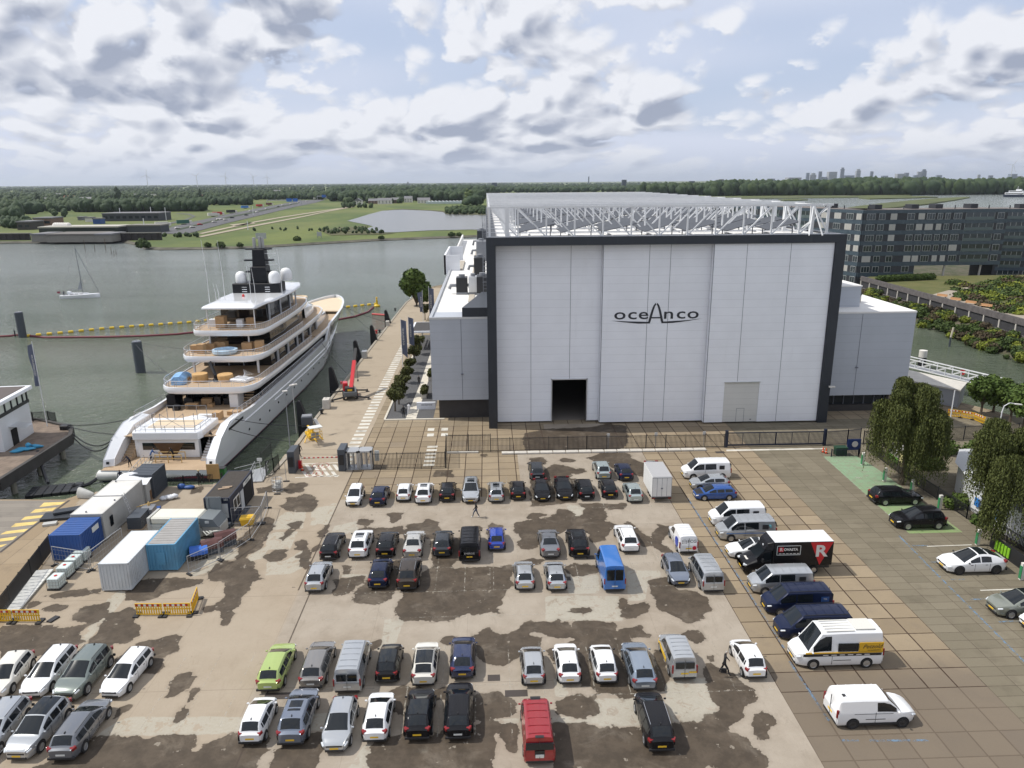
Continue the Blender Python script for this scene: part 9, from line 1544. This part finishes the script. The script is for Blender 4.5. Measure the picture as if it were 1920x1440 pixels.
tag(MB().tube([(61.0,90.6,0),(61.0,90.6,8.2)],[.1,.06],8).build('flagpole',M_pole),'bare white flagpole between the two willows','flagpole')
t=thing('street_lamp','street lamp with a bent arm in front of the trees by the channel','street lamp',(64.4,86,0));MB().tube([(0,0,0),(0,0,6.6),(.15,0,7.4),(.8,0,7.8),(1.4,0,7.7)],[.09,.07,.06,.05,.05],8).build('pole',M_pole,t);MB().cbox((1.9,0,7.6),(1.0,.3,.14),0,0,0,.12).build('lamp_head',wall_w,t,bevel=.04)
for px,py,lb in((1617,872,'charging post at the top corner of the green bays'),(1658,902,'charging post under the left side of the first willow'),(1709,925,'charging post in the shade between the willows'),(1761,955,'charging post behind the black SUV'),(1832,1022,'charging post in front of the white electric car'),(1914,1087,'charging post beside the right picture edge')):
 p=G(px,py);t=thing('charging_post',lb,'charging post',V3(p),0,'white charging posts');MB().box(-.18,-.14,0,.18,.14,1.7).build('housing',wall_w,t,bevel=.03);MB().box(-.19,-.15,.15,-.14,.15,1.4).build('green_stripe',mat('post_green',(.03,.2,.08),.5),t)
t=thing('white_building','low white curved building with a pale roof behind the second willow','building',(0,0,0));wl_=[(57.0,81.5),(54.0,77.5),(52.4,72.5),(52.2,66),(52.6,60),(53.5,52),(66,50),(68,66),(66,82)];MB().prism(wl_,0,3.3).build('wall',M_hull,t);q=MB();cx_,cy_=59.5,66;ro=[(cx_+(x-cx_)*1.04,cy_+(y-cy_)*1.03)for x,y in wl_];q.loft([[(x,y,3.3)for x,y in ro],[(cx_+(x-cx_)*.6,cy_+(y-cy_)*.8,4.3)for x,y in ro],[(cx_+(x-cx_)*.1,cy_+(y-cy_)*.5,4.6)for x,y in ro]]);q.build('roof',mat('membrane_roof',(.44,.45,.46),.6),t,smooth=30);q=MB();q.bar((52.33,69.9,2.3),(52.28,68.1,2.3),.12,.28);q.build('window',M_black,t);q=MB();[q.box(52.08,y,1.0,52.2,y+.7,1.9)for y in(70.6,67.4)];q.build('blue_poster',mat('poster_blue',(.03,.16,.45),.4),t)
t=thing('company_sign','white and green hoarding panels behind the bar fence by the first willow','sign',(51.2,86.0,0));MB().box(0,-1.2,.4,.1,1.6,2.2).build('panel',wall_w,t);MB().box(-.02,-1.2,.4,0,1.6,1.1).build('green_panel',mat('sign_green',(.16,.42,.06),.5),t);MB().box(-.02,.3,1.5,0,.9,2.1).build('blue_panel',mat('poster_blue',(.03,.16,.45),.4),t);MB().box(0,-4.6,.3,.1,-1.5,2.0).build('side_panel',mat('sign_cream',(.55,.50,.25),.5),t);MB().box(-.1,-1.2,2.2,2.4,1.6,2.3).build('roof',wall_w,t)
t=thing('blue_banner','blue banner with a white emblem on the fence beside the green bin','banner',V3(G(1600,846)));MB().box(-.9,0,.2,.9,.08,1.7).build('cloth',mat('banner_blue',(.012,.035,.14),.5),t);o=MB().lathe([(.2,0),(.42,0),(.42,.02),(.2,.02)],(0,0,0),16).build('emblem',wall_w,t);o.rotation_euler=(R(90),0,0);o.location=(.1,-.01,1.0)
t=thing('green_bin','dark green grit bin inside the low bar enclosure','bin',V3(G(1575,852)));MB().box(-.75,-.45,0,.75,.45,.95).build('tub',mat('dark_green_plastic',(.01,.045,.02),.5),t,bevel=.05);MB().box(-.8,-.5,.95,.8,.5,1.1).build('lid',mat('dark_green_plastic',(.01,.045,.02),.5),t,bevel=.04)
for px,py,lb in((1543,848,'left traffic cone at the end of the sliding gate'),(1549,850,'right traffic cone at the end of the sliding gate'),(640,879,'traffic cone at the foot of the right entrance pylon'),(567,882,'traffic cone beside the left entrance pylon')):
 p=G(px,py);t=thing('traffic_cone',lb,'cone',V3(p),0,'orange traffic cones');MB().lathe([(.16,.03),(.05,.72),(.01,.74)],(0,0,0),12).build('cone',mat('cone_orange',(.62,.08,.02),.5),t,smooth=50);MB().box(-.22,-.22,0,.22,.22,.04).build('base',M_trim,t);MB().lathe([(.125,.26),(.095,.42)],(0,0,0),12).build('band',wall_w,t)
t=thing('gas_cage','low dark enclosure with bright green panels by the fence at the right','enclosure',G(1862,1040)+Vector((.6,0,0)));q=MB();[q.box(0,-1.2+k*.42,.2,.08,-.9+k*.42,1.2)for k in range(5)];q.build('green_panel',mat('lime_panel',(.20,.45,.02),.5),t);MB().box(.1,-3.5,0,.2,1.6,1.4).build('screen',M_fence,t);MB().box(.1,-7.5,0,.25,-3.6,2.0).build('gate',M_trim,t)
t=thing('no_parking_sign','small white sign on a thin post inside the long low fence','sign',V3(G(1319,836)));MB().tube([(0,0,0),(0,0,1.7)],.03,6).build('post',M_rail,t);MB().box(-.2,-.03,1.55,.2,.0,2.1).build('plate',wall_w,t);dup(t,tuple(V3(G(1229,838))),0,'small white sign on the long fence right of the open hall door');dup(t,tuple(V3(G(1140,840))),0,'small white sign on the long fence just right of the open hall door')
# ---------------------------------------------------------------- far left shore
spile=mat('sheet_pile',(.035,.03,.03),.8,var=.2);grey_c=mat('lock_concrete',(.20,.19,.17),.85,var=.15)
def fbox(name,lb,cat,x0,x1,yb,yt,m,depth,roofm=None,z=LZ,win=None,roof_h=1):
 a=G(x0,yb,z);b=G(x1,yb,z);y=min(a.y,b.y);h=GY((x0+x1)/2,yt,y).z-z;a=GY(x0,yb,y);b=GY(x1,yb,y);w_=b.x-a.x;t=thing(name,lb,cat,((a.x+b.x)/2,y,z));MB().box(-w_/2,0,0,w_/2,depth,h).build('wall',m,t);MB().box(-w_/2-.4,-.5,h,w_/2+.4,depth+.5,h+roof_h).build('roof',roofm or roof_g,t)
 if win:q=MB();k=max(2,int(w_/6));[q.box(-w_/2+(i+.2)*w_/k,-.12,h*.35,-w_/2+(i+.8)*w_/k,-.02,h*.7)for i in range(k)];q.build('window',glass_d,t)
 return t,h,w_
for x0,x1,yt,lb in((-60,60,439.5,'dark sheet pile river wall at the far left'),(210,306,438,'dark sheet pile wall left of the green point')):
 P0=G(x0,454.8,WL);P1=G(x1,453.6,WL);h=GY(x0,yt,P0.y).z-WL;t=thing('sheet_pile_wall',lb,'wall',(P0.x,P0.y,WL));L=P1.x-P0.x;q=MB();n=int(L/2.2);[q.box(i*2.2,-.5 if i%2 else 0,-1,(i+1)*2.2,1.5,h)for i in range(n)];q.build('sheet',spile,t);MB().box(0,-.7,h,L,1.5,h+.6).build('capping',grey_c,t)
fbox('lock_building','concrete lock building on the far shore with a sloping roof','building',60,88,453.8,441,grey_c,20);fbox('lock_building','wide low concrete lock chamber with a pitched roof on the far shore','building',88,180,453.8,441.5,grey_c,25,mat('slate_roof',(.13,.12,.11),.8));fbox('lock_building','narrow concrete block right of the lock chamber','building',180,210,453.8,441,grey_c,20)
fbox('glass_pavilion','long dark pavilion with a pale flat roof behind the lock','building',74,222,438,427,glass_d,22,mat('pale_roof',(.42,.40,.36),.8),win=True);fbox('arched_hall','dark hall with a curved end beside the motorway slip road','building',193,299,414,401,mat('hall_dark',(.04,.045,.055),.7),30,roof_g,win=True);fbox('sloped_stand','dark sloping structure left of the motorway','building',240,302,436,424,mat('stand_dark',(.055,.06,.07),.8),16,grey_c)
fbox('site_container','blue container by the arched hall','container',175,190,420,411,M_blue,8);fbox('site_container','white container left of the blue one','container',160,172,416,409,wall_w,8);fbox('site_container','small grey container left of the white one','container',146,156,413,408,roof_g,8);fbox('barn','green roofed barn at the far left shore','building',-20,22,424,418,wall_b,20,mat('green_roof',(.16,.20,.12),.8));fbox('farm_building','dark timber building right of the green roofed barn','building',33,58,431,417,mat('timber_dark',(.05,.045,.04),.8),20,roof_g,win=True);fbox('brick_house','brown brick building in front of the far trees','building',64,98,424,410,wall_b,20,roof_g,win=True)
for row,(y0,xs_)in enumerate(((422,range(104,130,4)),(431,range(92,118,4)))):
 for k,x in enumerate(xs_):p=GY(x,y0,G(x,437,LZ).y);tag(MB().lathe([(2.4,0),(2.4,.6),(2.0,1.8),(1.2,2.6),(.01,3.0)],(0,0,0),10).build('roof_dome',wall_w,smooth=50,loc=(p.x,p.y,p.z-1)),'white domed rooflight in the %s row on the far pavilion'%('upper','lower')[row],'rooflight',('upper','lower')[row]+' row of white roof domes')
def mcar(px,py,kind,m,lb):
 p=G(px,py,LZ+.3);t=thing('distant_'+kind,lb,kind,p,R(38 if px<480 else 55),'traffic on the far motorway');q=MB()
 if kind=='truck':q.box(-6,-1.3,1.0,4.5,1.3,4.2);q.build('trailer',m,t);MB().box(4.7,-1.25,.6,7,1.25,3.4).build('cab',wall_w,t)
 else:q.box(-2.3,-.95,.3,2.3,.95,.9);q.loft([[(-1.9,-.85,.9),(1.2,-.85,.9),(1.2,.85,.9),(-1.9,.85,.9)],[(-1.5,-.7,1.5),(.5,-.7,1.5),(.5,.7,1.5),(-1.5,.7,1.5)]]);q.build('body',m,t)
 MB().box(-2,-1.0 if kind!='truck' else-1.32,0,2,1.0 if kind!='truck' else 1.32,.6).build('wheels',M_tyre,t)
PW=wall_w;PD=M_black;PR=M_stripe
for a in((305,425,'truck',PW,'white truck nearest on the slip road end'),(345,421,'truck',mat('truck_green',(.02,.10,.07),.5),'dark green truck on the near carriageway'),(400,406,'truck',PW,'truck with a white body before the red one'),(409,404,'truck',PR,'red truck in the middle distance'),(434,400,'truck',PD,'black truck in the middle distance'),(460,391,'truck',mat('truck_blue',(.03,.16,.5),.5),'tall bright blue truck'),(487,388,'truck',PR,'red truck just past the blue one'),(505,385,'truck',mat('truck_brown',(.12,.03,.03),.5),'dark red truck in front of the gantry'),(592,374,'truck',PW,'white truck under the far gantry'),(607,372,'truck',PD,'last dark truck under the far gantry'),(333,429,'car',PW,'white car lowest on the motorway'),(361,427,'car',PW,'second white car from the bottom of the motorway'),(375,422,'car',PR,'small red car on the lower motorway'),(402,417,'car',PW,'white car below the white van group'),(410,412,'car',PW,'left car of a white group'),(416,412,'car',PW,'right car of a white group'),(423,413,'car',PW,'white car at the edge of the white group'),(435,409,'car',PD,'dark car behind the white group'),(462,404,'car',PD,'dark car near the dike'),(470,396,'car',PW,'white car left of the blue truck'),(482,398,'car',PW,'white car right of the blue truck'),(500,392,'car',PW,'white car between two red trucks'),(522,388,'car',PD,'dark car in front of the gantry'),(530,385,'car',PW,'white car passing the gantry'),(545,383,'car',PW,'pale car beyond the first gantry'),(560,380,'car',PW,'car beyond the signs'),(575,378,'car',PW,'white car between the gantries')):mcar(*a)
def gantry(x0,x1,yb,yt,signs,lb):
 a=G(x0,yb,LZ);y=a.y;h=GY(x0,yt,y).z-LZ;w_=GY(x1,yb,y).x-a.x;t=thing('sign_gantry',lb,'gantry',a);q=MB();q.bar((0,0,0),(0,0,h),1.0);q.bar((w_,0,0),(w_,0,h),1.0);q.bar((0,0,h),(w_,0,h),1.2,1.5);q.build('frame',M_galv,t);k=w_/(x1-x0)
 for s0,s1 in signs:MB().box((s0-x0)*k,-1.2,h-2.6,(s1-x0)*k,-.7,h+2.8).build('blue_sign',mat('motorway_blue',(.015,.12,.45),.5),t)
gantry(501,565,384,375.5,((538,548),(550,559)),'near motorway gantry with two blue signs');gantry(595,636,375,367.8,((604,612),),'further motorway gantry with one blue sign')
t=thing('viaduct','pale concrete viaduct crossing behind the motorway gantry','viaduct',G(620,373,LZ));MB().box(-75,0,6,20,12,8.5).build('deck',M_conc,t);q=MB();[q.box(x,2,0,x+3,10,6)for x in(-70,-40,-10,15)];q.build('pier',M_conc,t)
for i,(px,py,yt,lb)in enumerate(((272,436,409,'grey lamp mast on the lock quay'),(285,413,388,'tall thin mast in front of the dark wood, middle one'),(227,413,390,'tall thin mast in front of the dark wood, left one'),(312,413,389,'tall thin mast in front of the dark wood, right one'),(475,404,386,'lamp mast on the motorway verge'),(465,431,414,'lamp post on the dike'))):p=G(px,py,LZ);tag(MB().tube([(0,0,0),(0,0,GY(px,yt,p.y).z-LZ)],[.45,.3],5).build('light_mast',M_pole,loc=p),lb,'lamp post','tall masts on the far shore')
for px,py,lb in((490,452,'grey arrow-shaped navigation board on the far bank'),(599,447,'pale square navigation board on the far bank')):p=G(px,py,LZ);t=thing('navigation_board',lb,'sign',p);MB().box(-3.4 if px<500 else-1.6,0,1.5,3.4 if px<500 else 1.6,.3,5.2 if px<500 else 4.2).build('board',M_galv,t);q=MB();[q.box(x-.15,.3,0,x+.15,.6,5)for x in(-1.2,1.2)];q.build('post',M_rail,t)
# ---------------------------------------------------------------- the air
hz=bpy.data.materials.new('haze');hz.use_nodes=True;hn=hz.node_tree;hn.nodes.remove(hn.nodes['Principled BSDF']);pv=hn.nodes.new('ShaderNodeVolumePrincipled');pv.inputs['Color'].default_value=(.80,.88,1,1);pv.inputs['Density'].default_value=3.2e-5;pv.inputs['Anisotropy'].default_value=.3;hn.links.new(pv.outputs[0],hn.nodes['Material Output'].inputs['Volume'])
hb=MB().box(-29000,-190,-7,29000,44000,330).build('haze',hz);hb['kind']='stuff'
